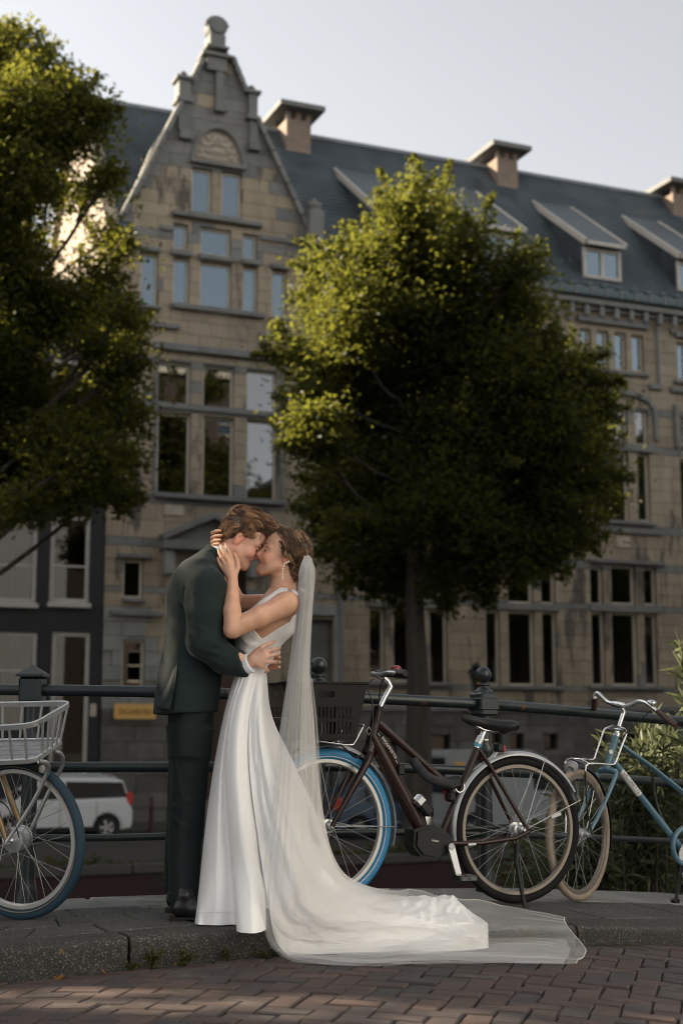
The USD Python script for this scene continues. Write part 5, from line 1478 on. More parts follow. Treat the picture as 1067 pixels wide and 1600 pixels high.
def head_tint(H, v, woman):
    q = H.loc(v)
    t = np.ones((len(v), 3))
    def blend(mask, col):
        t[:] = t * (1 - mask[:, None]) + t * np.array(col) * mask[:, None]
    g = lambda c, r: np.exp(-(((q - np.array(c)) / np.array(r)) ** 2).sum(1))
    ay = np.abs(q[:, 1])
    qq = q.copy(); qq[:, 1] = ay
    g2 = lambda c, r: np.exp(-(((qq - np.array(c)) / np.array(r)) ** 2).sum(1))
    blend(g2((.074, .042, -.02), (.03, .03, .026)) * .8, (1.10, .80, .74))
    blend(g((.115, 0, -.022), (.018, .02, .016)) * .7, (1.10, .80, .74))
    blend(g2((-.010, .080, .0), (.03, .02, .045)) * .8, (1.15, .72, .62))
    lip = np.clip(np.maximum(g2((.094, .010, -.0465), (.016, .016, .0045)), g2((.092, .010, -.063), (.016, .016, .0052))) * 1.5, 0, 1)
    blend(lip, (1.02, .52, .48) if woman else (1.05, .66, .60))
    blend(np.clip(g2((.086, .012, -.0535), (.016, .02, .004)) * 1.6, 0, 1), (.25, .10, .08))
    blend(g2((.085, .031, .014), (.02, .018, .008)) * .6, (.80, .66, .60))
    if not woman:
        blend(np.clip(g((.06, 0, -.085), (.06, .06, .028)), 0, 1) * .30, (.86, .82, .78))
    return t
def skin(name, c):
    return usdkit.material(stage, f'/World/Looks/{name}', {
        'a': ('attribute', {'attribute': 'tint'}), 'g': ('geometry', {}), 'n': ('noise_texture', {'scale': 28.0, 'detail': 5.0}), 'r': ('rgb_ramp', {'ramp': [(0.3, tuple(np.array(c) * .93)), (0.7, tuple(np.array(c) * 1.06))]}),
        'm': ('mix', {'mix_type': 'multiply', 'fac': 1.0}), 'nb': ('noise_texture', {'scale': 420.0, 'detail': 3.0}), 'b': ('bump', {'strength': 0.18, 'distance': 0.002}),
        'p': ('principled_bsdf', {'roughness': 0.48, 'subsurface_weight': 0.18, 'subsurface_radius': (1.0, 0.35, 0.2), 'subsurface_scale': 0.006, 'specular_ior_level': 0.45})},
        [('g.position', 'n.vector'), ('n.fac', 'r.fac'), ('r.color', 'm.color1'), ('a.color', 'm.color2'), ('m.color', 'p.base_color'), ('g.position', 'nb.vector'), ('nb.fac', 'b.height'), ('b.normal', 'p.normal')], surface='p.BSDF')
M_skinM = skin('fair_skin', (0.62, 0.355, 0.250))
M_skinW = skin('tanned_skin', (0.58, 0.315, 0.200))
def cloth(name, c1, c2, rough=.85, weave=900, sheen=.3, bump=.25, fold=9.0, fbump=.35):
    return usdkit.material(stage, f'/World/Looks/{name}', {
        'g': ('geometry', {}), 'n': ('noise_texture', {'scale': 60.0, 'detail': 6.0}), 'r': ('rgb_ramp', {'ramp': [(0.3, c1), (0.7, c2)]}),
        'nw': ('noise_texture', {'scale': weave, 'detail': 2.0}), 'nf': ('noise_texture', {'scale': fold, 'detail': 3.0}), 'mp': ('mapping', {'scale': (1.0, 1.0, 0.35)}),
        'b1': ('bump', {'strength': fbump, 'distance': 0.02}), 'b2': ('bump', {'strength': bump, 'distance': 0.0015}),
        'p': ('principled_bsdf', {'roughness': rough, 'sheen_weight': sheen, 'sheen_roughness': .4, 'specular_ior_level': .3})},
        [('g.position', 'n.vector'), ('n.fac', 'r.fac'), ('r.color', 'p.base_color'), ('g.position', 'nw.vector'), ('nw.fac', 'b2.height'), ('g.position', 'mp.vector'), ('mp.vector', 'nf.vector'), ('nf.fac', 'b1.height'),
         ('b1.normal', 'b2.normal'), ('b2.normal', 'p.normal')], surface='p.BSDF')
M_suit = cloth('green_wool', (0.0062, 0.0130, 0.0126), (0.0092, 0.0180, 0.0172), .85, 900, .06, .22, 7, .12)
M_trous = cloth('green_wool_dark', (0.0042, 0.0078, 0.0078), (0.0064, 0.0110, 0.0107), .85, 900, .05, .22, 6, .18)
M_shirt = plain('white_cotton', (0.72, 0.73, 0.76), 0.8)
M_shoe = mat('black_leather', (0.005, 0.004, 0.004), (0.008, 0.0065, 0.006), scale=20, rough=0.28, bump=.1, bump_scale=60, bump_dist=.002)
M_dress = usdkit.material(stage, '/World/Looks/white_satin', {
    'g': ('geometry', {}), 'nf': ('noise_texture', {'scale': 5.0, 'detail': 3.0}), 'mp': ('mapping', {'scale': (1.3, 1.3, 0.25)}), 'b': ('bump', {'strength': 0.22, 'distance': 0.03}),
    'p': ('principled_bsdf', {'base_color': (0.80, 0.775, 0.75), 'roughness': 0.46, 'sheen_weight': 0.15, 'specular_ior_level': 0.35})},
    [('g.position', 'mp.vector'), ('mp.vector', 'nf.vector'), ('nf.fac', 'b.height'), ('b.normal', 'p.normal')], surface='p.BSDF')
M_hairM = mat('auburn_hair', (0.036, 0.018, 0.009), (0.075, 0.038, 0.018), scale=60, rough=0.42, bump=.6, bump_scale=160, bump_dist=.004, stretch=(1, .3, .5))
M_hairW = mat('brown_hair', (0.030, 0.016, 0.008), (0.065, 0.035, 0.017), scale=55, rough=0.40, bump=.6, bump_scale=160, bump_dist=.004, stretch=(.5, .3, 1))
M_lash = plain('dark_lash', (0.03, 0.016, 0.01), .6)
M_teeth = plain('teeth_white', (0.86, 0.84, 0.80), .25)
M_pearl = plain('pearl', (0.80, 0.74, 0.66), .2)
M_eye = plain('eye_white', (0.35, 0.33, 0.31), .2)

def curves(parent, name, strands, width, material, kind='stuff'):
    """Hair strands: BasisCurves with tapering widths."""
    path = numbered(parent.path, name)
    c = UsdGeom.BasisCurves.Define(stage, path)
    pts = np.vstack(strands) - parent.base
    c.CreatePointsAttr(Vt.Vec3fArray.FromNumpy(pts.astype(np.float32)))
    c.CreateCurveVertexCountsAttr(Vt.IntArray.FromNumpy(np.array([len(s) for s in strands], np.int32)))
    c.CreateTypeAttr('linear')
    w = np.concatenate([width * np.linspace(1, .35, len(s)) for s in strands])
    c.CreateWidthsAttr(Vt.FloatArray.FromNumpy(w.astype(np.float32))); c.SetWidthsInterpolation('vertex')
    UsdShade.MaterialBindingAPI.Apply(c.GetPrim()).Bind(material)
    tag(c.GetPrim(), kind=kind)
def hair_strands(v, f, H, flow, n, length, rg, lift=.004, wave=.2, seg=9, kids=15, spread=.008, loose=.22):
    """Locks: guide paths that hug the hair's surface along the flow, each carrying a tuft of strands that draws together at its tip. Returns the strands of every lock."""
    t = trimesh.Trimesh(v, f, process=False)
    pts, fi = trimesh.sample.sample_surface(t, n, seed=int(rg.integers(1 << 30)))
    from scipy.spatial import cKDTree
    tree_ = cKDTree(v); vn = np.array(t.vertex_normals)
    P_ = pts.copy(); path = [P_.copy()]
    ph = rg.uniform(0, 6.28, n); lf = rg.uniform(.45, 1.0, n); turn = rg.normal(0, loose, (n, 3))
    _, j0 = tree_.query(P_)
    for k in range(seg - 1):
        d = (flow(H.loc(P_), rg) + turn) @ H.ax
        _, j = tree_.query(P_)
        nn = vn[j]
        d = d - nn * (d * nn).sum(1, keepdims=True)
        d /= np.linalg.norm(d, axis=1, keepdims=True) + 1e-9
        side = np.cross(nn, d)
        P_ = P_ + (d + side * (wave * np.sin(ph + k * .9))[:, None]) * (length * lf / (seg - 1))[:, None]
        _, j = tree_.query(P_)
        off = ((P_ - v[j]) * vn[j]).sum(1)
        want = lift * lf * np.sin((k + 1) / (seg - 1) * 2.4)
        P_ = P_ + vn[j] * np.clip(want - off, -.01, .01)[:, None]
        path.append(P_.copy())
    A = np.stack(path, 1)
    out = []
    tt = np.linspace(0, 1, seg)[:, None]
    for i in range(n):
        o = rg.normal(0, 1, (kids, 3)) * spread
        nn = vn[j0[i]]; o -= np.outer(o @ nn, nn) * .8
        out.append([A[i] + o[q] * (1 - .8 * tt ** 1.3) + nn * abs(rg.normal(0, .0012)) for q in range(kids)])
    return out
def put_hair(parent, locks, width, mats_, rg):
    """Tufts dealt out to a few shades."""
    w = rg.choice(len(mats_), len(locks), p=[.40, .38, .22])
    for k, m in enumerate(mats_):
        st = [s for i, l in enumerate(locks) if w[i] == k for s in l]
        curves(parent, 'strands', st, width, m)
def hairmat(name, c, rough=.34):
    return usdkit.material(stage, f'/World/Looks/{name}', {'p': ('principled_bsdf', {'base_color': c, 'roughness': rough, 'specular_ior_level': .45, 'sheen_weight': 0.0})}, [], surface='p.BSDF')

# ---------------------------------------------------------------- the man
man = thing('person', 'man in a dark green suit bending to press his forehead to the bride', 'person', np.r_[PM(285, 1435)[:2], pz(PM(285, 1435)[0])])
HM = Head(PM(375.5, 845.5), 1, math.radians(-33), .965, yaw=math.radians(4))
b = Body()
head_prims(b, HM)
neckM = [HM(-.028, 0, -.045), PM(352, 868, .0), PM(335, 893, 0)]
b.cap(HM(-.020, 0, -.02), PM(350, 873), .056, .060, .03); b.cap(PM(350, 873), PM(330, 905), .060, .085, .03)
b.loft(rowsM([(885, 300, 345, .12, 0), (910, 272, 346, .18, 0), (960, 268, 346, .18, 0), (1040, 262, 338, .15, 0), (1120, 262, 330, .16, 0)], YM), .03)
for d, sx in ((-.085, 0), (.085, -6)):
    b.cap(PM(298, 1125, d), PM(294 + sx, 1270, d), .075, .052, .03); b.cap(PM(294 + sx, 1270, d), PM(286 + sx, 1408, d), .050, .029, .02); b.cap(PM(286 + sx, 1408, d), PM(290 + sx, 1422, d * 1.15), .028, .024)
b.cap(PM(320, 915, -.19), PM(318, 1003, -.22), .055, .045, .02); b.cap(PM(318, 1003, -.22), PM(386, 1038, -.17), .044, .029, .015)
b.cap(PM(325, 915, .19), PM(335, 1000, .22), .055, .045, .02); b.cap(PM(335, 1000, .22), PM(400, 1030, .16), .044, .029, .015)
# his near hand on her back
hd = lambda x, y, Y: P(x, y, Y)
b.cap(hd(386, 1037, 6.135), hd(396, 1033, 6.118), .029, .026, .01)
for kn in (hd(415, 1020, 6.102), hd(416, 1027, 6.098), hd(413, 1034, 6.10), hd(409, 1040, 6.105)):
    b.cap(hd(395, 1030, 6.115), kn, .019, .0122, .012)
b.chain([hd(414, 1019, 6.102), hd(426, 1015.5, 6.105), hd(433, 1014, 6.135), hd(437, 1013, 6.165)], [0.0103, 0.0088, 0.0079, 0.0070], .005)
b.chain([hd(415, 1026, 6.098), hd(427, 1024, 6.104), hd(434, 1022.5, 6.14), hd(436, 1021, 6.17)], [0.0103, 0.0090, 0.0081, 0.0070], .004)
b.chain([hd(413, 1033.5, 6.10), hd(423, 1034.5, 6.106), hd(429, 1035, 6.14), hd(431, 1034, 6.17)], [0.0101, 0.0086, 0.0077, 0.0067], .004)
b.chain([hd(409, 1040, 6.105), hd(415, 1044, 6.112), hd(418, 1048, 6.135), hd(415, 1051, 6.15)], [0.0095, 0.0077, 0.0070, 0.0063], .004)
b.chain([hd(397, 1022, 6.112), hd(409, 1012, 6.095), hd(419, 1007, 6.10), hd(429, 1002.5, 6.125)], [0.0149, 0.0108, 0.0095, 0.0074], .006)
# far hand, out of sight behind her
b.cap(hd(400, 1030, 6.46), hd(425, 1030, 6.44), .026, .020, .01)
for q in range(4):
    b.chain([hd(423, 1020 + q * 8, 6.44), hd(432, 1019 + q * 8, 6.42), hd(436, 1019 + q * 8, 6.39)], [.011, .0095, .008], .004)
mv, mf = b.mesh(.0042)
mv, mf = smooth_mesh((mv, mf), 3)
tint = head_tint(HM, mv, False)
bodyM = put(man, 'body', (mv, mf), M_skinM, smooth=True, tint=tint)
def face_bits(body, H, woman):
    for t in (-1, 1):
        arc = [H(.0915 - .004 * abs(a) ** 2 - .0, t * (.031 + .0125 * a), .0045 - .0035 * (1 - a * a)) for a in np.linspace(-1, 1, 9)]
        put(body, 'eyelash', MB().tube(arc, .0028, 5), M_lash, smooth=True)
        arc = [H(.0990 - .013 * a * a - .006 * a, t * (.014 + .034 * a), .030 + .007 * math.sin(a * 2.6)) for a in np.linspace(0, 1, 9)]
        put(body, 'eyebrow', MB().tube(arc, (.0046 if not woman else .0036) * np.sin(np.linspace(.5, 3.0, 9)) + .0006, 6), M_hairM if not woman else M_hairW, smooth=True)
    mb = MB()
    arc = [H(.0935 - .010 * a * a, .021 * a, -.0488 - .0006 * (1 - a * a)) for a in np.linspace(-1, 1, 11)]
    arc2 = [p + H.s * H.u * -.0065 for p in arc]
    mb.grid(np.array([arc, [p + H.f * .0012 - H.u * .002 for p in arc], arc2]))
    put(body, 'teeth', mb, M_teeth, smooth=True)
face_bits(bodyM, HM, False)
# hair: short at sides and nape, long and wavy on top, the front falling over her forehead
hb = Body()
hb.ell(HM(-.014, 0, .056), np.array((.100, .0805, .092)) * HM.s, HM.ax, .01)
hb.ell(HM(-.005, 0, .098), np.array((.088, .068, .064)) * HM.s, HM.ax, .02)
hb.ell(HM(.062, -.004, .116), np.array((.050, .054, .036)) * HM.s, HM.ax, .02)
hb.ell(HM(.100, -.010, .112), np.array((.032, .048, .030)) * HM.s, HM.ax, .02)
hb.ell(HM(-.062, 0, -.004), np.array((.042, .052, .050)) * HM.s, HM.ax, .02)
hairlineM = sg.Polygon([(-.16, .24), (.18, .24), (.18, .098), (.085, .100), (.066, .094), (.060, .078), (.066, .056), (.052, .046), (.034, .040), (.016, .034), (.006, .036), (-.010, .034), (-.026, .014), (-.048, -.012), (-.070, -.034), (-.085, -.050), (-.16, -.05)])
def polyfield(poly, H, soft=1.0):
    xs = np.linspace(-.2, .25, 181); zs = np.linspace(-.2, .25, 181)
    X, Z = np.meshgrid(xs, zs, indexing='ij')
    pts = shapely.points(X.ravel(), Z.ravel())
    d = shapely.distance(poly.boundary, pts); d = np.where(shapely.contains(poly, pts), -d, d).reshape(X.shape)
    from scipy.interpolate import RegularGridInterpolator
    it = RegularGridInterpolator((xs, zs), d, bounds_error=False, fill_value=.2)
    return lambda p: it(H.loc(p)[:, [0, 2]]) * H.s * soft
hb.add(polyfield(hairlineM, HM), HM(0, 0, .03), .3, .01, 2)
def wavesM(p):
    q = HM.loc(p)
    w = np.clip((q[:, 2] - .045) / .05, 0, 1)
    n1 = meshkit.fbm(np.stack([q[:, 0] * 13 + q[:, 2] * 16, q[:, 1] * 55, q[:, 2] * 22 - q[:, 0] * 8], 1), 3, 4) - .5
    n2 = meshkit.noise(np.stack([q[:, 0] * 60, q[:, 1] * 190, q[:, 2] * 60], 1), 9) - .5
    return -n1 * (.006 + .030 * w) - n2 * .003
hb.add(wavesM, HM(0, 0, 0), .3, .01, 3)
hv, hf = hb.mesh(.0034)
hairM = put(man, 'hair', (hv, hf), M_hairM, smooth=True)
rg = np.random.default_rng(21)
def flowM(q, rg):
    d = np.zeros_like(q)
    top = np.clip((q[:, 2] - .05) / .04, 0, 1)[:, None]
    d = top * np.array([.9, -.15, .15]) + (1 - top) * np.array([-.35, 0, -.9]) + rg.normal(0, .04, q.shape)
    return d
put_hair(hairM, hair_strands(hv, hf, HM, flowM, 330, .062, rg, .009, .28), .0017, [hairmat('auburn_dark', (.072, .035, .016)), hairmat('auburn_mid', (.215, .108, .049)), hairmat('auburn_light', (.46, .26, .13))], rg)
front = hair_strands(hv, hf, HM, lambda q, rg: np.array([1.0, -.1, .05]) + rg.normal(0, .1, q.shape), 420, .07, rg, .016, .35)
front = [l for l in front if HM.loc(l[0][:1])[0][2] > .105 and HM.loc(l[0][:1])[0][0] > .01]
put_hair(hairM, front, .0017, [UsdShade.Material.Get(stage, '/World/Looks/auburn_dark'), UsdShade.Material.Get(stage, '/World/Looks/auburn_mid'), UsdShade.Material.Get(stage, '/World/Looks/auburn_light')], rg)
# shirt collar and cuff
sb = Body()
sb.cap(PM(353, 866), PM(343, 878), .066, .076, .01)
nd = unit(PM(372, 838) - PM(338, 884))
nb0 = PM(356, 864)
sb.add(lambda p: np.abs((p - nb0) @ nd + .012 + .35 * np.maximum(0, (p - nb0) @ np.cross(nd, [0, 1, 0])) * 0) - .024, nb0, .2, .01, 2)
shirt = put(man, 'shirt', smooth_mesh(sb.mesh(.004), 3), M_shirt, smooth=True)
cb = Body(); cb.cap(P(382, 1040, 6.14), P(391.5, 1036, 6.128), .047, .044, .01)
c0, cdir = P(388, 1037.5, 6.13), unit(P(392, 1035.5, 6.125) - P(380, 1041, 6.14))
cb.add(lambda p: np.abs((p - c0) @ cdir) - .014, c0, .2, .01, 2)
put(shirt, 'shirt_cuff', smooth_mesh(cb.mesh(.004), 2), M_shirt, smooth=True)
# jacket
jb = Body()
jb.loft(rowsM([(862, 314, 336, .075, 0), (872, 298, 344, .125, 0), (882, 284, 349, .175, 0), (897, 272, 353, .205, 0), (915, 264, 355, .222, 0), (940, 261, 356, .225, 0), (970, 261, 355, .215, 0), (1005, 257, 353, .20, 0), (1035, 251, 349, .192, 0), (1070, 244, 345, .198, 0), (1100, 240, 341, .208, 0), (1128, 238, 339, .212, 0)], YM), .03)
jb.cap(PM(324, 917, -.175), PM(322, 960, -.20), .084, .080, .035); jb.cap(PM(322, 960, -.20), PM(321, 1003, -.215), .080, .072, .02)
jb.cap(PM(321, 1003, -.215), PM(350, 1030, -.19), .072, .061, .025); jb.cap(PM(350, 1030, -.19), P(384, 1040.5, 6.137), .061, .054, .02)
jb.cap(PM(325, 917, .175), PM(336, 1000, .215), .086, .080, .035); jb.cap(PM(336, 1000, .215), PM(392, 1030, .17), .075, .056, .02)
# standing collar round the neck
cn = unit(PM(362, 850) - PM(335, 888)); cc = PM(341, 876)
def collar(p):
    h = (p - cc) @ cn
    rr = np.linalg.norm(p - cc - h[:, None] * cn, axis=1)
    return np.maximum(np.abs(rr - (.081 - .16 * h)) - .007, np.abs(h) - .036)
jb.add(collar, cc, .12, .012)
hem = PM(290, 1115)
hn = unit(np.array([.05, 0, -1.0]))
jb.add(lambda p: (p - hem) @ hn - .02 * ((p[:, 0] - hem[0]) < -.06) * 0, hem, 3, .01, 2)
cd_ = unit(P(392, 1036, 6.125) - P(372, 1044, 6.15)); ce = P(386, 1039.5, 6.135)
jb.add(lambda p: np.where((np.linalg.norm(p - ce, axis=1) < .13) & (p[:, 1] < 6.25), (p - ce) @ cd_, -1.0), ce, .3, .01, 2)
folds = [(PM(294, 990, -.26), PM(340, 1008, -.28), .005), (PM(295, 1008, -.27), PM(345, 1024, -.28), .006), (PM(300, 1022, -.26), PM(350, 1042, -.26), .005), (PM(296, 975, -.26), PM(320, 985, -.29), .004), (PM(300, 925, -.26), PM(306, 970, -.28), .003), (PM(286, 900, -.15), PM(288, 1000, -.24), -.010),
         (PM(330, 890, -.2), PM(352, 960, -.24), .004), (PM(262, 1000, -.05), PM(250, 1090, -.05), .004), (PM(275, 1050, -.16), PM(270, 1110, -.18), -.008), (PM(300, 1060, -.2), PM(335, 1085, -.2), .004)]
seams = [np.array([PM(x, y, d) for x, y, d in spline([(287, 1000, -.21), (286, 950, -.22), (290, 918, -.215), (301, 900, -.205), (318, 892, -.20), (338, 896, -.20), (350, 915, -.20)], 40)]), np.array([PM(x, y, d) for x, y, d in spline([(322, 868, -.14), (337, 880, -.15), (350, 905, -.16)], 20)])]
def jf(p):
    e = np.zeros(len(p))
    for a, c, amp in folds:
        ab = c - a; t = np.clip((p - a) @ ab / (ab @ ab), 0, 1)
        d = np.linalg.norm(p - a - t[:, None] * ab, axis=1)
        e -= amp * np.exp(-(d / (.011 if amp > 0 else .014)) ** 2)
    for arc in seams:
        d = np.min(np.linalg.norm(p[:, None] - arc[None], axis=2), 1)
        e += .0045 * np.exp(-(d / .0055) ** 2)
    n = meshkit.fbm(p * np.array([7, 7, 4.5]), 3, 2) - .5
    return e - n * .010
jb.add(jf, cc, 3, .01, 3)
jv, jfc = smooth_mesh(jb.mesh(.005), 2)
jacket = put(man, 'jacket', (jv, jfc), M_suit, smooth=True)
# the vent flap that swings out at the back, and lapel edge of the collar
fl = surf([[PM(266, 1030, -.10), PM(272, 1032, -.16), PM(277, 1034, -.185)],
           [PM(256, 1070, -.12), PM(264, 1070, -.19), PM(274, 1066, -.205)],
           [PM(240, 1098, -.12), PM(250, 1106, -.20), PM(266, 1108, -.218)]], 12, 10)
def thick(V, t, nrm):
    b_ = MB().grid(V).grid((V + nrm * t)[::-1])
    e = np.vstack([V[0], V[1:, -1], V[-1, ::-1][1:], V[::-1, 0][1:]])
    b_.grid(np.stack([e, e + nrm * t], 0)); return b_
put(jacket, 'vent_flap', thick(fl, .006, np.array([0, 1.0, 0])), M_suit, smooth=40)
# trousers
tb_ = Body()
tb_.loft(rowsM([(1085, 262, 336, .15, -.02), (1125, 262, 334, .165, -.02), (1180, 266, 328, .17, -.02)], YM), .03)
tb_.loft(rowsM([(1140, 264, 332, .10, -.085), (1190, 267, 327, .098, -.085), (1250, 266, 322, .090, -.085), (1300, 264, 318, .083, -.085), (1350, 263, 313, .078, -.105), (1408, 265, 310, .074, -.135)], YM), .04)
tb_.loft(rowsM([(1140, 262, 328, .10, .085), (1190, 264, 322, .098, .085), (1250, 262, 314, .090, .085), (1300, 259, 308, .083, .085), (1350, 256, 304, .078, .10), (1396, 257, 300, .074, .115)], YM), .03)
tfolds = [(PM(266, 1195, -.16), PM(300, 1215, -.18), .004), (PM(266, 1262, -.16), PM(300, 1250, -.18), .006), (PM(266, 1280, -.16), PM(305, 1300, -.18), .005), (PM(268, 1380, -.15), PM(305, 1392, -.16), .004), (PM(290, 1140, -.17), PM(286, 1395, -.17), .003), (PM(268, 1150, -.14), PM(280, 1240, -.18), .004)]
def tf(p):
    e = np.zeros(len(p))
    for a, c, amp in tfolds:
        ab = c - a; t = np.clip((p - a) @ ab / (ab @ ab), 0, 1)
        d = np.linalg.norm(p - a - t[:, None] * ab, axis=1)
        e -= amp * np.exp(-(d / .013) ** 2)
    return e - (meshkit.fbm(p * np.array([8, 8, 4]), 3, 6) - .5) * .012
tb_.add(tf, PM(290, 1250), 3, .01, 3)
tr = put(man, 'trousers', smooth_mesh(tb_.mesh(.0055), 2), M_trous, smooth=True)
def cuffring(px, py, d, rx, ry):
    c = PM(px, py, d)
    ang = np.linspace(0, 2 * np.pi, 25)[:-1]
    V = np.array([[c + [rx * f * math.cos(a), ry * f * math.sin(a), z] for a in ang] for f, z in ((.9, -.004), (1.05, -.002), (1.07, .016), (1.05, .034), (.95, .036))])
    return MB().grid(V, closed_v=True)
put(tr, 'turn_up', cuffring(287.5, 1407, -.135, .066, .074), M_trous, smooth=50)
put(tr, 'turn_up', cuffring(278, 1394, .115, .064, .074), M_trous, smooth=50)
for d, heel, toe, yb in ((-.10, 265, 352, 1439), (.10, 258, 335, 1425)):
    s_ = Body()
    g0 = G(heel + 6, yb); Y = g0[1]
    X = lambda px: P(px, yb, Y)[0]
    x0, x1, z0 = X(heel), X(heel) + .29, pz(g0[0])
    s_.cap([x0 + .040, Y, z0 + .050], [x0 + .12, Y, z0 + .050], .036, .038, .02)
    s_.cap([x0 + .12, Y, z0 + .046], [x1 - .045, Y - .01, z0 + .034], .042, .032, .03)
    s_.cap([x0 + .050, Y, z0 + .06], [x0 + .062, Y, z0 + .10], .036, .042, .02)
    s_.add(lambda p, z0=z0: z0 + .016 - p[:, 2], [x0 + .1, Y, z0], 1, .01, 2)
    sh = put(man, 'shoe', smooth_mesh(s_.mesh(.004), 2), M_shoe, smooth=True)
    out = np.array([[x0 + .002, Y - .028], [x0 + .02, Y - .038], [x0 + .08, Y - .035], [x0 + .16, Y - .046], [x0 + .24, Y - .045], [x0 + .285, Y - .02], [x0 + .287, Y + .012], [x0 + .24, Y + .035], [x0 + .1, Y + .034], [x0 + .02, Y + .037], [x0 + .002, Y + .028]])
    sp_ = sg.Polygon(spline(out, 40, closed=True))
    mb = MB().prism(sp_, ((0, 0, z0), (1, 0, 0), (0, 1, 0), (0, 0, 1)), .007, .017)
    mb.prism(sp_.intersection(sg.box(x0 - 1, Y - 1, x0 + .075, Y + 1)), ((0, 0, z0), (1, 0, 0), (0, 1, 0), (0, 0, 1)), .0, .0069)
    put(sh, 'sole', mb, M_shoe)
# ---------------------------------------------------------------- the bride
def PW(px, py, d=0.0):
    return P(px, py, YW + d)
bride = thing('person', 'bride in a sleeveless white satin gown with a long train and veil', 'person', np.r_[PW(385, 1440)[:2], pz(PW(385, 1440)[0])])
HW = Head(PW(443, 873, .01), -1, math.radians(20), .985, yaw=math.radians(-3))
b = Body()
head_prims(b, HW, True)
b.cap(HW(-.030, 0, -.03), PW(441, 925, .01), .046, .049, .03)
b.cap(PW(441, 918, .01), PW(438, 935, .01), .050, .07, .03)
torsoW = rowsM([(921, 430, 456, .07, .01), (928, 418, 464, .11, .01), (938, 406, 467, .150, .01), (952, 394, 467, .160, .01), (970, 380, 465, .155, .01), (988, 371, 457, .145, .01), (1008, 369, 438, .130, .01), (1030, 370, 424, .124, .01), (1050, 370, 412, .126, .01), (1085, 366, 412, .14, .01), (1130, 362, 414, .15, .01)], YW)
b.loft(torsoW, .03)
b.ell(PW(385, 978, -.07), (.052, .055, .055), None, .03); b.ell(PW(385, 978, .09), (.052, .055, .055), None, .03)
for d in (-.08, .09):
    b.cap(PW(389, 1130, d), PW(392, 1280, d), .068, .052, .03); b.cap(PW(392, 1280, d), PW(388, 1420, d), .052, .035, .02); b.cap(PW(388, 1425, d), PW(372, 1438, d), .03, .026)
# near arm: shoulder, elbow, wrist
SH, EL, WR = PW(449, 944, -.145), P(363.5, 983.5, 6.055), P(363, 907, 6.150)
b.ell(PW(450, 944, -.13), (.050, .052, .050), None, .03)
b.cap(SH, P(405, 964, 6.08), .0465, .044, .03); b.cap(P(405, 964, 6.08), EL, .044, .0375, .015)
b.cap(EL, P(362.5, 955, 6.07), .0375, .0375, .012); b.cap(P(362.5, 955, 6.07), WR, .0370, .0245, .012)
# near hand on his neck and jaw
for kn in (P(364, 880, 6.185), P(358, 879, 6.18), P(352.5, 882, 6.185), P(348, 888, 6.19)):
    b.cap(P(362, 902, 6.155), kn, .020, .0115, .010)
b.chain([P(364, 880, 6.185), P(358.5, 866, 6.187), P(355, 857, 6.20), P(352.5, 850.5, 6.215)], [.0102, .0088, .0078, .0066], .003)
b.chain([P(357.5, 879, 6.18), P(351.5, 866, 6.183), P(347.5, 858, 6.198), P(345, 852.5, 6.215)], [.0102, .0088, .0078, .0066], .003)
b.chain([P(352, 882, 6.185), P(346.5, 871.5, 6.188), P(343, 864.5, 6.203), P(341, 859, 6.222)], [.0100, .0086, .0076, .0064], .003)
b.chain([P(347.5, 888, 6.19), P(343, 880, 6.193), P(341, 875, 6.207), P(340, 870, 6.222)], [.0092, .0078, .007, .006], .003)
b.chain([P(367, 897, 6.16), P(372, 886, 6.165), P(371, 876, 6.178), P(367, 866, 6.192)], [.0145, .0108, .0094, .0074], .006)
# far arm
b.ell(PW(440, 942, .16), (.048, .05, .048), None, .03)
b.cap(PW(438, 942, .16), P(372, 942, 6.46), .043, .036, .02); b.cap(P(372, 942, 6.46), P(338, 862, 6.40), .035, .024, .012)
for q, (y, r) in enumerate([(831, .0090), (838.5, .0092), (845.5, .0090), (851.5, .0080)]):
    b.cap(P(337, 861, 6.40), P(334, y + 6, 6.375), .018, .0105, .01)
    b.chain([P(334, y + 6, 6.375), P(331 + .6 * (3 - q) * .5, y + 2, 6.335), P(335.5 + (3 - q) * .7, y - 1.0, 6.272), P(343.5 + (1 - abs(q - 1)) * 1.5, y - 2.0, 6.232)], [r * 1.1, r, r * .92, r * .78], .003)
wv, wf_ = b.mesh(.004)
wv, wf_ = smooth_mesh((wv, wf_), 3)
tw = head_tint(HW, wv, True)
bodyW = put(bride, 'body', (wv, wf_), M_skinW, smooth=True, tint=tw)
face_bits(bodyW, HW, True)
# hair drawn back in waves to a low knot
hb = Body()
hb.ell(HW(-.014, 0, .054), np.array((.094, .079, .085)) * HW.s, HW.ax, .01)
hb.ell(HW(.020, 0, .078), np.array((.074, .066, .060)) * HW.s, HW.ax, .02)
hb.ell(HW(-.060, 0, .000), np.array((.050, .060, .054)) * HW.s, HW.ax, .02)
hb.ell(HW(-.084, -.006, -.040), np.array((.040, .048, .038)) * HW.s, HW.ax, .02)
for t in (-1, 1):
    hb.ell(HW(-.020, t * .074, .022), np.array((.034, .016, .030)) * HW.s, HW.ax, .02)
hairlineW = sg.Polygon([(-.18, .24), (.16, .24), (.12, .150), (.082, .126), (.066, .100), (.050, .072), (.034, .046), (.020, .026), (.004, .012), (-.012, .004), (-.026, -.002), (-.034, -.014), (-.040, -.05), (-.05, -.11), (-.18, -.11)])
hb.add(polyfield(hairlineW, HW), HW(0, 0, .03), .3, .01, 2)
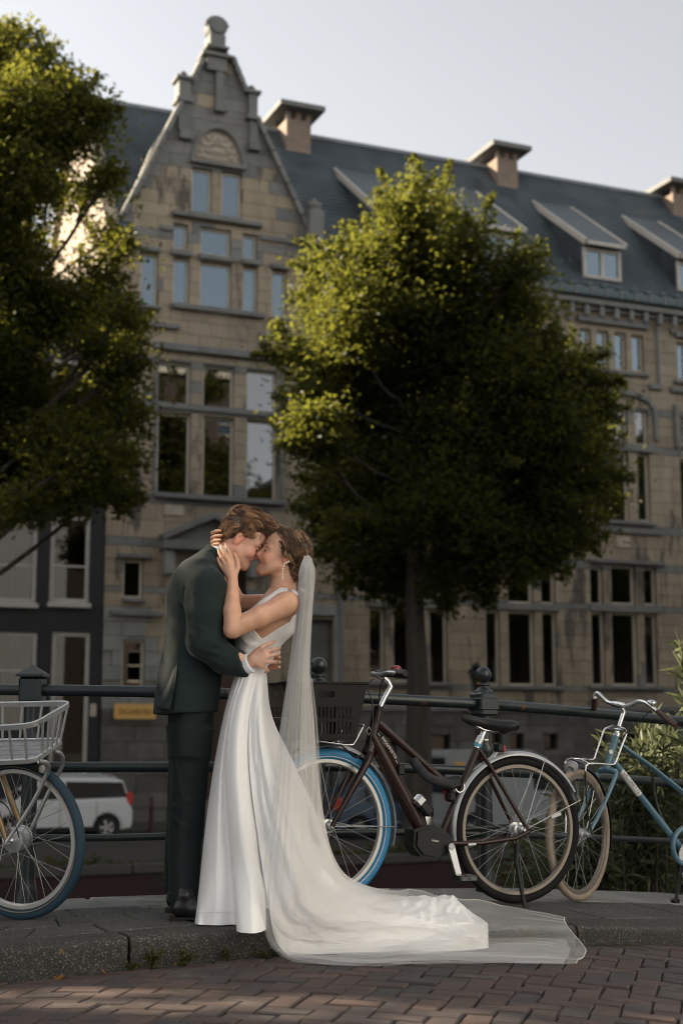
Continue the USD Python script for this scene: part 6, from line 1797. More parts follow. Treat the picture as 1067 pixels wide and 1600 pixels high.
def wavesW(p):
    q = HW.loc(p)
    ang = np.arctan2(q[:, 2] - .04, q[:, 0]); r = np.hypot(q[:, 2] - .04, q[:, 0])
    n1 = np.sin(ang * 9 + q[:, 2] * 60 + 4 * meshkit.noise(q * 30, 8)) * .5
    n2 = meshkit.noise(np.stack([q[:, 0] * 40, q[:, 1] * 110, q[:, 2] * 90 + q[:, 0] * 50], 1), 9) - .5
    knot = np.exp(-(((q[:, 0] + .075) / .05) ** 2 + ((q[:, 2] + .046) / .04) ** 2))
    return -n1 * .0050 - n2 * (.007 + .010 * knot)
hb.add(wavesW, HW(0, 0, 0), .3, .01, 3)
hv, hf = hb.mesh(.0034)
hairW = put(bride, 'hair', (hv, hf), M_hairW, smooth=True)
rg = np.random.default_rng(22)
def flowW(q, rg):
    knot = np.array([-.075, 0, -.045])
    d = knot - q; d[:, 1] *= .25
    d /= np.linalg.norm(d, axis=1, keepdims=True) + 1e-9
    sw = np.stack([-d[:, 2], np.zeros(len(d)), d[:, 0]], 1)
    near = np.exp(-((np.linalg.norm((q - knot)[:, [0, 2]], axis=1) / .035) ** 2))[:, None]
    return d * (1 - near) + sw * near + rg.normal(0, .04, q.shape) + np.array([-.25, 0, .12]) * (q[:, 2:3] > .05)
put_hair(hairW, hair_strands(hv, hf, HW, flowW, 420, .07, rg, .0045, .22, loose=.11), .0017, [hairmat('brown_dark', (.055, .028, .013)), hairmat('brown_mid', (.14, .075, .036)), hairmat('brown_light', (.38, .22, .115))], rg)
# earring of pearls
er = [P(451, 877.5, 6.165), P(447.5, 879, 6.163), P(444, 881.5, 6.163), P(442.5, 885, 6.164), P(442, 889, 6.164), P(441.7, 893, 6.165), P(441.5, 897, 6.165), P(441.4, 901, 6.165), P(441.4, 904.5, 6.165)]
mb = MB()
for p in er:
    m = trimesh.creation.icosphere(1, .0042); mb.add(m.vertices + p, m.faces)
put(bride, 'earring', mb, M_pearl, smooth=True, kind='stuff')

# ---------------------------------------------------------------- gown: bodice
def pxz(px, py):
    p = PW(px, py, -.06); return p[0], p[2]
bod = sg.Polygon([pxz(*p) for p in [(438, 918), (450, 919), (449, 932), (428, 948), (404, 962), (398, 985), (410, 1000), (428, 988), (452, 972), (462, 955), (459, 935), (454, 920), (466, 920), (476, 940), (474, 968), (462, 990), (446, 1010), (440, 1026), (440, 1066), (340, 1066), (340, 975), (372, 962), (402, 944), (424, 931)]])
bd = Body()
bd.loft(torsoW, .03, inflate=.006)
bd.ell(PW(384, 979, -.07), (.058, .061, .060), None, .03); bd.ell(PW(384, 979, .09), (.058, .061, .060), None, .03)
xs = np.linspace(-.75, -.05, 260); zs = np.linspace(1.1, 1.75, 260)
Xg, Zg = np.meshgrid(xs, zs, indexing='ij'); pts = shapely.points(Xg.ravel(), Zg.ravel())
dd = shapely.distance(bod.boundary, pts); dd = np.where(shapely.contains(bod, pts), -dd, dd).reshape(Xg.shape)
from scipy.interpolate import RegularGridInterpolator
itb = RegularGridInterpolator((xs, zs), dd, bounds_error=False, fill_value=.2)
bd.add(lambda p: itb(p[:, [0, 2]]), PW(420, 980), 1, .01, 2)
bfold = [(PW(372, 1000, -.12), PW(428, 1020, -.13), .004), (PW(370, 1016, -.12), PW(420, 1028, -.13), .003), (PW(450, 990, -.1), PW(415, 1005, -.14), .003), (PW(380, 985, -.14), PW(408, 1003, -.15), .003)]
def bf(p):
    e = np.zeros(len(p))
    for a, c, amp in bfold:
        ab = c - a; t = np.clip((p - a) @ ab / (ab @ ab), 0, 1)
        e -= amp * np.exp(-(np.linalg.norm(p - a - t[:, None] * ab, axis=1) / .011) ** 2)
    return e - (meshkit.fbm(p * np.array([14, 14, 9]), 3, 3) - .5) * .006
bd.add(bf, PW(420, 980), 1, .01, 3)
gown = put(bride, 'bodice', smooth_mesh(bd.mesh(.004), 3), M_dress, smooth=True)

# ---------------------------------------------------------------- gown: skirt and train
def hemG(px, py, off=.004, h=pz):
    return G(px, py, off, h)[1]
ys = [1044, 1110, 1190, 1280, 1370]
def rib(xs_, Ys, hx, hy, hY=None):
    return [P(x, y, Y) for x, y, Y in zip(xs_, ys, Ys)] + [P(hx, hy, hemG(hx, hy) if hY is None else hY)]
A_ = rib([369, 351, 335, 322, 312], [6.27, 6.27, 6.26, 6.24, 6.20], 303, 1443, 6.17)
A0 = rib([371, 352, 336, 323, 314], [6.22, 6.18, 6.15, 6.12, 6.09], 307, 1445)
A2 = rib([374, 355, 341, 330, 323], [6.18, 6.12, 6.07, 6.04, 6.01], 318, 1446)
B_ = rib([378, 359, 347, 342, 342], [6.155, 6.09, 6.03, 6.00, 5.98], 344, 1446.5)
C1 = rib([383, 362, 353, 355, 363], [6.15, 6.09, 6.04, 6.01, 5.99], 369, 1446)
C2 = rib([385, 363.5, 354.5, 357, 366], [6.14, 6.065, 6.00, 5.96, 5.925], 370.5, 1456)
D0 = rib([391, 374, 369, 374, 384], [6.135, 6.05, 5.975, 5.93, 5.895], 390, 1459)
D1 = rib([398, 384, 380, 388, 399], [6.14, 6.055, 5.985, 5.94, 5.90], 406, 1457.5)
D2 = rib([404, 391, 389, 399, 412], [6.15, 6.07, 6.01, 5.97, 5.94], 416, 1453)
front = np.stack([A_, A0, A2, B_, C1, C2, D0, D1, D2], 1)
V = surf(front, 90, 110)
rows_, cols_ = np.meshgrid(np.linspace(0, 1, 90), np.linspace(0, 1, 110), indexing='ij')
fold = (np.sin(cols_ * 30 + 1.2 * np.sin(rows_ * 3)) * .5 + np.sin(cols_ * 57 + 2 + rows_ * 2) * .15) * (.0030 * np.sin(np.clip(rows_ * 1.25, 0, 1) * np.pi) ** .7 + .004 * (1 - rows_))
V[..., 1] += fold
back = np.stack([A_, rib([385, 368, 360, 356, 352], [6.42, 6.46, 6.50, 6.52, 6.54], 352, 1426), rib([405, 420, 450, 480, 505], [6.42, 6.48, 6.50, 6.52, 6.54], 530, 1412)], 1)
sk = MB().grid(V).grid(surf(back, 40, 24)[::-1])
gnd = lambda px, py, off, road=False: G(px, py, off, rz if road else pz)
def PP(px, py, Y, off=.010):
    """As P, but where that point would lie below road or pavement, the pixel's ray is followed to just above it instead."""
    p = P(px, py, Y)
    kerb = np.interp(p[0], KC[:, 0], KC[:, 1])
    if p[2] < (pz(p[0]) if p[1] > kerb - .01 else rz(p[0])) + off:
        q = G(px, py, off, rz)
        p = q if q[1] < np.interp(q[0], KC[:, 0], KC[:, 1]) else G(px, py, off, pz)
        if p[1] < np.interp(p[0], KC[:, 0], KC[:, 1]) and p is not q:
            p = P(px, py, np.interp(p[0], KC[:, 0], KC[:, 1]) - .015)
    return p
train = [
    [D2[0], PP(409, 1047, 6.16), PP(413, 1049, 6.19), PP(416, 1050, 6.27)],
    [D2[1], PP(401, 1113, 6.05), PP(412, 1116, 6.07), PP(425, 1120, 6.25)],
    [D2[2], PP(406, 1195, 5.99), PP(427, 1196, 6.00), PP(458, 1192, 6.24)],
    [D2[3], PP(424, 1287, 5.95), PP(458, 1284, 5.97), PP(497, 1280, 6.25)],
    [D2[4], PP(446, 1372, 5.93), PP(488, 1356, 5.96), PP(527, 1360, 6.28)],
    [PP(428, 1446, 5.90), PP(466, 1428, 5.93), PP(520, 1404, 5.98), PP(562, 1388, 6.33)],
    [PP(462, 1476, 5.92), PP(510, 1454, 5.95), PP(572, 1430, 6.02), PP(622, 1401, 6.38)],
    [PP(520, 1487, 5.98), PP(580, 1462, 6.00), PP(632, 1436, 6.08), PP(672, 1400, 6.42)],
    [PP(610, 1486, 6.02), PP(655, 1466, 6.06), PP(688, 1440, 6.14), PP(705, 1402, 6.44)],
    [PP(668, 1485, 6.06), PP(718, 1468, 6.10), PP(732, 1446, 6.18), PP(727, 1416, 6.42)],
    [PP(708, 1482, 6.12), PP(737, 1471, 6.14), PP(751, 1450, 6.20), PP(742, 1430, 6.36)]]
V = surf(train, 150, 70)
r_, c_ = np.meshgrid(np.linspace(0, 1, 150), np.linspace(0, 1, 70), indexing='ij')
w = np.clip((r_ - .08) / .3, 0, 1) * np.clip((1.0 - r_) / .12, 0, 1)
f1 = np.sin(c_ * 15 + 2.5 * r_ + 1.5 * np.sin(r_ * 5)) * .5 + np.sin(c_ * 31 - 4 * r_ + 2) * .25
f2 = meshkit.fbm(np.stack([r_ * 9, c_ * 5, 0 * r_], -1), 4, 5) - .5
lying = np.clip((r_ - .45) / .2, 0, 1)
V[..., 1] += -w * (1 - lying) * f1 * .022
V[..., 2] += w * lying * (f1 * .012 + f2 * .040) + .004
V[..., 1] += w * f2 * .03
ridge = 1 - np.abs(2 * meshkit.fbm(np.stack([r_ * 22 + c_ * 5, c_ * 11 - r_ * 6, 0 * r_], -1), 3, 15) - 1)
V[..., 2] += w * lying * (ridge ** 3 - .3) * .009
V[..., 1] -= w * (1 - lying) * (ridge ** 3 - .3) * .008
fl0 = np.where(V[..., 1] > np.interp(V[..., 0], KC[:, 0], KC[:, 1]) - .012, pz(V[..., 0]), rz(V[..., 0])) + .004
V[..., 2] = np.maximum(fl0 + (V[..., 2] - fl0) * (1 - .65 * np.clip((r_ - .80) / .20, 0, 1) ** 1.5), fl0)
V[..., 2] = np.maximum(V[..., 2], rz(V[..., 0]) + .006)
sk.grid(V[::-1])
# the train's border turns down to the ground all the way round
border = np.vstack([V[70:, 0], V[-1, 1:], V[-2:58:-1, -1]])
tng = np.gradient(border[:, :2], axis=0); tng /= np.linalg.norm(tng, axis=1, keepdims=True) + 1e-9
outw = np.stack([tng[:, 1], -tng[:, 0]], 1)
from scipy.ndimage import uniform_filter1d
outw = uniform_filter1d(outw, 15, axis=0, mode='nearest')
def floor_at(x, y):
    return np.where(y > np.interp(x, KC[:, 0], KC[:, 1]) - .012, pz(x), rz(x)) + .003
ramp = np.clip(np.minimum(np.arange(len(border)), np.arange(len(border))[::-1]) / 14, 0, 1)[:, None]
rings = [border]
for f, g_ in ((.35, .10), (.8, .45), (1.0, 1.0)):
    q = border.copy(); q[:, :2] += outw * .032 * f * ramp
    fl_z = floor_at(q[:, 0], q[:, 1]); drop = np.minimum(border[:, 2] - fl_z, .13) * ramp[:, 0]
    q[:, 2] = border[:, 2] - drop * g_
    rings.append(q)
sk.grid(np.stack(rings, 0))
put(gown, 'skirt', sk, M_dress, smooth=True)
# a wide hem band shows as a stitched line
put(gown, 'hem_stitch', MB().tube([p + [0, -.0025, .052] for p in spline([A0[-1], A2[-1], B_[-1], C1[-1]], 30)], .0012, 4), M_dress)

# ---------------------------------------------------------------- veil: fine tulle, several layers, beaded edge
M_veil = usdkit.material(stage, '/World/Looks/white_tulle', {
    'g': ('geometry', {}), 'lw': ('layer_weight', {'blend': 0.42}), 'r': ('map_range', {'from_min': 0.0, 'from_max': 0.8, 'to_min': 0.11, 'to_max': 0.36, 'clamp': True}),
    't': ('transparent_bsdf', {}), 'd': ('diffuse_bsdf', {'color': (0.82, 0.80, 0.78)}), 'tr': ('translucent_bsdf', {'color': (0.80, 0.78, 0.76)}), 'm1': ('mix_closure', {'fac': 0.35}), 'm2': ('mix_closure', {})},
    [('lw.facing', 'r.value'), ('d.BSDF', 'm1.closure1'), ('tr.BSDF', 'm1.closure2'), ('r.result', 'm2.fac'), ('t.BSDF', 'm2.closure1'), ('m1.closure', 'm2.closure2')], surface='m2.closure')
def GG(px, py, off, road):
    return G(px, py, off, rz if road else pz)
vc = [
    [PP(469, 884, 6.22), PP(474, 874, 6.20), PP(481, 868, 6.22), PP(488, 874, 6.28)],
    [PP(468, 908, 6.16), PP(475, 902, 6.14), PP(483, 899, 6.16), PP(491, 898, 6.26)],
    [PP(463, 965, 6.13), PP(471, 960, 6.10), PP(480, 958, 6.13), PP(487, 955, 6.25)],
    [PP(450, 1060, 6.09), PP(461, 1056, 6.05), PP(473, 1053, 6.08), PP(484, 1050, 6.24)],
    [PP(436, 1154, 6.03), PP(452, 1156, 5.98), PP(470, 1154, 6.02), PP(491, 1148, 6.24)],
    [PP(424, 1265, 5.96), PP(446, 1270, 5.91), PP(472, 1268, 5.96), PP(502, 1255, 6.24)],
    [PP(411, 1375, 5.88), PP(440, 1372, 5.85), PP(478, 1352, 5.90), PP(520, 1335, 6.26)],
    [PP(412, 1440, 5.84), PP(446, 1432, 5.86), PP(498, 1398, 5.92), PP(552, 1376, 6.32)],
    [PP(428, 1484, 5.82), PP(480, 1474, 5.88), PP(560, 1432, 5.97), PP(612, 1394, 6.42)],
    [PP(470, 1503, 5.84), PP(560, 1490, 5.90), PP(650, 1452, 6.04), PP(664, 1394, 6.48)],
    [GG(590, 1509, .012, True), GG(650, 1486, .03, True), PP(715, 1449, 6.14), PP(722, 1406, 6.52)],
    [GG(720, 1510, .010, True), GG(750, 1484, .02, True), GG(770, 1447, .012, False), GG(775, 1414, .02, False)],
    [GG(840, 1509, .008, True), GG(846, 1483, .014, True), GG(838, 1446, .008, False), GG(828, 1424, .010, False)],
    [GG(900, 1506, .008, True), GG(915, 1486, .012, True), GG(884, 1446, .008, False), GG(882, 1437, .008, False)]]
MV = MB(); edge_pts = []
for layer in range(3):
    rg = np.random.default_rng(60 + layer)
    V = surf(vc, 170, 150)
    r_, c_ = np.meshgrid(np.linspace(0, 1, 170), np.linspace(0, 1, 150), indexing='ij')
    ph = rg.uniform(0, 6, 4)
    hang = np.clip(1.25 - r_ / .44, 0, 1)
    pleat = np.sin(c_ * 52 + ph[0] + 1.5 * np.sin(r_ * 4 + ph[1])) * .6 + np.sin(c_ * 29 + ph[2] - 2 * r_) * .5
    V[..., 1] += -.010 * layer + pleat * (.010 * hang + .004) * np.clip(r_ / .05, 0, 1)
    V[..., 0] += np.cos(c_ * 52 + ph[3]) * (.006 * hang) * np.clip(r_ / .05, 0, 1)
    n = meshkit.fbm(np.stack([r_ * 11 + layer * 9, c_ * 6, 0 * r_], -1), 4, 40 + layer) - .5
    lie = np.clip((r_ - .5) / .15, 0, 1)
    V[..., 2] += lie * (n * .05 * np.clip((.97 - r_) / .2, 0.15, 1) + .004 * layer) + lie * np.maximum(0, np.sin(c_ * 26 + r_ * 22 + ph[0] + 3 * np.sin(c_ * 7))) * .007
    V[..., 2] += lie * np.clip((.55 - c_) / .25, 0, 1) * np.clip((.98 - r_) / .05, 0, 1) * np.abs(np.sin(c_ * 44 + 2.5 * np.sin(r_ * 9 + ph[1]) + ph[0])) * .008
    if layer == 0:
        edge_pts = [V[40:, -1], V[-1]]
    floor = np.where(np.array([[kerbline.distance(sg.Point(0, 0)) * 0]]) == 0, rz(V[..., 0]) + .004, 0)
    # stand clear of road, kerb face and pavement
    k_y = np.interp(V[..., 0], KC[:, 0], KC[:, 1])
    floor = np.where(V[..., 1] > k_y - .012, pz(V[..., 0]) + .004, rz(V[..., 0]) + .004)
    V[..., 2] = np.maximum(V[..., 2], floor + .003 * layer)
    V[60:120, :, 1] -= (.03 * np.sin(np.linspace(0, np.pi, 60)))[:, None]
    MV.grid(V[: (170, 112, 104)[layer]])
    if layer == 1:
        MV.grid(V[111:165, :70])
veil = put(bride, 'veil', MV, M_veil, smooth=True)
# a loose side fall of tulle to the right of the train
V = surf([[P(484, 1060, 6.20), P(488, 1060, 6.24)], [P(486, 1130, 6.14), P(496, 1130, 6.2)], [P(484, 1200, 6.08), P(501, 1200, 6.18)], [P(482, 1270, 6.04), P(505, 1262, 6.16)], [P(486, 1325, 6.04), P(505, 1318, 6.16)]], 50, 24)
rr_, cc_ = np.meshgrid(np.linspace(0, 1, 50), np.linspace(0, 1, 24), indexing='ij')
V[..., 1] += np.sin(cc_ * 14 + rr_ * 3) * .010
put(veil, 'side_fall', MB().grid(V), M_veil, smooth=True)
put(veil, 'rolled_edge', MB().tube(edge_pts[0], .0009, 5).tube(edge_pts[1] + [0, -.002, .002], .0012, 5), M_pearl, kind='stuff')
mb = MB()
for e in edge_pts:
    s = np.concatenate([[0], np.cumsum(np.linalg.norm(np.diff(e, axis=0), axis=1))])
    for t in np.arange(0, s[-1], .014):
        p = np.array([np.interp(t, s, e[:, k]) for k in range(3)])
        m = trimesh.creation.icosphere(0, .0022); mb.add(m.vertices + p + [0, -.002, .002], m.faces)
e = spline([P(474, 1128, 6.02), P(476, 1170, 5.99), P(478, 1215, 5.96), P(480, 1262, 5.95)], 40)
for p in e[::1]:
    m = trimesh.creation.icosphere(0, .0026); mb.add(m.vertices + p, m.faces)
for p in spline([P(476, 870, 6.20), P(472, 884, 6.17), P(467, 899, 6.15)], 14):
    m = trimesh.creation.icosphere(0, .0036); mb.add(m.vertices + p, m.faces)
put(veil, 'pearl_edging', mb, M_pearl, kind='stuff')
# ================================================================ bicycles
M_chrome = plain('polished_alloy', (0.62, 0.62, 0.62), 0.22, 1.0)
M_silver = mat('brushed_alloy', (0.42, 0.42, 0.42), (0.55, 0.55, 0.54), scale=20, rough=.35, metal=.85)
M_fender = plain('fender_silver', (0.48, 0.48, 0.47), 0.35, 0.75)
M_spoke = plain('spoke_steel', (0.55, 0.54, 0.52), 0.3, 0.9)
M_rim = plain('rim_alloy', (0.50, 0.48, 0.45), 0.35, 0.6)
M_pedal = plain('pedal_steel', (0.12, 0.12, 0.12), 0.3, 0.9)
M_rimdark = plain('rim_dull', (0.21, 0.18, 0.15), 0.38, 0.7)
M_tyre = mat('bicycle_tyre', (0.0055, 0.005, 0.005), (0.010, 0.009, 0.0085), scale=60, rough=.75, spec=.2, bump=.3, bump_scale=300, bump_dist=.002)
M_bluetyre = mat('blue_tyre', (0.020, 0.165, 0.330), (0.030, 0.205, 0.390), scale=30, rough=.55, bump=.2, bump_scale=300, bump_dist=.002)
M_bluetyre_d = mat('dusty_blue_tyre', (0.007, 0.026, 0.042), (0.012, 0.036, 0.056), scale=12, rough=.7, bump=.4, bump_scale=260, bump_dist=.003)
M_tantyre = mat('tan_tyre', (0.20, 0.155, 0.115), (0.26, 0.205, 0.155), scale=14, rough=.75)
M_tread = mat('worn_tread', (0.10, 0.082, 0.066), (0.14, 0.115, 0.09), scale=40, rough=.8)
M_brown = mat('brown_frame', (0.014, 0.0045, 0.0030), (0.020, 0.0062, 0.0042), scale=8, rough=.36, coat=.1, spec=.35)
M_bikeblue = mat('blue_frame', (0.060, 0.130, 0.175), (0.075, 0.150, 0.195), scale=8, rough=.32, coat=.35)
M_bronze = mat('bronze_fork', (0.20, 0.135, 0.070), (0.25, 0.17, 0.095), scale=8, rough=.3, metal=.7)
M_brownleather = plain('brown_grip', (0.050, 0.020, 0.012), 0.55)
M_crate = plain('crate_plastic', (0.0045, 0.0030, 0.0025), 0.5, specular_ior_level=.25)
M_bell = plain('red_bell', (0.16, 0.014, 0.012), 0.2)
M_decal = plain('white_decal', (0.62, 0.60, 0.57), 0.5)
M_cable = plain('black_cable', (0.012, 0.012, 0.012), 0.4)
M_woven = mat('woven_lock', (0.012, 0.012, 0.014), (0.03, 0.03, 0.034), scale=90, rough=.8, bump=.8, bump_scale=120, bump_dist=.006)
M_lampglass = plain('lamp_lens', (0.30, 0.29, 0.27), 0.12)
M_sticker = plain('cyan_band', (0.05, 0.30, 0.42), 0.4)
class Plane:
    def __init__(self, p0, d, lean=0.0):
        self.p0 = np.asarray(p0, float); self.d = unit(d)
        n = np.cross(self.d, FZ); n = unit(n)
        if n[1] > 0: n = -n
        self.n = unit(n - FZ * math.tan(lean)); self.u = unit(np.cross(self.d, self.n)); self.u *= np.sign(self.u[2])
    def __call__(self, px, py, off=0.0):
        return on_plane(px, py, self.p0, self.n) + self.n * off
def ring(C, d, u, R, n=72, a0=0.0, a1=2 * math.pi, closed=True):
    a = np.linspace(a0, a1, n + 1)[:-1] if closed else np.linspace(a0, a1, n)
    return C + R * (np.cos(a)[:, None] * d + np.sin(a)[:, None] * u)
def bike_wheel(t, C, d, u, n, R, tr, mtyre, mrim=M_rim, spokes=32, stripe=None, seed=0, hub_r=.02, hub_w=.05, name='wheel'):
    """d, u: in the wheel's plane; n: its axle, towards the camera."""
    Rr = R - 2 * tr + .002
    prof = [(-.012, Rr - .015), (-.0125, Rr), (-.009, Rr + .004), (.009, Rr + .004), (.0125, Rr), (.012, Rr - .015), (.004, Rr - .021), (-.004, Rr - .021), (-.012, Rr - .015)]
    a = np.arange(72) * 2 * math.pi / 72
    V = np.array([[C + n * w + r * (math.cos(t_) * d + math.sin(t_) * u) for w, r in prof] for t_ in a])
    wh = put(t, name, MB().grid(V, closed_u=True), mrim, smooth=40)
    b_ = np.linspace(0, 2 * math.pi, 17)[:-1]
    V = np.array([[C + n * tr * .92 * math.sin(q) + (R - tr + tr * math.cos(q)) * (math.cos(t_) * d + math.sin(t_) * u) for q in b_] for t_ in a])
    ty = put(wh, 'tyre', MB().grid(V, closed_u=True, closed_v=True), mtyre, smooth=True)
    if stripe is not None:
        put(ty, 'reflective_stripe', MB().tube(ring(C + n * tr * .80, d, u, R - tr * 1.52), .0022, 6, closed=True), stripe) if False else put(wh, 'reflective_stripe', MB().tube(ring(C + n * tr * .83, d, u, R - tr * 1.45), .0024, 6, closed=True), stripe)
    for k in range(spokes):
        rg_ = k % 2 * 2 - 1
        th = 2 * math.pi * (k + .5) / spokes
        off = (1 if (k // 2) % 2 else -1) * .95
        hp = C + n * rg_ * hub_w * .5 + hub_r * (math.cos(th + off) * d + math.sin(th + off) * u)
        rp = C + n * rg_ * .003 + (Rr - .018) * (math.cos(th) * d + math.sin(th) * u)
        put(wh, 'spoke', MB().tube([hp, rp], .0012, 4, caps=False), M_spoke)
    put(wh, 'hub', MB().lathe(C - n * .07, n, [(0, .006), (.012, .009), (.014, .014), (.07 - hub_w * .55, hub_r * .8), (.07 - hub_w * .5, hub_r * 1.15), (.07 - hub_w * .42, hub_r * 1.1), (.07 - hub_w * .35, hub_r * .7), (.07 + hub_w * .35, hub_r * .7), (.07 + hub_w * .42, hub_r * 1.1), (.07 + hub_w * .5, hub_r * 1.15), (.07 + hub_w * .55, hub_r * .8), (.126, .014), (.128, .009), (.14, .006), (.14, 0)], 16), M_silver, smooth=40)
    return wh
def fender(t, C, d, u, n, R, a0, a1, w, m, thick=.002, name='mudguard'):
    a = np.linspace(a0, a1, 48)
    prof = [(-w, -.012), (-w * .8, .0), (-w * .4, .007), (0, .009), (w * .4, .007), (w * .8, 0), (w, -.012), (w * .94, -.013), (0, .006), (-w * .94, -.013)]
    V = np.array([[C + n * x + (R + y) * (math.cos(t_) * d + math.sin(t_) * u) for x, y in prof + prof[:1]] for t_ in a])
    return put(t, name, MB().grid(V), m, smooth=50)
def px_line(pl, pts, off=0.0):
    return [pl(*p, off) for p in pts]
def text_on(t, text, p, q, height, n, m, flip=1, name='lettering', bold=True):
    """Lettering from p towards q, lying on the surface that faces n."""
    tm = meshkit.text_mesh(text, height, .0008, bold=bold)
    v = np.array(tm.vertices); L = np.linalg.norm(q - p)
    X = unit(q - p); Y = unit(np.cross(n, X)) * flip
    v[:, 0] *= L / v[:, 0].max()
    return put(t, name, (p + np.outer(v[:, 0], X) + np.outer(v[:, 1], Y) + np.outer(v[:, 2], n), np.array(tm.faces)), m)

# ---------------------------------------------------------------- brown electric bicycle
RH, FH = P(810, 1302, 7.08), P(508, 1297, 6.66)
pl = Plane(RH, (FH - RH) * [1, 1, 0])
eb = thing('bicycle', 'dark brown electric bicycle with black crate, blue front tyre and black saddle', 'bicycle', np.r_[pl(690, 1320)[:2], pz(pl(690, 1320)[0])])
R_ = .352
C = pl(808.5, 1302); d, u, n = pl.d, pl.u, pl.n
C[2] = max(C[2], pz(C[0]) + R_)
wr_ = bike_wheel(eb, C, d, u, n, R_, .022, M_tyre, M_rimdark, seed=1, hub_r=.030, hub_w=.055, spokes=32)
put(wr_, 'spoke_reflector', MB().bevel_box(C + n * .004 - d * .22 * 1 + u * .06, (.06, .016, .008), .003, (unit(-d + .3 * u), unit(np.cross(n, unit(-d + .3 * u))), n)), M_decal)
Cr = C
ang = lambda px, py: math.atan2((pl(px, py) - Cr) @ u, (pl(px, py) - Cr) @ d)
# pl.d points to the front (left): the angle runs from the front over the top to the back
fender(eb, C, d, u, n, R_ + .016, -.12, math.pi - .50, .031, M_fender)
C2 = pl(508, 1298); C2[2] = max(C2[2], pz(C2[0]) + R_)
sd = unit(d * math.cos(.10) + n * math.sin(.10)); sn = unit(n * math.cos(.10) - d * math.sin(.10))
wf = bike_wheel(eb, C2, sd, u, sn, R_, .026, M_bluetyre, seed=2, stripe=M_decal, hub_r=.028, hub_w=.06, spokes=32)
tag(wf.prim, label='front wheel with bright blue tyre')
fender(eb, C2, sd, u, sn, R_ + .018, .9, math.pi + .28, .031, M_fender)
T = lambda pts, r, s=12, off=0.0, **k: MB().tube(px_line(pl, pts, off), r, s, **k)
fr = put(eb, 'frame', T([(746, 1170), (720, 1232), (692, 1300)], [.019, .018, .018]), M_brown, smooth=40)
put(fr, 'down_tube', MB().tube([pl(580, 1150), pl(600, 1188), pl(640, 1262), pl(660, 1300)], [.030, .034, .034, .030], 14), M_brown, smooth=40)
put(fr, 'battery_cover', MB().tube([pl(592, 1160, .004), pl(606, 1172, .004), pl(622, 1202, .004)], [.012, .028, .014], 10), M_brown, smooth=40)
put(fr, 'top_tube', T([(588, 1128), (640, 1174), (704, 1231)], [.021, .0185, .0165]), M_brown, smooth=40)
put(fr, 'head_tube', T([(590, 1112), (577, 1172)], [.024, .026]), M_brown, smooth=40)
for s in (-1, 1):
    put(fr, 'seat_stay', MB().tube([pl(747, 1172, s * .012), pl(762, 1200, s * .032), pl(814, 1296, s * .062)], [.0115, .0105, .010], 10), M_brown, smooth=40)
    put(fr, 'chain_stay', MB().tube([pl(700, 1318, s * .035), pl(745, 1317, s * .045), pl(795, 1309, s * .062), pl(816, 1298, s * .062)], [.012, .0115, .011, .012], 10), M_brown, smooth=40)
fk = put(eb, 'fork', MB().tube([pl(579, 1164), pl(575, 1178)], [.026, .034], 12), M_brown, smooth=40)
for s in (-1, 1):
    put(fk, 'fork_blade', MB().tube([pl(575, 1178, s * .025) , pl(566, 1190, s * .056), pl(540, 1236, s * .060), C2 + sn * s * .062], [.016, .018, .0155, .011], 10), M_brown, smooth=40)
mot = sg.Polygon([(-.095, .045), (-.03, .062), (.05, .040), (.085, .0), (.060, -.055), (.0, -.075), (-.065, -.062), (-.10, -.02)]).buffer(.012)
mc = pl(671, 1313)
ex = -pl.d
mb = MB().prism(mot, (mc, ex, u, n), -.052, .052)
mb.prism(mot.buffer(-.014), (mc, ex, u, n), .0521, .064).prism(mot.buffer(-.014), (mc, ex, u, n), -.064, -.0521)
mo = put(eb, 'motor', mb, M_blackplastic)
text_on(mo, 'SHIMANO', pl(664, 1313, .066), pl(675, 1315, .066), .007, n, M_decal, 1)
bbp = pl(691, 1321, .0)
put(eb, 'crank_axle', MB().lathe(bbp - n * .085, n, [(0, 0), (0, .013), (.17, .013), (.17, 0)], 14), M_chrome)
for s, (x, y) in ((1, (702.5, 1368)), (-1, (681, 1275))):
    a, b_ = pl(691, 1321, s * .085), pl(x, y, s * .092)
    w_ = unit(b_ - a)
    mb = MB()
    mb.lathe(a - n * .006, n, [(0, 0), (0, .016), (.014, .016), (.016, .013), (.016, 0)], 16)
    V = [a + np.cross(n, w_) * .0135 * f - 0 * w_ for f in (-1, 1)] + [b_ + np.cross(n, w_) * .0105 * f for f in (1, -1)]
    mb.prism(sg.Polygon([(-.014, 0), (.014, 0), (.0105, np.linalg.norm(b_ - a)), (-.0105, np.linalg.norm(b_ - a))]).buffer(.003), (a, np.cross(n, w_), w_, n), -.006, .006)
    ck = put(eb, 'crank', mb, M_chrome)
    pc = b_ + n * s * .055
    mb = MB()
    for f in (-1, 1):
        mb.bevel_box(pc + ex * f * .036, (.018, .028, .085), .005, (ex, u, n))
    mb.bevel_box(pc, (.022, .020, .090), .004, (ex, u, n)); mb.bevel_box(pc + n * .04, (.085, .024, .010), .004, (ex, u, n)); mb.bevel_box(pc - n * .04, (.085, .024, .010), .004, (ex, u, n))
    put(ck, 'pedal', mb, M_pedal if s > 0 else M_blackplastic)
put(eb, 'chain_guard', MB().tube([pl(700, 1300, -.05), pl(760, 1296, -.06), pl(815, 1292, -.065)], .012, 8), M_blackplastic, smooth=40)
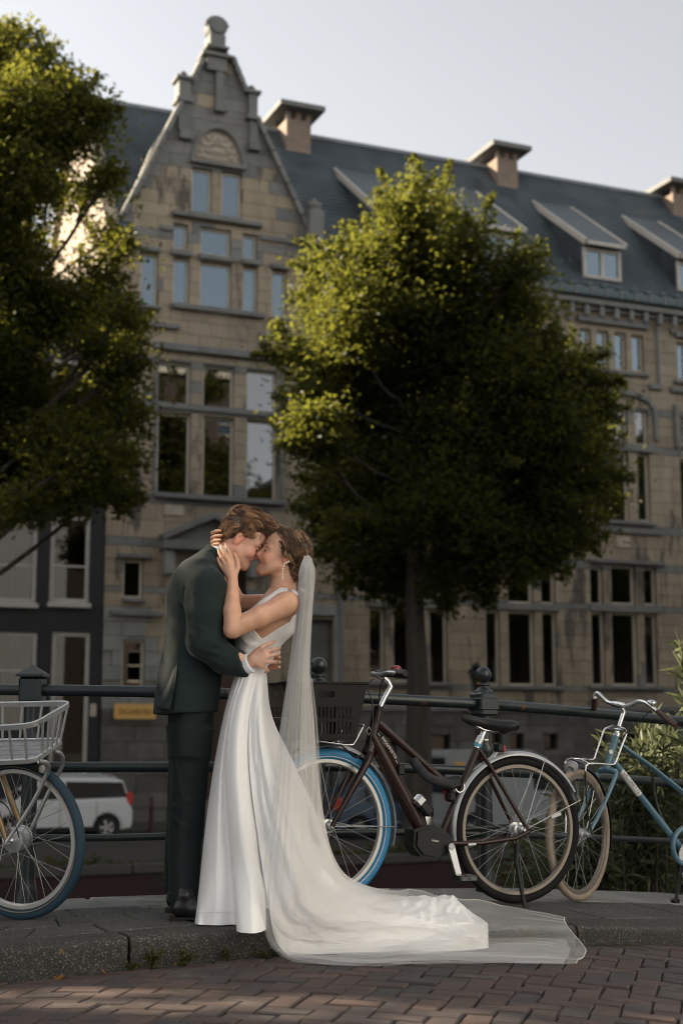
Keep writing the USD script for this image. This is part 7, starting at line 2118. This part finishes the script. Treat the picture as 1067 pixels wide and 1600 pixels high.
# seat post, clamp, saddle
sp = put(eb, 'seat_post', T([(744, 1172), (757, 1141)], .0150), M_chrome, smooth=40)
put(sp, 'seat_clamp', T([(747, 1163), (752, 1152)], .0205), M_silver, smooth=40)
put(sp, 'blue_band', T([(745.5, 1167), (747, 1164)], .0208), M_sticker, smooth=40)
put(sp, 'clamp_bolt', MB().lathe(pl(753, 1157, .0), ex, [(0, .006), (.034, .006), (.034, 0)], 8), M_silver)
def saddle(t, pl, nose, tail, m, width=.085, drop=.05):
    a, b_ = pl(*nose), pl(*tail); L = np.linalg.norm(b_ - a); X = unit(b_ - a); U = unit(np.cross(X, pl.n)); U *= np.sign(U[2])
    rows = []
    for s in np.linspace(0, 1, 15):
        w = np.interp(s, [0, .04, .12, .40, .62, .80, .93, 1.0], [.006, .016, .022, .030, .058, width, width * .92, width * .55])
        z = np.interp(s, [0, .1, .4, .7, .9, 1], [-.004, .004, .0, .006, .016, .004])
        h = np.interp(s, [0, .1, .5, .8, 1], [.022, .046, .056, .074, .042])
        rows.append([a + X * L * s + pl.n * w * math.cos(q) + U * (z - h * (.45 if math.sin(q) > 0 else 1.0) + (h * .45) * max(math.sin(q), 0) * 1.0 - 0 * h if math.sin(q) > 0 else z - h * .45 + h * .55 * math.sin(q)) for q in np.linspace(0, 2 * math.pi, 21)[:-1]])
    V = np.array(rows)
    mb = MB().grid(V, closed_v=True)
    for e, s in ((V[0], 1), (V[-1], -1)):
        k = len(e); mb.add(np.vstack([e, e.mean(0)]), np.stack([np.arange(k), (np.arange(k) + 1) % k, np.full(k, k)], 1)[:, ::s])
    sdl = put(t, 'saddle', mb, m, smooth=60)
    mb = MB()
    for s in (-1, 1):
        mb.tube([a + X * L * .12 - U * .03, a + X * L * .4 + pl.n * s * .022 - U * .058, a + X * L * .7 + pl.n * s * .024 - U * .058, a + X * L * .9 + pl.n * s * .05 - U * .035], .0035, 6)
    put(sdl, 'saddle_rail', mb, M_chrome, smooth=40, kind='stuff')
    return sdl
saddle(eb, pl, (722.5, 1117), (805, 1131), M_blackplastic)
# rear lamp on its bracket
rl = put(eb, 'rear_lamp', MB().bevel_box(pl(779, 1168, .0), (.040, .045, .05), .008, (ex, u, n)), M_blackplastic)
put(rl, 'red_lens', MB().bevel_box(pl(785, 1170, .0), (.012, .034, .042), .004, (ex, u, n)), M_redlamp)
for s in (-1, 1):
    put(rl, 'lamp_bracket', MB().tube([pl(760, 1194, s * .012), pl(775, 1176, s * .012)], .0035, 6), M_silver)
# kickstand and mudguard stays
ks = put(eb, 'kickstand', MB().tube([pl(800, 1318, .045), pl(797, 1345, .055), pl(799, 1395, .10), pl(799.5, 1416, .125)], [.016, .012, .010, .011], 10), M_blackplastic, smooth=40)
put(ks, 'kickstand_foot', MB().bevel_box(pl(800, 1416, .128), (.035, .02, .03), .006, (ex, u, n)), M_blackplastic)
for s in (-1, 1):
    put(eb, 'mudguard_stay', MB().tube([Cr + n * s * .066, pl(902, 1250, s * .03)], .0024, 5), M_spoke)
    put(eb, 'mudguard_stay', MB().tube([Cr + n * s * .066, pl(846, 1188, s * .03)], .0024, 5), M_spoke)
    put(eb, 'front_mudguard_stay', MB().tube([C2 + sn * s * .066, C2 + (R_ + .02) * (-sd * .995 + u * -.04) + sn * s * .03], .0024, 5), M_spoke)
# stem, handlebar, grips, bell, brake cable
put(eb, 'stem_base', T([(591, 1113), (592, 1104)], .022), M_blackplastic, smooth=40)
stm = put(eb, 'stem', MB().tube([pl(592, 1110), pl(601, 1090), pl(610, 1073), pl(606, 1066), pl(596, 1057)], [.0135, .0135, .014, .0145, .015], 12), M_chrome, smooth=40)
hc = pl(595, 1055)
hdir = unit(np.array([.20, -.97, .0]))
bar = spline([hc - hdir * .30 - ex * -.06 + FZ * .02, hc - hdir * .18 + FZ * .012, hc, hc + hdir * .14 + FZ * .004, hc + hdir * .22 + ex * .045], 24)
hb_ = put(eb, 'handlebar', MB().tube(bar, .0115, 12), M_silver, smooth=40)
g0, g1 = hc + hdir * .13 + ex * .008 + FZ * .003, hc + hdir * .25 + ex * .062
put(hb_, 'grip', MB().tube([g0, g0 + (g1 - g0) * .1, g0 + (g1 - g0) * .9, g1], [.015, .0195, .0185, .015], 14), M_blackplastic, smooth=40)
q0, q1 = bar[3], bar[0]
put(hb_, 'grip', MB().tube([q0, q1 + (q1 - q0) * .4], .018, 12), M_blackplastic, smooth=40)
put(hb_, 'brake_lever', MB().tube(spline([hc + hdir * .12 - FZ * .01 + pl.d * .02, hc + hdir * .17 + pl.d * .06 - FZ * .015, hc + hdir * .25 + pl.d * .05 - FZ * .03], 10), .0055, 8), M_blackplastic, smooth=40)
put(hb_, 'bell', MB().lathe(pl(604, 1046, .10), FZ, [(-.012, 0), (-.012, .018), (-.004, .025), (.006, .024), (.014, .015), (.016, 0)], 18), M_bell, smooth=40)
put(eb, 'brake_cable', MB().tube(spline([pl(590, 1058, .12), pl(584, 1062, .10), pl(584.5, 1085, .06), pl(587, 1105, .03), pl(586, 1130, .025)], 30), .0032, 6), M_cable, smooth=True)
put(eb, 'brake_cable', MB().tube(spline([pl(598, 1060, -.1), pl(580, 1072, -.05), pl(582, 1100, .0), pl(577, 1140, .03), pl(567, 1190, .04)], 30), .0030, 6), M_cable, smooth=True)
text_on(fr, 'SWAPFIETS', pl(590, 1152.5, .0385), pl(611.5, 1186, .0385), .0125, n, M_decal, 1, bold=False)
for a, c in (((585, 1146), (588, 1150)), ((612.5, 1188), (615.5, 1192.5))):
    put(fr, 'decal_dash', MB().tube(px_line(pl, [a, c], .0375), .0016, 4), M_decal)
put(fr, 'down_tube_badge', MB().tube(px_line(pl, [(573, 1136), (577, 1143), (572, 1149), (568.5, 1142), (573, 1136)], .026), .0016, 4), M_decal)
put(fr, 'frame_sticker', MB().bevel_box(pl(728.5, 1318.5, .058), (.042, .010, .002), .0005, (unit(pl(735, 1318) - pl(722, 1319)), u, n)), M_decal)
# woven chain lock under the top tube, ring lock, fold lock
lk = put(eb, 'chain_lock', MB().tube(spline([pl(641, 1188, .03), pl(645, 1198, .05), pl(660, 1214, .055), pl(680, 1222, .05), pl(702, 1226, .03)], 30), [.0225] * 30, 12), M_woven, smooth=True)
rgk = np.random.default_rng(8)
put(lk, 'lock_head', MB().bevel_box(pl(703, 1224, .015), (.085, .06, .06), .012, (unit(ex + .2 * u), u, n)), M_blackplastic)
put(lk, 'lock_body', MB().bevel_box(pl(700, 1244, .02), (.040, .055, .05), .012, (ex, u, n)), M_blackplastic)
put(lk, 'lock_shackle', MB().tube(spline([pl(703, 1232, .05), pl(708, 1238, .056), pl(716, 1234, .055), pl(717, 1224, .05)], 16), .0045, 8), M_chrome, smooth=True)
fl_ = put(eb, 'folding_lock', MB().bevel_box(pl(659, 1262, .03), (.085, .055, .05), .012, (unit(pl(668, 1272) - pl(648, 1248)), unit(np.cross(n, pl(668, 1272) - pl(648, 1248))), n)), M_blackplastic)
put(fl_, 'lock_cap', MB().bevel_box(pl(650, 1251, .034), (.05, .06, .05), .012, (unit(pl(668, 1272) - pl(648, 1248)), unit(np.cross(n, pl(668, 1272) - pl(648, 1248))), n)), M_chrome)
put(eb, 'cable_box', MB().bevel_box(pl(622, 1203, .03), (.035, .05, .02), .006, (ex, u, n)), M_blackplastic)
# front carrier
cr = put(eb, 'front_carrier', MB().tube(spline([pl(470, 1156, .10), pl(500, 1160, .10), pl(532, 1164, .10), pl(540, 1160, .10), pl(554, 1134, .10)], 30), .0052, 8), M_chrome, smooth=True)
put(cr, 'carrier_rail', MB().tube(spline([pl(470, 1152, -.10), pl(500, 1156, -.10), pl(532, 1160, -.10), pl(540, 1156, -.10), pl(554, 1130, -.10)], 30), .0052, 8), M_chrome, smooth=True)
put(cr, 'carrier_rail', MB().tube([pl(554, 1134, .10), pl(554, 1130, -.10)], .0052, 8), M_chrome)
for x in (455, 485, 515):
    put(cr, 'carrier_bar', MB().tube([pl(x, 1159, .10), pl(x, 1155, -.10)], .004, 6), M_chrome)
for s in (-1, 1):
    put(cr, 'carrier_strut', MB().tube(spline([pl(515, 1162, s * .10), pl(530, 1172, s * .085), pl(548, 1184, s * .05), pl(560, 1180, s * .03)], 12), .004, 6), M_blackplastic, smooth=True)
# the crate
ct = thing('crate', 'black plastic crate with slotted sides on the front carrier of the brown bicycle', 'crate', pl(490, 1160))
o = pl(490, 1160)
q_t = [pl(428, 1057, .155), pl(551, 1080, .155)]; q_b = [pl(441, 1149, .135), pl(537, 1163, .135)]
zt_, zb_ = (q_t[0][2] + q_t[1][2]) / 2, (q_b[0][2] + q_b[1][2]) / 2
at_ = lambda p: (p - o) @ ex
aT = (at_(q_t[0]), at_(q_t[1])); aB = (at_(q_b[0]), at_(q_b[1]))
def crate_side(name, p0, p1, p2, p3, holes, th):
    """p0 p1 bottom, p2 p3 top (same order); holes in unit coordinates."""
    X = unit(p1 - p0); L = np.linalg.norm(p1 - p0); N = unit(np.cross(X, p2 - p0)); Yv = np.cross(N, X)
    H = (p2 - p0) @ Yv
    s2, s3 = (p2 - p0) @ X, (p3 - p0) @ X
    pol = sg.Polygon([(0, 0), (L, 0), (s3, H), (s2, H)])
    for a, b_, c, e in holes:
        pol = pol.difference(sg.box(a * L, c * H, b_ * L, e * H))
    m = MB().prism(pol, (p0, X, Yv, N), -th / 2, th / 2)
    m.bevel_box((p2 + p3) / 2, (np.linalg.norm(p3 - p2) + .01, .016, .012), .003, (X, N, Yv))
    m.bevel_box((p0 * .62 + p2 * .38 + p1 * .62 + p3 * .38) / 2, (L + .005, .007, .008), .002, (X, N, Yv))
    return put(ct, name, m, M_crate)
def cp(a, w, z):
    return o + ex * a + n * w + FZ * (z - o[2])
slots = [(.06 + .063 * k, .095 + .063 * k, y0, y1) for k in range(14) for y0, y1 in ((.10, .32), (.38, .58))]
front_holes = slots + [(.36, .64, .74, .86)]
crate_side('side', cp(aB[0], .135, zb_), cp(aB[1], .135, zb_), cp(aT[0], .155, zt_), cp(aT[1], .155, zt_), front_holes, .004)
crate_side('side', cp(aB[0], -.135, zb_), cp(aB[1], -.135, zb_), cp(aT[0], -.155, zt_), cp(aT[1], -.155, zt_), front_holes, .004)
eh = [(.08 + .088 * k, .13 + .088 * k, y0, y1) for k in range(10) for y0, y1 in ((.10, .32), (.38, .58))] + [(.3, .7, .72, .86)]
crate_side('end', cp(aB[1], .135, zb_), cp(aB[1], -.135, zb_), cp(aT[1], .155, zt_), cp(aT[1], -.155, zt_), eh, .004)
crate_side('end', cp(aB[0], .135, zb_), cp(aB[0], -.135, zb_), cp(aT[0], .155, zt_), cp(aT[0], -.155, zt_), eh, .004)
put(ct, 'bottom', MB().box(cp((aB[0] + aB[1]) / 2, 0, zb_), (aB[1] - aB[0], .27, .005), (ex, n, FZ)), M_crate)

# ---------------------------------------------------------------- pale blue bicycle on the right
wd = np.array([-.60, -.80, 0]); wn = np.array([.80, -.60, 0])
Cb = P(904, 1304, 7.42); Rb = .332
Cb[2] = max(Cb[2], pz(Cb[0]) + Rb)
hp0 = P(948.6, 1199, 7.66)
fd = np.array([math.cos(math.radians(25)), math.sin(math.radians(25)), 0])
pb = Plane(hp0, fd)
bb = thing('bicycle', 'pale blue steel bicycle with tan tyres and chrome front carrier beside the bush', 'bicycle', np.r_[pb(1000, 1300)[:2], pz(pb(1000, 1300)[0])])
w1 = bike_wheel(bb, Cb, wd, FZ, wn, Rb, .019, M_tantyre, M_rimdark, seed=3, hub_r=.02, hub_w=.06, spokes=32)
put(w1, 'hub_dynamo', MB().lathe(Cb - wn * .03, wn, [(0, 0), (0, .03), (.06, .03), (.06, 0)], 16), M_silver, smooth=40)
put(w1, 'spoke_reflector', MB().bevel_box(Cb + wd * .10 + FZ * .05, (.055, .016, .008), .003, (unit(wd + .5 * FZ), unit(np.cross(wn, unit(wd + .5 * FZ))), wn)), M_decal)
fender(bb, Cb, wd, FZ, wn, Rb + .012, math.pi * .42, math.pi + .30, .022, M_blackplastic)
fr = put(bb, 'frame', MB().tube([pb(963, 1149), pb(948.6, 1199)], [.0185, .0195], 12), M_bikeblue, smooth=40)
bbx = pb(1072, 1336)
put(fr, 'down_tube', MB().tube([pb(958, 1190), bbx], .0175, 12), M_bikeblue, smooth=40)
for s in (-1, 1):
    put(fr, 'top_tube', MB().tube([pb(966, 1162, s * .009), pb(1015, 1197, s * .014), pb(1068, 1240, s * .018), pb(1190, 1338, s * .05)], .0085, 10), M_bikeblue, smooth=40)
put(fr, 'seat_tube', MB().tube([bbx, pb(1128, 1195)], .015, 12), M_bikeblue, smooth=40)
rh = pb(1214, 1330); rh[2] = pz(rh[0]) + Rb
for s in (-1, 1):
    put(fr, 'seat_stay', MB().tube([pb(1127, 1198, s * .015), rh + pb.n * s * .06], .008, 8), M_bikeblue, smooth=40)
    put(fr, 'chain_stay', MB().tube([bbx + pb.n * s * .03, rh + pb.n * s * .06], .009, 8), M_bikeblue, smooth=40)
a, b_ = pb(969.5, 1204.0), pb(999.5, 1240.0)
dt0, dt1 = pb(958, 1190), bbx
axd = unit(dt1 - dt0); t0_, t1_ = (a - dt0) @ axd, (b_ - dt0) @ axd
put(fr, 'white_band', MB().tube([dt0 + axd * t0_, dt0 + axd * t1_], .0181, 14), M_decal, smooth=40)
bn = unit(pb.n - axd * (pb.n @ axd)); sidev = unit(np.cross(bn, axd))
text_on(fr, 'VELORETTI', dt0 + axd * (t0_ + .012) + bn * .0182 - sidev * .0075, dt0 + axd * (t1_ - .012) + bn * .0182 - sidev * .0075, .0145, bn, M_cable, 1, bold=False)
put(fr, 'head_badge', MB().lathe(pb(951, 1175, .018), pb.n, [(0, .012), (.002, .012), (.002, 0)], 14), M_decal)
st_ = unit(pb(963, 1149) - pb(948.6, 1199))
put(bb, 'headset', MB().tube([pb(962.5, 1151), pb(964, 1146)], .021, 14), M_chrome, smooth=40)
cw = pb(947.5, 1203)
fk = put(bb, 'fork', MB().tube([pb(949, 1198), cw], .020, 12), M_bikeblue, smooth=40)
for s in (-1, 1):
    hubp = Cb + wn * s * .055
    k0 = cw + wn * s * .052 - FZ * .03
    put(fk, 'fork_blade', MB().tube(spline([cw, cw + wn * s * .035 - FZ * .004, k0, k0 * .4 + hubp * .6 - wd * .018, hubp], 20), np.linspace(.015, .009, 20), 10), M_bikeblue, smooth=40)
sq = [pb(963.7, 1146), pb(972, 1120), pb(974, 1112), pb(966, 1102)]
put(bb, 'stem', MB().tube(spline(sq, 16), .0115, 12), M_chrome, smooth=True)
hcl = pb(966, 1101)
hY = lambda px: hcl[1] + (px - 966) * (-.0046)
hbp = [(929, 1092), (929.5, 1086), (934, 1083.5), (941, 1090), (949, 1097), (958, 1100), (966, 1101), (976, 1103.5), (986, 1101), (997, 1096.5), (1007, 1098), (1016, 1103), (1028, 1113)]
hb3 = put(bb, 'handlebar', MB().tube(spline([P(x, y, hY(x)) for x, y in hbp], 60), .0112, 12), M_chrome, smooth=True)
put(hb3, 'handlebar_clamp', MB().tube([P(959, 1100.3, hY(959)), P(973, 1102, hY(973))], .0165, 12), M_chrome, smooth=40)
put(hb3, 'grip', MB().tube([P(1027, 1112, hY(1027)), P(1034, 1117, hY(1034)), P(1052, 1131, hY(1052)), P(1056, 1134, hY(1056))], [.013, .0155, .0165, .012], 12), M_brownleather, smooth=40)
put(hb3, 'grip', MB().tube([P(929, 1091, hY(929)), P(928, 1097, hY(930) + .03), P(928, 1108, hY(930) + .08)], [.014, .0155, .015], 12), M_brownleather, smooth=40)
put(hb3, 'bell', MB().lathe(P(1018, 1098, hY(1018)), unit([.1, -.3, 1]), [(-.010, 0), (-.008, .02), (0, .026), (.010, .02), (.015, 0)], 16), M_chrome, smooth=True)
# porteur carrier and lamp
cY = lambda px, near: (7.42 if near else 7.62) + (px - 900) * .0022
rk = [(882, 1199, 1), (884, 1190, 1), (890, 1186, 0), (908, 1186.5, 0), (926, 1187, 0), (931, 1178, 0), (943, 1143, 0), (950, 1137, 0), (958, 1135, 0), (970, 1137, 1), (977, 1141, 1), (978, 1149, 1), (970, 1170, 1), (962, 1191, 1), (956, 1195, 1), (938, 1194, 1), (922, 1193.5, 1), (916, 1197, 1), (914, 1206, 1)]
rkp = [P(x, y, cY(x, nr)) for x, y, nr in rk]
cr3 = put(bb, 'front_carrier', MB().tube(spline(rkp, 110), .0052, 8), M_chrome, smooth=True)
put(cr3, 'carrier_strut', MB().tube(spline([rkp[-1], P(915, 1225, cY(915, 1)), P(918, 1268, 7.40), Cb + wn * .075], 20), .0048, 8), M_blackplastic, smooth=True)
put(cr3, 'carrier_strut', MB().tube(spline([rkp[0], P(884, 1225, 7.55), Cb - wn * .075], 20), .0048, 8), M_chrome, smooth=True)
for f in (.15, .45, .75):
    a, b_ = rkp[2] * (1 - f) + rkp[4] * f, rkp[17] * (1 - f) + rkp[15] * f
    put(cr3, 'carrier_bar', MB().tube([a, b_], .004, 6), M_chrome)
put(cr3, 'stem_plate', MB().tube(spline([P(950, 1139, cY(950, 0)), P(962, 1140, 7.6), P(973, 1140, cY(973, 1))], 10), .008, 8, squash=None), M_chrome, smooth=True)
lc = P(892, 1200, 7.36); ld = unit(np.array([-.35, -.93, -.05]))
lm = put(bb, 'head_lamp', MB().lathe(lc - ld * .05, ld, [(0, 0), (.002, .02), (.015, .032), (.045, .035), (.05, .036), (.055, .034), (.055, .030)], 24), M_chrome, smooth=40)
put(lm, 'lens', MB().lathe(lc - ld * .05, ld, [(.053, .031), (.058, .018), (.060, 0)], 20), M_lampglass, smooth=True)
arc = np.linspace(math.radians(95), math.radians(268), 22)
cgc = pb(1068, 1322, .035)
put(bb, 'chain_guard', MB().tube([cgc + .098 * (math.cos(t_) * fd * 1.0 + math.sin(t_) * FZ) for t_ in arc], .014, 8), M_bikeblue, smooth=True)
put(bb, 'chain_ring', MB().lathe(bbx + pb.n * .03, pb.n, [(0, 0), (0, .075), (.006, .075), (.006, 0)], 28), M_silver)
ck = put(bb, 'crank', MB().tube([bbx + pb.n * .06, pb(1063, 1362, .07)], .009, 8), M_silver, smooth=40)
put(ck, 'pedal', MB().bevel_box(pb(1063, 1366, .11), (.09, .028, .09), .006, (fd, FZ, pb.n)), M_rim)
k3 = put(bb, 'kickstand', MB().tube([pb(1062, 1352, .02), pb(1052, 1380, .05), pb(1043, 1404, .07)], [.010, .009, .010], 8), M_blackplastic, smooth=40)
put(k3, 'kickstand_foot', MB().bevel_box(pb(1042, 1406, .07), (.05, .022, .035), .008, (fd, FZ, pb.n)), M_blackplastic)
put(bb, 'lock_cable', MB().tube(spline([pb(1025, 1215, -.03), pb(1031, 1250, -.04), pb(1040, 1284, -.03)], 12), .008, 8), M_cable, smooth=True)
put(bb, 'brake_cable', MB().tube(spline([P(1020, 1108, hY(1020)), P(1000, 1125, 7.5), P(975, 1150, 7.6), pb(966, 1170, .03), pb(1010, 1205, .02)], 24), .0028, 6), M_cable, smooth=True)
w2 = bike_wheel(bb, rh, fd, FZ, pb.n, Rb, .019, M_tantyre, seed=4, spokes=28)
fender(bb, rh, fd, FZ, pb.n, Rb + .012, -.2, math.pi * .9, .022, M_bikeblue)
put(bb, 'seat_post', MB().tube([pb(1128, 1195), pb(1134, 1165)], .0125, 10), M_chrome, smooth=40)
saddle(bb, pb, (1105, 1150), (1175, 1160), M_brownleather)

# ---------------------------------------------------------------- front of the bicycle at the left edge
ld_ = unit([math.cos(math.radians(24)), -math.sin(math.radians(24)), 0])
Cl = P(27, 1319, 6.36); Rl = .350
Cl[2] = max(Cl[2], pz(Cl[0]) + Rl * .985)
plL = Plane(Cl, ld_, lean=.0)
lean = .11
nl = unit(plL.n - FZ * lean); ul = unit(np.cross(nl, ld_)); ul *= np.sign(ul[2])
lb_ = thing('bicycle', 'bicycle at the left edge with dull blue tyre and silver front basket', 'bicycle', np.r_[Cl[:2], pz(Cl[0])])
w3 = bike_wheel(lb_, Cl, ld_, ul, nl, Rl, .0245, M_bluetyre_d, seed=5, stripe=M_tantyre, hub_r=.047, hub_w=.075, spokes=32)
put(w3, 'hub_brake', MB().lathe(Cl - nl * .02, nl, [(0, .0), (0, .052), (.04, .055), (.055, .05), (.062, .03), (.07, .02), (.085, .012), (.085, 0)], 24), M_silver, smooth=40)
Lp = lambda f, h, o=0.0: Cl + ld_ * f + ul * h + nl * o
fkl = put(lb_, 'fork', MB().tube([Lp(-.205, .46), Lp(-.19, .40)], .028, 12), M_bronze, smooth=40)
for s in (-1, 1):
    put(fkl, 'fork_blade', MB().tube(spline([Lp(-.19, .40, s * .03), Lp(-.17, .37, s * .058), Lp(-.07, .15, s * .06), Lp(-.01, .0, s * .062)], 16), np.linspace(.018, .012, 16), 10), M_bronze, smooth=40)
frl = put(lb_, 'frame', MB().tube([Lp(-.20, .44), Lp(-.245, .60)], .026, 12), M_brown, smooth=40)
put(frl, 'down_tube', MB().tube([Lp(-.22, .48), Lp(-.62, -.04)], .03, 12), M_brown, smooth=40)
put(frl, 'top_tube', MB().tube([Lp(-.24, .56), Lp(-.78, .22)], .018, 12), M_brown, smooth=40)
put(frl, 'seat_tube', MB().tube([Lp(-.62, -.04), Lp(-.82, .46)], .018, 12), M_brown, smooth=40)
Rw = Cl - ld_ * 1.08; Rw = np.array([Rw[0], Rw[1], Cl[2]])
for s in (-1, 1):
    put(frl, 'seat_stay', MB().tube([Lp(-.80, .40, s * .015), Rw + nl * s * .06], .010, 8), M_brown, smooth=40)
    put(frl, 'chain_stay', MB().tube([Lp(-.62, -.04, s * .03), Rw + nl * s * .06], .011, 8), M_brown, smooth=40)
bike_wheel(lb_, Rw, ld_, ul, nl, Rl, .0245, M_tyre, seed=6, spokes=28)
put(lb_, 'stem', MB().tube([Lp(-.245, .60), Lp(-.27, .70)], .014, 10), M_chrome, smooth=40)
put(lb_, 'handlebar', MB().tube(spline([Lp(-.36, .72, .30), Lp(-.30, .72, .18), Lp(-.27, .71, 0), Lp(-.30, .72, -.18), Lp(-.36, .72, -.30)], 24), .0115, 10), M_silver, smooth=True)
put(lb_, 'seat_post', MB().tube([Lp(-.82, .46), Lp(-.86, .56)], .0145, 10), M_chrome, smooth=40)
# basket carrier: rounded frames, slatted floor, upright bars
cT = [P(113, 1099, 6.32), P(52, 1134, 6.06), P(-120, 1146, 6.13), P(-80, 1103, 6.40)]
cB = [P(99, 1157, 6.36), P(55, 1189, 6.12), P(-105, 1197, 6.19), P(-70, 1160, 6.44)]
def rounded(c, r, n=6):
    out = []
    k = len(c)
    for i in range(k):
        a, b_, e = c[i - 1], c[i], c[(i + 1) % k]
        p, q = b_ + unit(a - b_) * r, b_ + unit(e - b_) * r
        for t_ in np.linspace(0, 1, n):
            out.append(p * (1 - t_) ** 2 + 2 * b_ * t_ * (1 - t_) + q * t_ ** 2)
    return np.array(out)
def flatbar(pts, w, h, up):
    """Closed strip of rectangular section."""
    p = np.asarray(pts); t_ = np.roll(p, -1, 0) - np.roll(p, 1, 0); t_ /= np.linalg.norm(t_, axis=1, keepdims=True)
    s = np.cross(t_, up); s /= np.linalg.norm(s, axis=1, keepdims=True)
    e = .002
    V = np.stack([p + s * (w / 2 - e) + up * h / 2, p + s * w / 2 + up * (h / 2 - e), p + s * w / 2 - up * (h / 2 - e), p + s * (w / 2 - e) - up * h / 2,
                  p - s * (w / 2 - e) - up * h / 2, p - s * w / 2 - up * (h / 2 - e), p - s * w / 2 + up * (h / 2 - e), p - s * (w / 2 - e) + up * h / 2], 1)
    return MB().grid(V, closed_u=True, closed_v=True)
upb = unit(np.cross(cT[3] - cT[0], cT[1] - cT[0])); upb *= np.sign(upb[2])
bk = put(lb_, 'basket', flatbar(rounded(cT, .055), .012, .024, upb), M_silver, smooth=40)
put(bk, 'floor_frame', flatbar(rounded(cB, .045), .014, .022, upb), M_silver, smooth=40)
cm = sum(cB) / 4
for k in range(4):
    f0, f1 = .06 + .225 * k, .06 + .225 * k + .205
    a0, a1 = cB[0] * (1 - f0) + cB[1] * f0, cB[0] * (1 - f1) + cB[1] * f1
    b0, b1 = cB[3] * (1 - f0) + cB[2] * f0, cB[3] * (1 - f1) + cB[2] * f1
    q4 = np.array([a0, a1, b1, b0]); q4 = q4 + unit(cm - q4.mean(0)) * 0
    sh_ = np.array([unit(b0 - a0), unit(b1 - a1), unit(a1 - b1), unit(a0 - b0)]) * .012
    q4 = q4 + sh_
    put(bk, 'floor_slat', MB().add(np.vstack([q4 + upb * .004, q4 - upb * .004]), [[0, 1, 2, 3], [4, 7, 6, 5], [0, 4, 5, 1], [1, 5, 6, 2], [2, 6, 7, 3], [3, 7, 4, 0]]), mat(f'floor_slat_{k}', (.20, .20, .205), (.28, .28, .285), scale=30, rough=.55, metal=.3))
def bars(i, j, fs):
    for f in fs:
        put(bk, 'upright_bar', MB().tube([cB[i] * (1 - f) + cB[j] * f, cT[i] * (1 - f) + cT[j] * f], .0058, 8), M_silver, smooth=40)
bars(0, 1, (.12, .28, .44, .60, .76)); bars(1, 2, (.08, .22, .38, .54, .70, .86)); bars(0, 3, (.10, .24, .40, .56, .72, .88)); bars(3, 2, (.2, .5, .8))
for a, off in ((((60, 1190), (72, 1192), (76, 1200), (72, 1212), (50, 1256), (16, 1320)), .075), (((84, 1174), (94, 1178), (98.5, 1188), (95, 1202), (75, 1240), (43, 1299)), -.075)):
    Yc = 6.10 if off > 0 else 6.30
    p = [P(x, y, Yc + (k_ / 5) * ((Cl + nl * off)[1] - Yc)) for k_, (x, y) in enumerate(a)]
    p[-1] = Cl + nl * off
    put(bk, 'basket_strut', MB().tube(spline(p, 30), .0095, 10), M_silver, smooth=True)
put(lb_, 'lamp_block', MB().bevel_box(P(56, 1198, 6.26), (.05, .04, .04), .01, (ld_, nl, ul)), M_blackplastic)
put(lb_, 'lamp_lens', MB().lathe(P(64, 1202, 6.24), ld_, [(0, .018), (.01, .018), (.012, 0)], 14), M_lampglass)
put(lb_, 'brake_cable', MB().tube(spline([P(-6, 1248, 6.3), P(12, 1262, 6.27), P(24, 1290, 6.27), P(30, 1310, 6.28)], 20), .003, 6), M_cable, smooth=True)
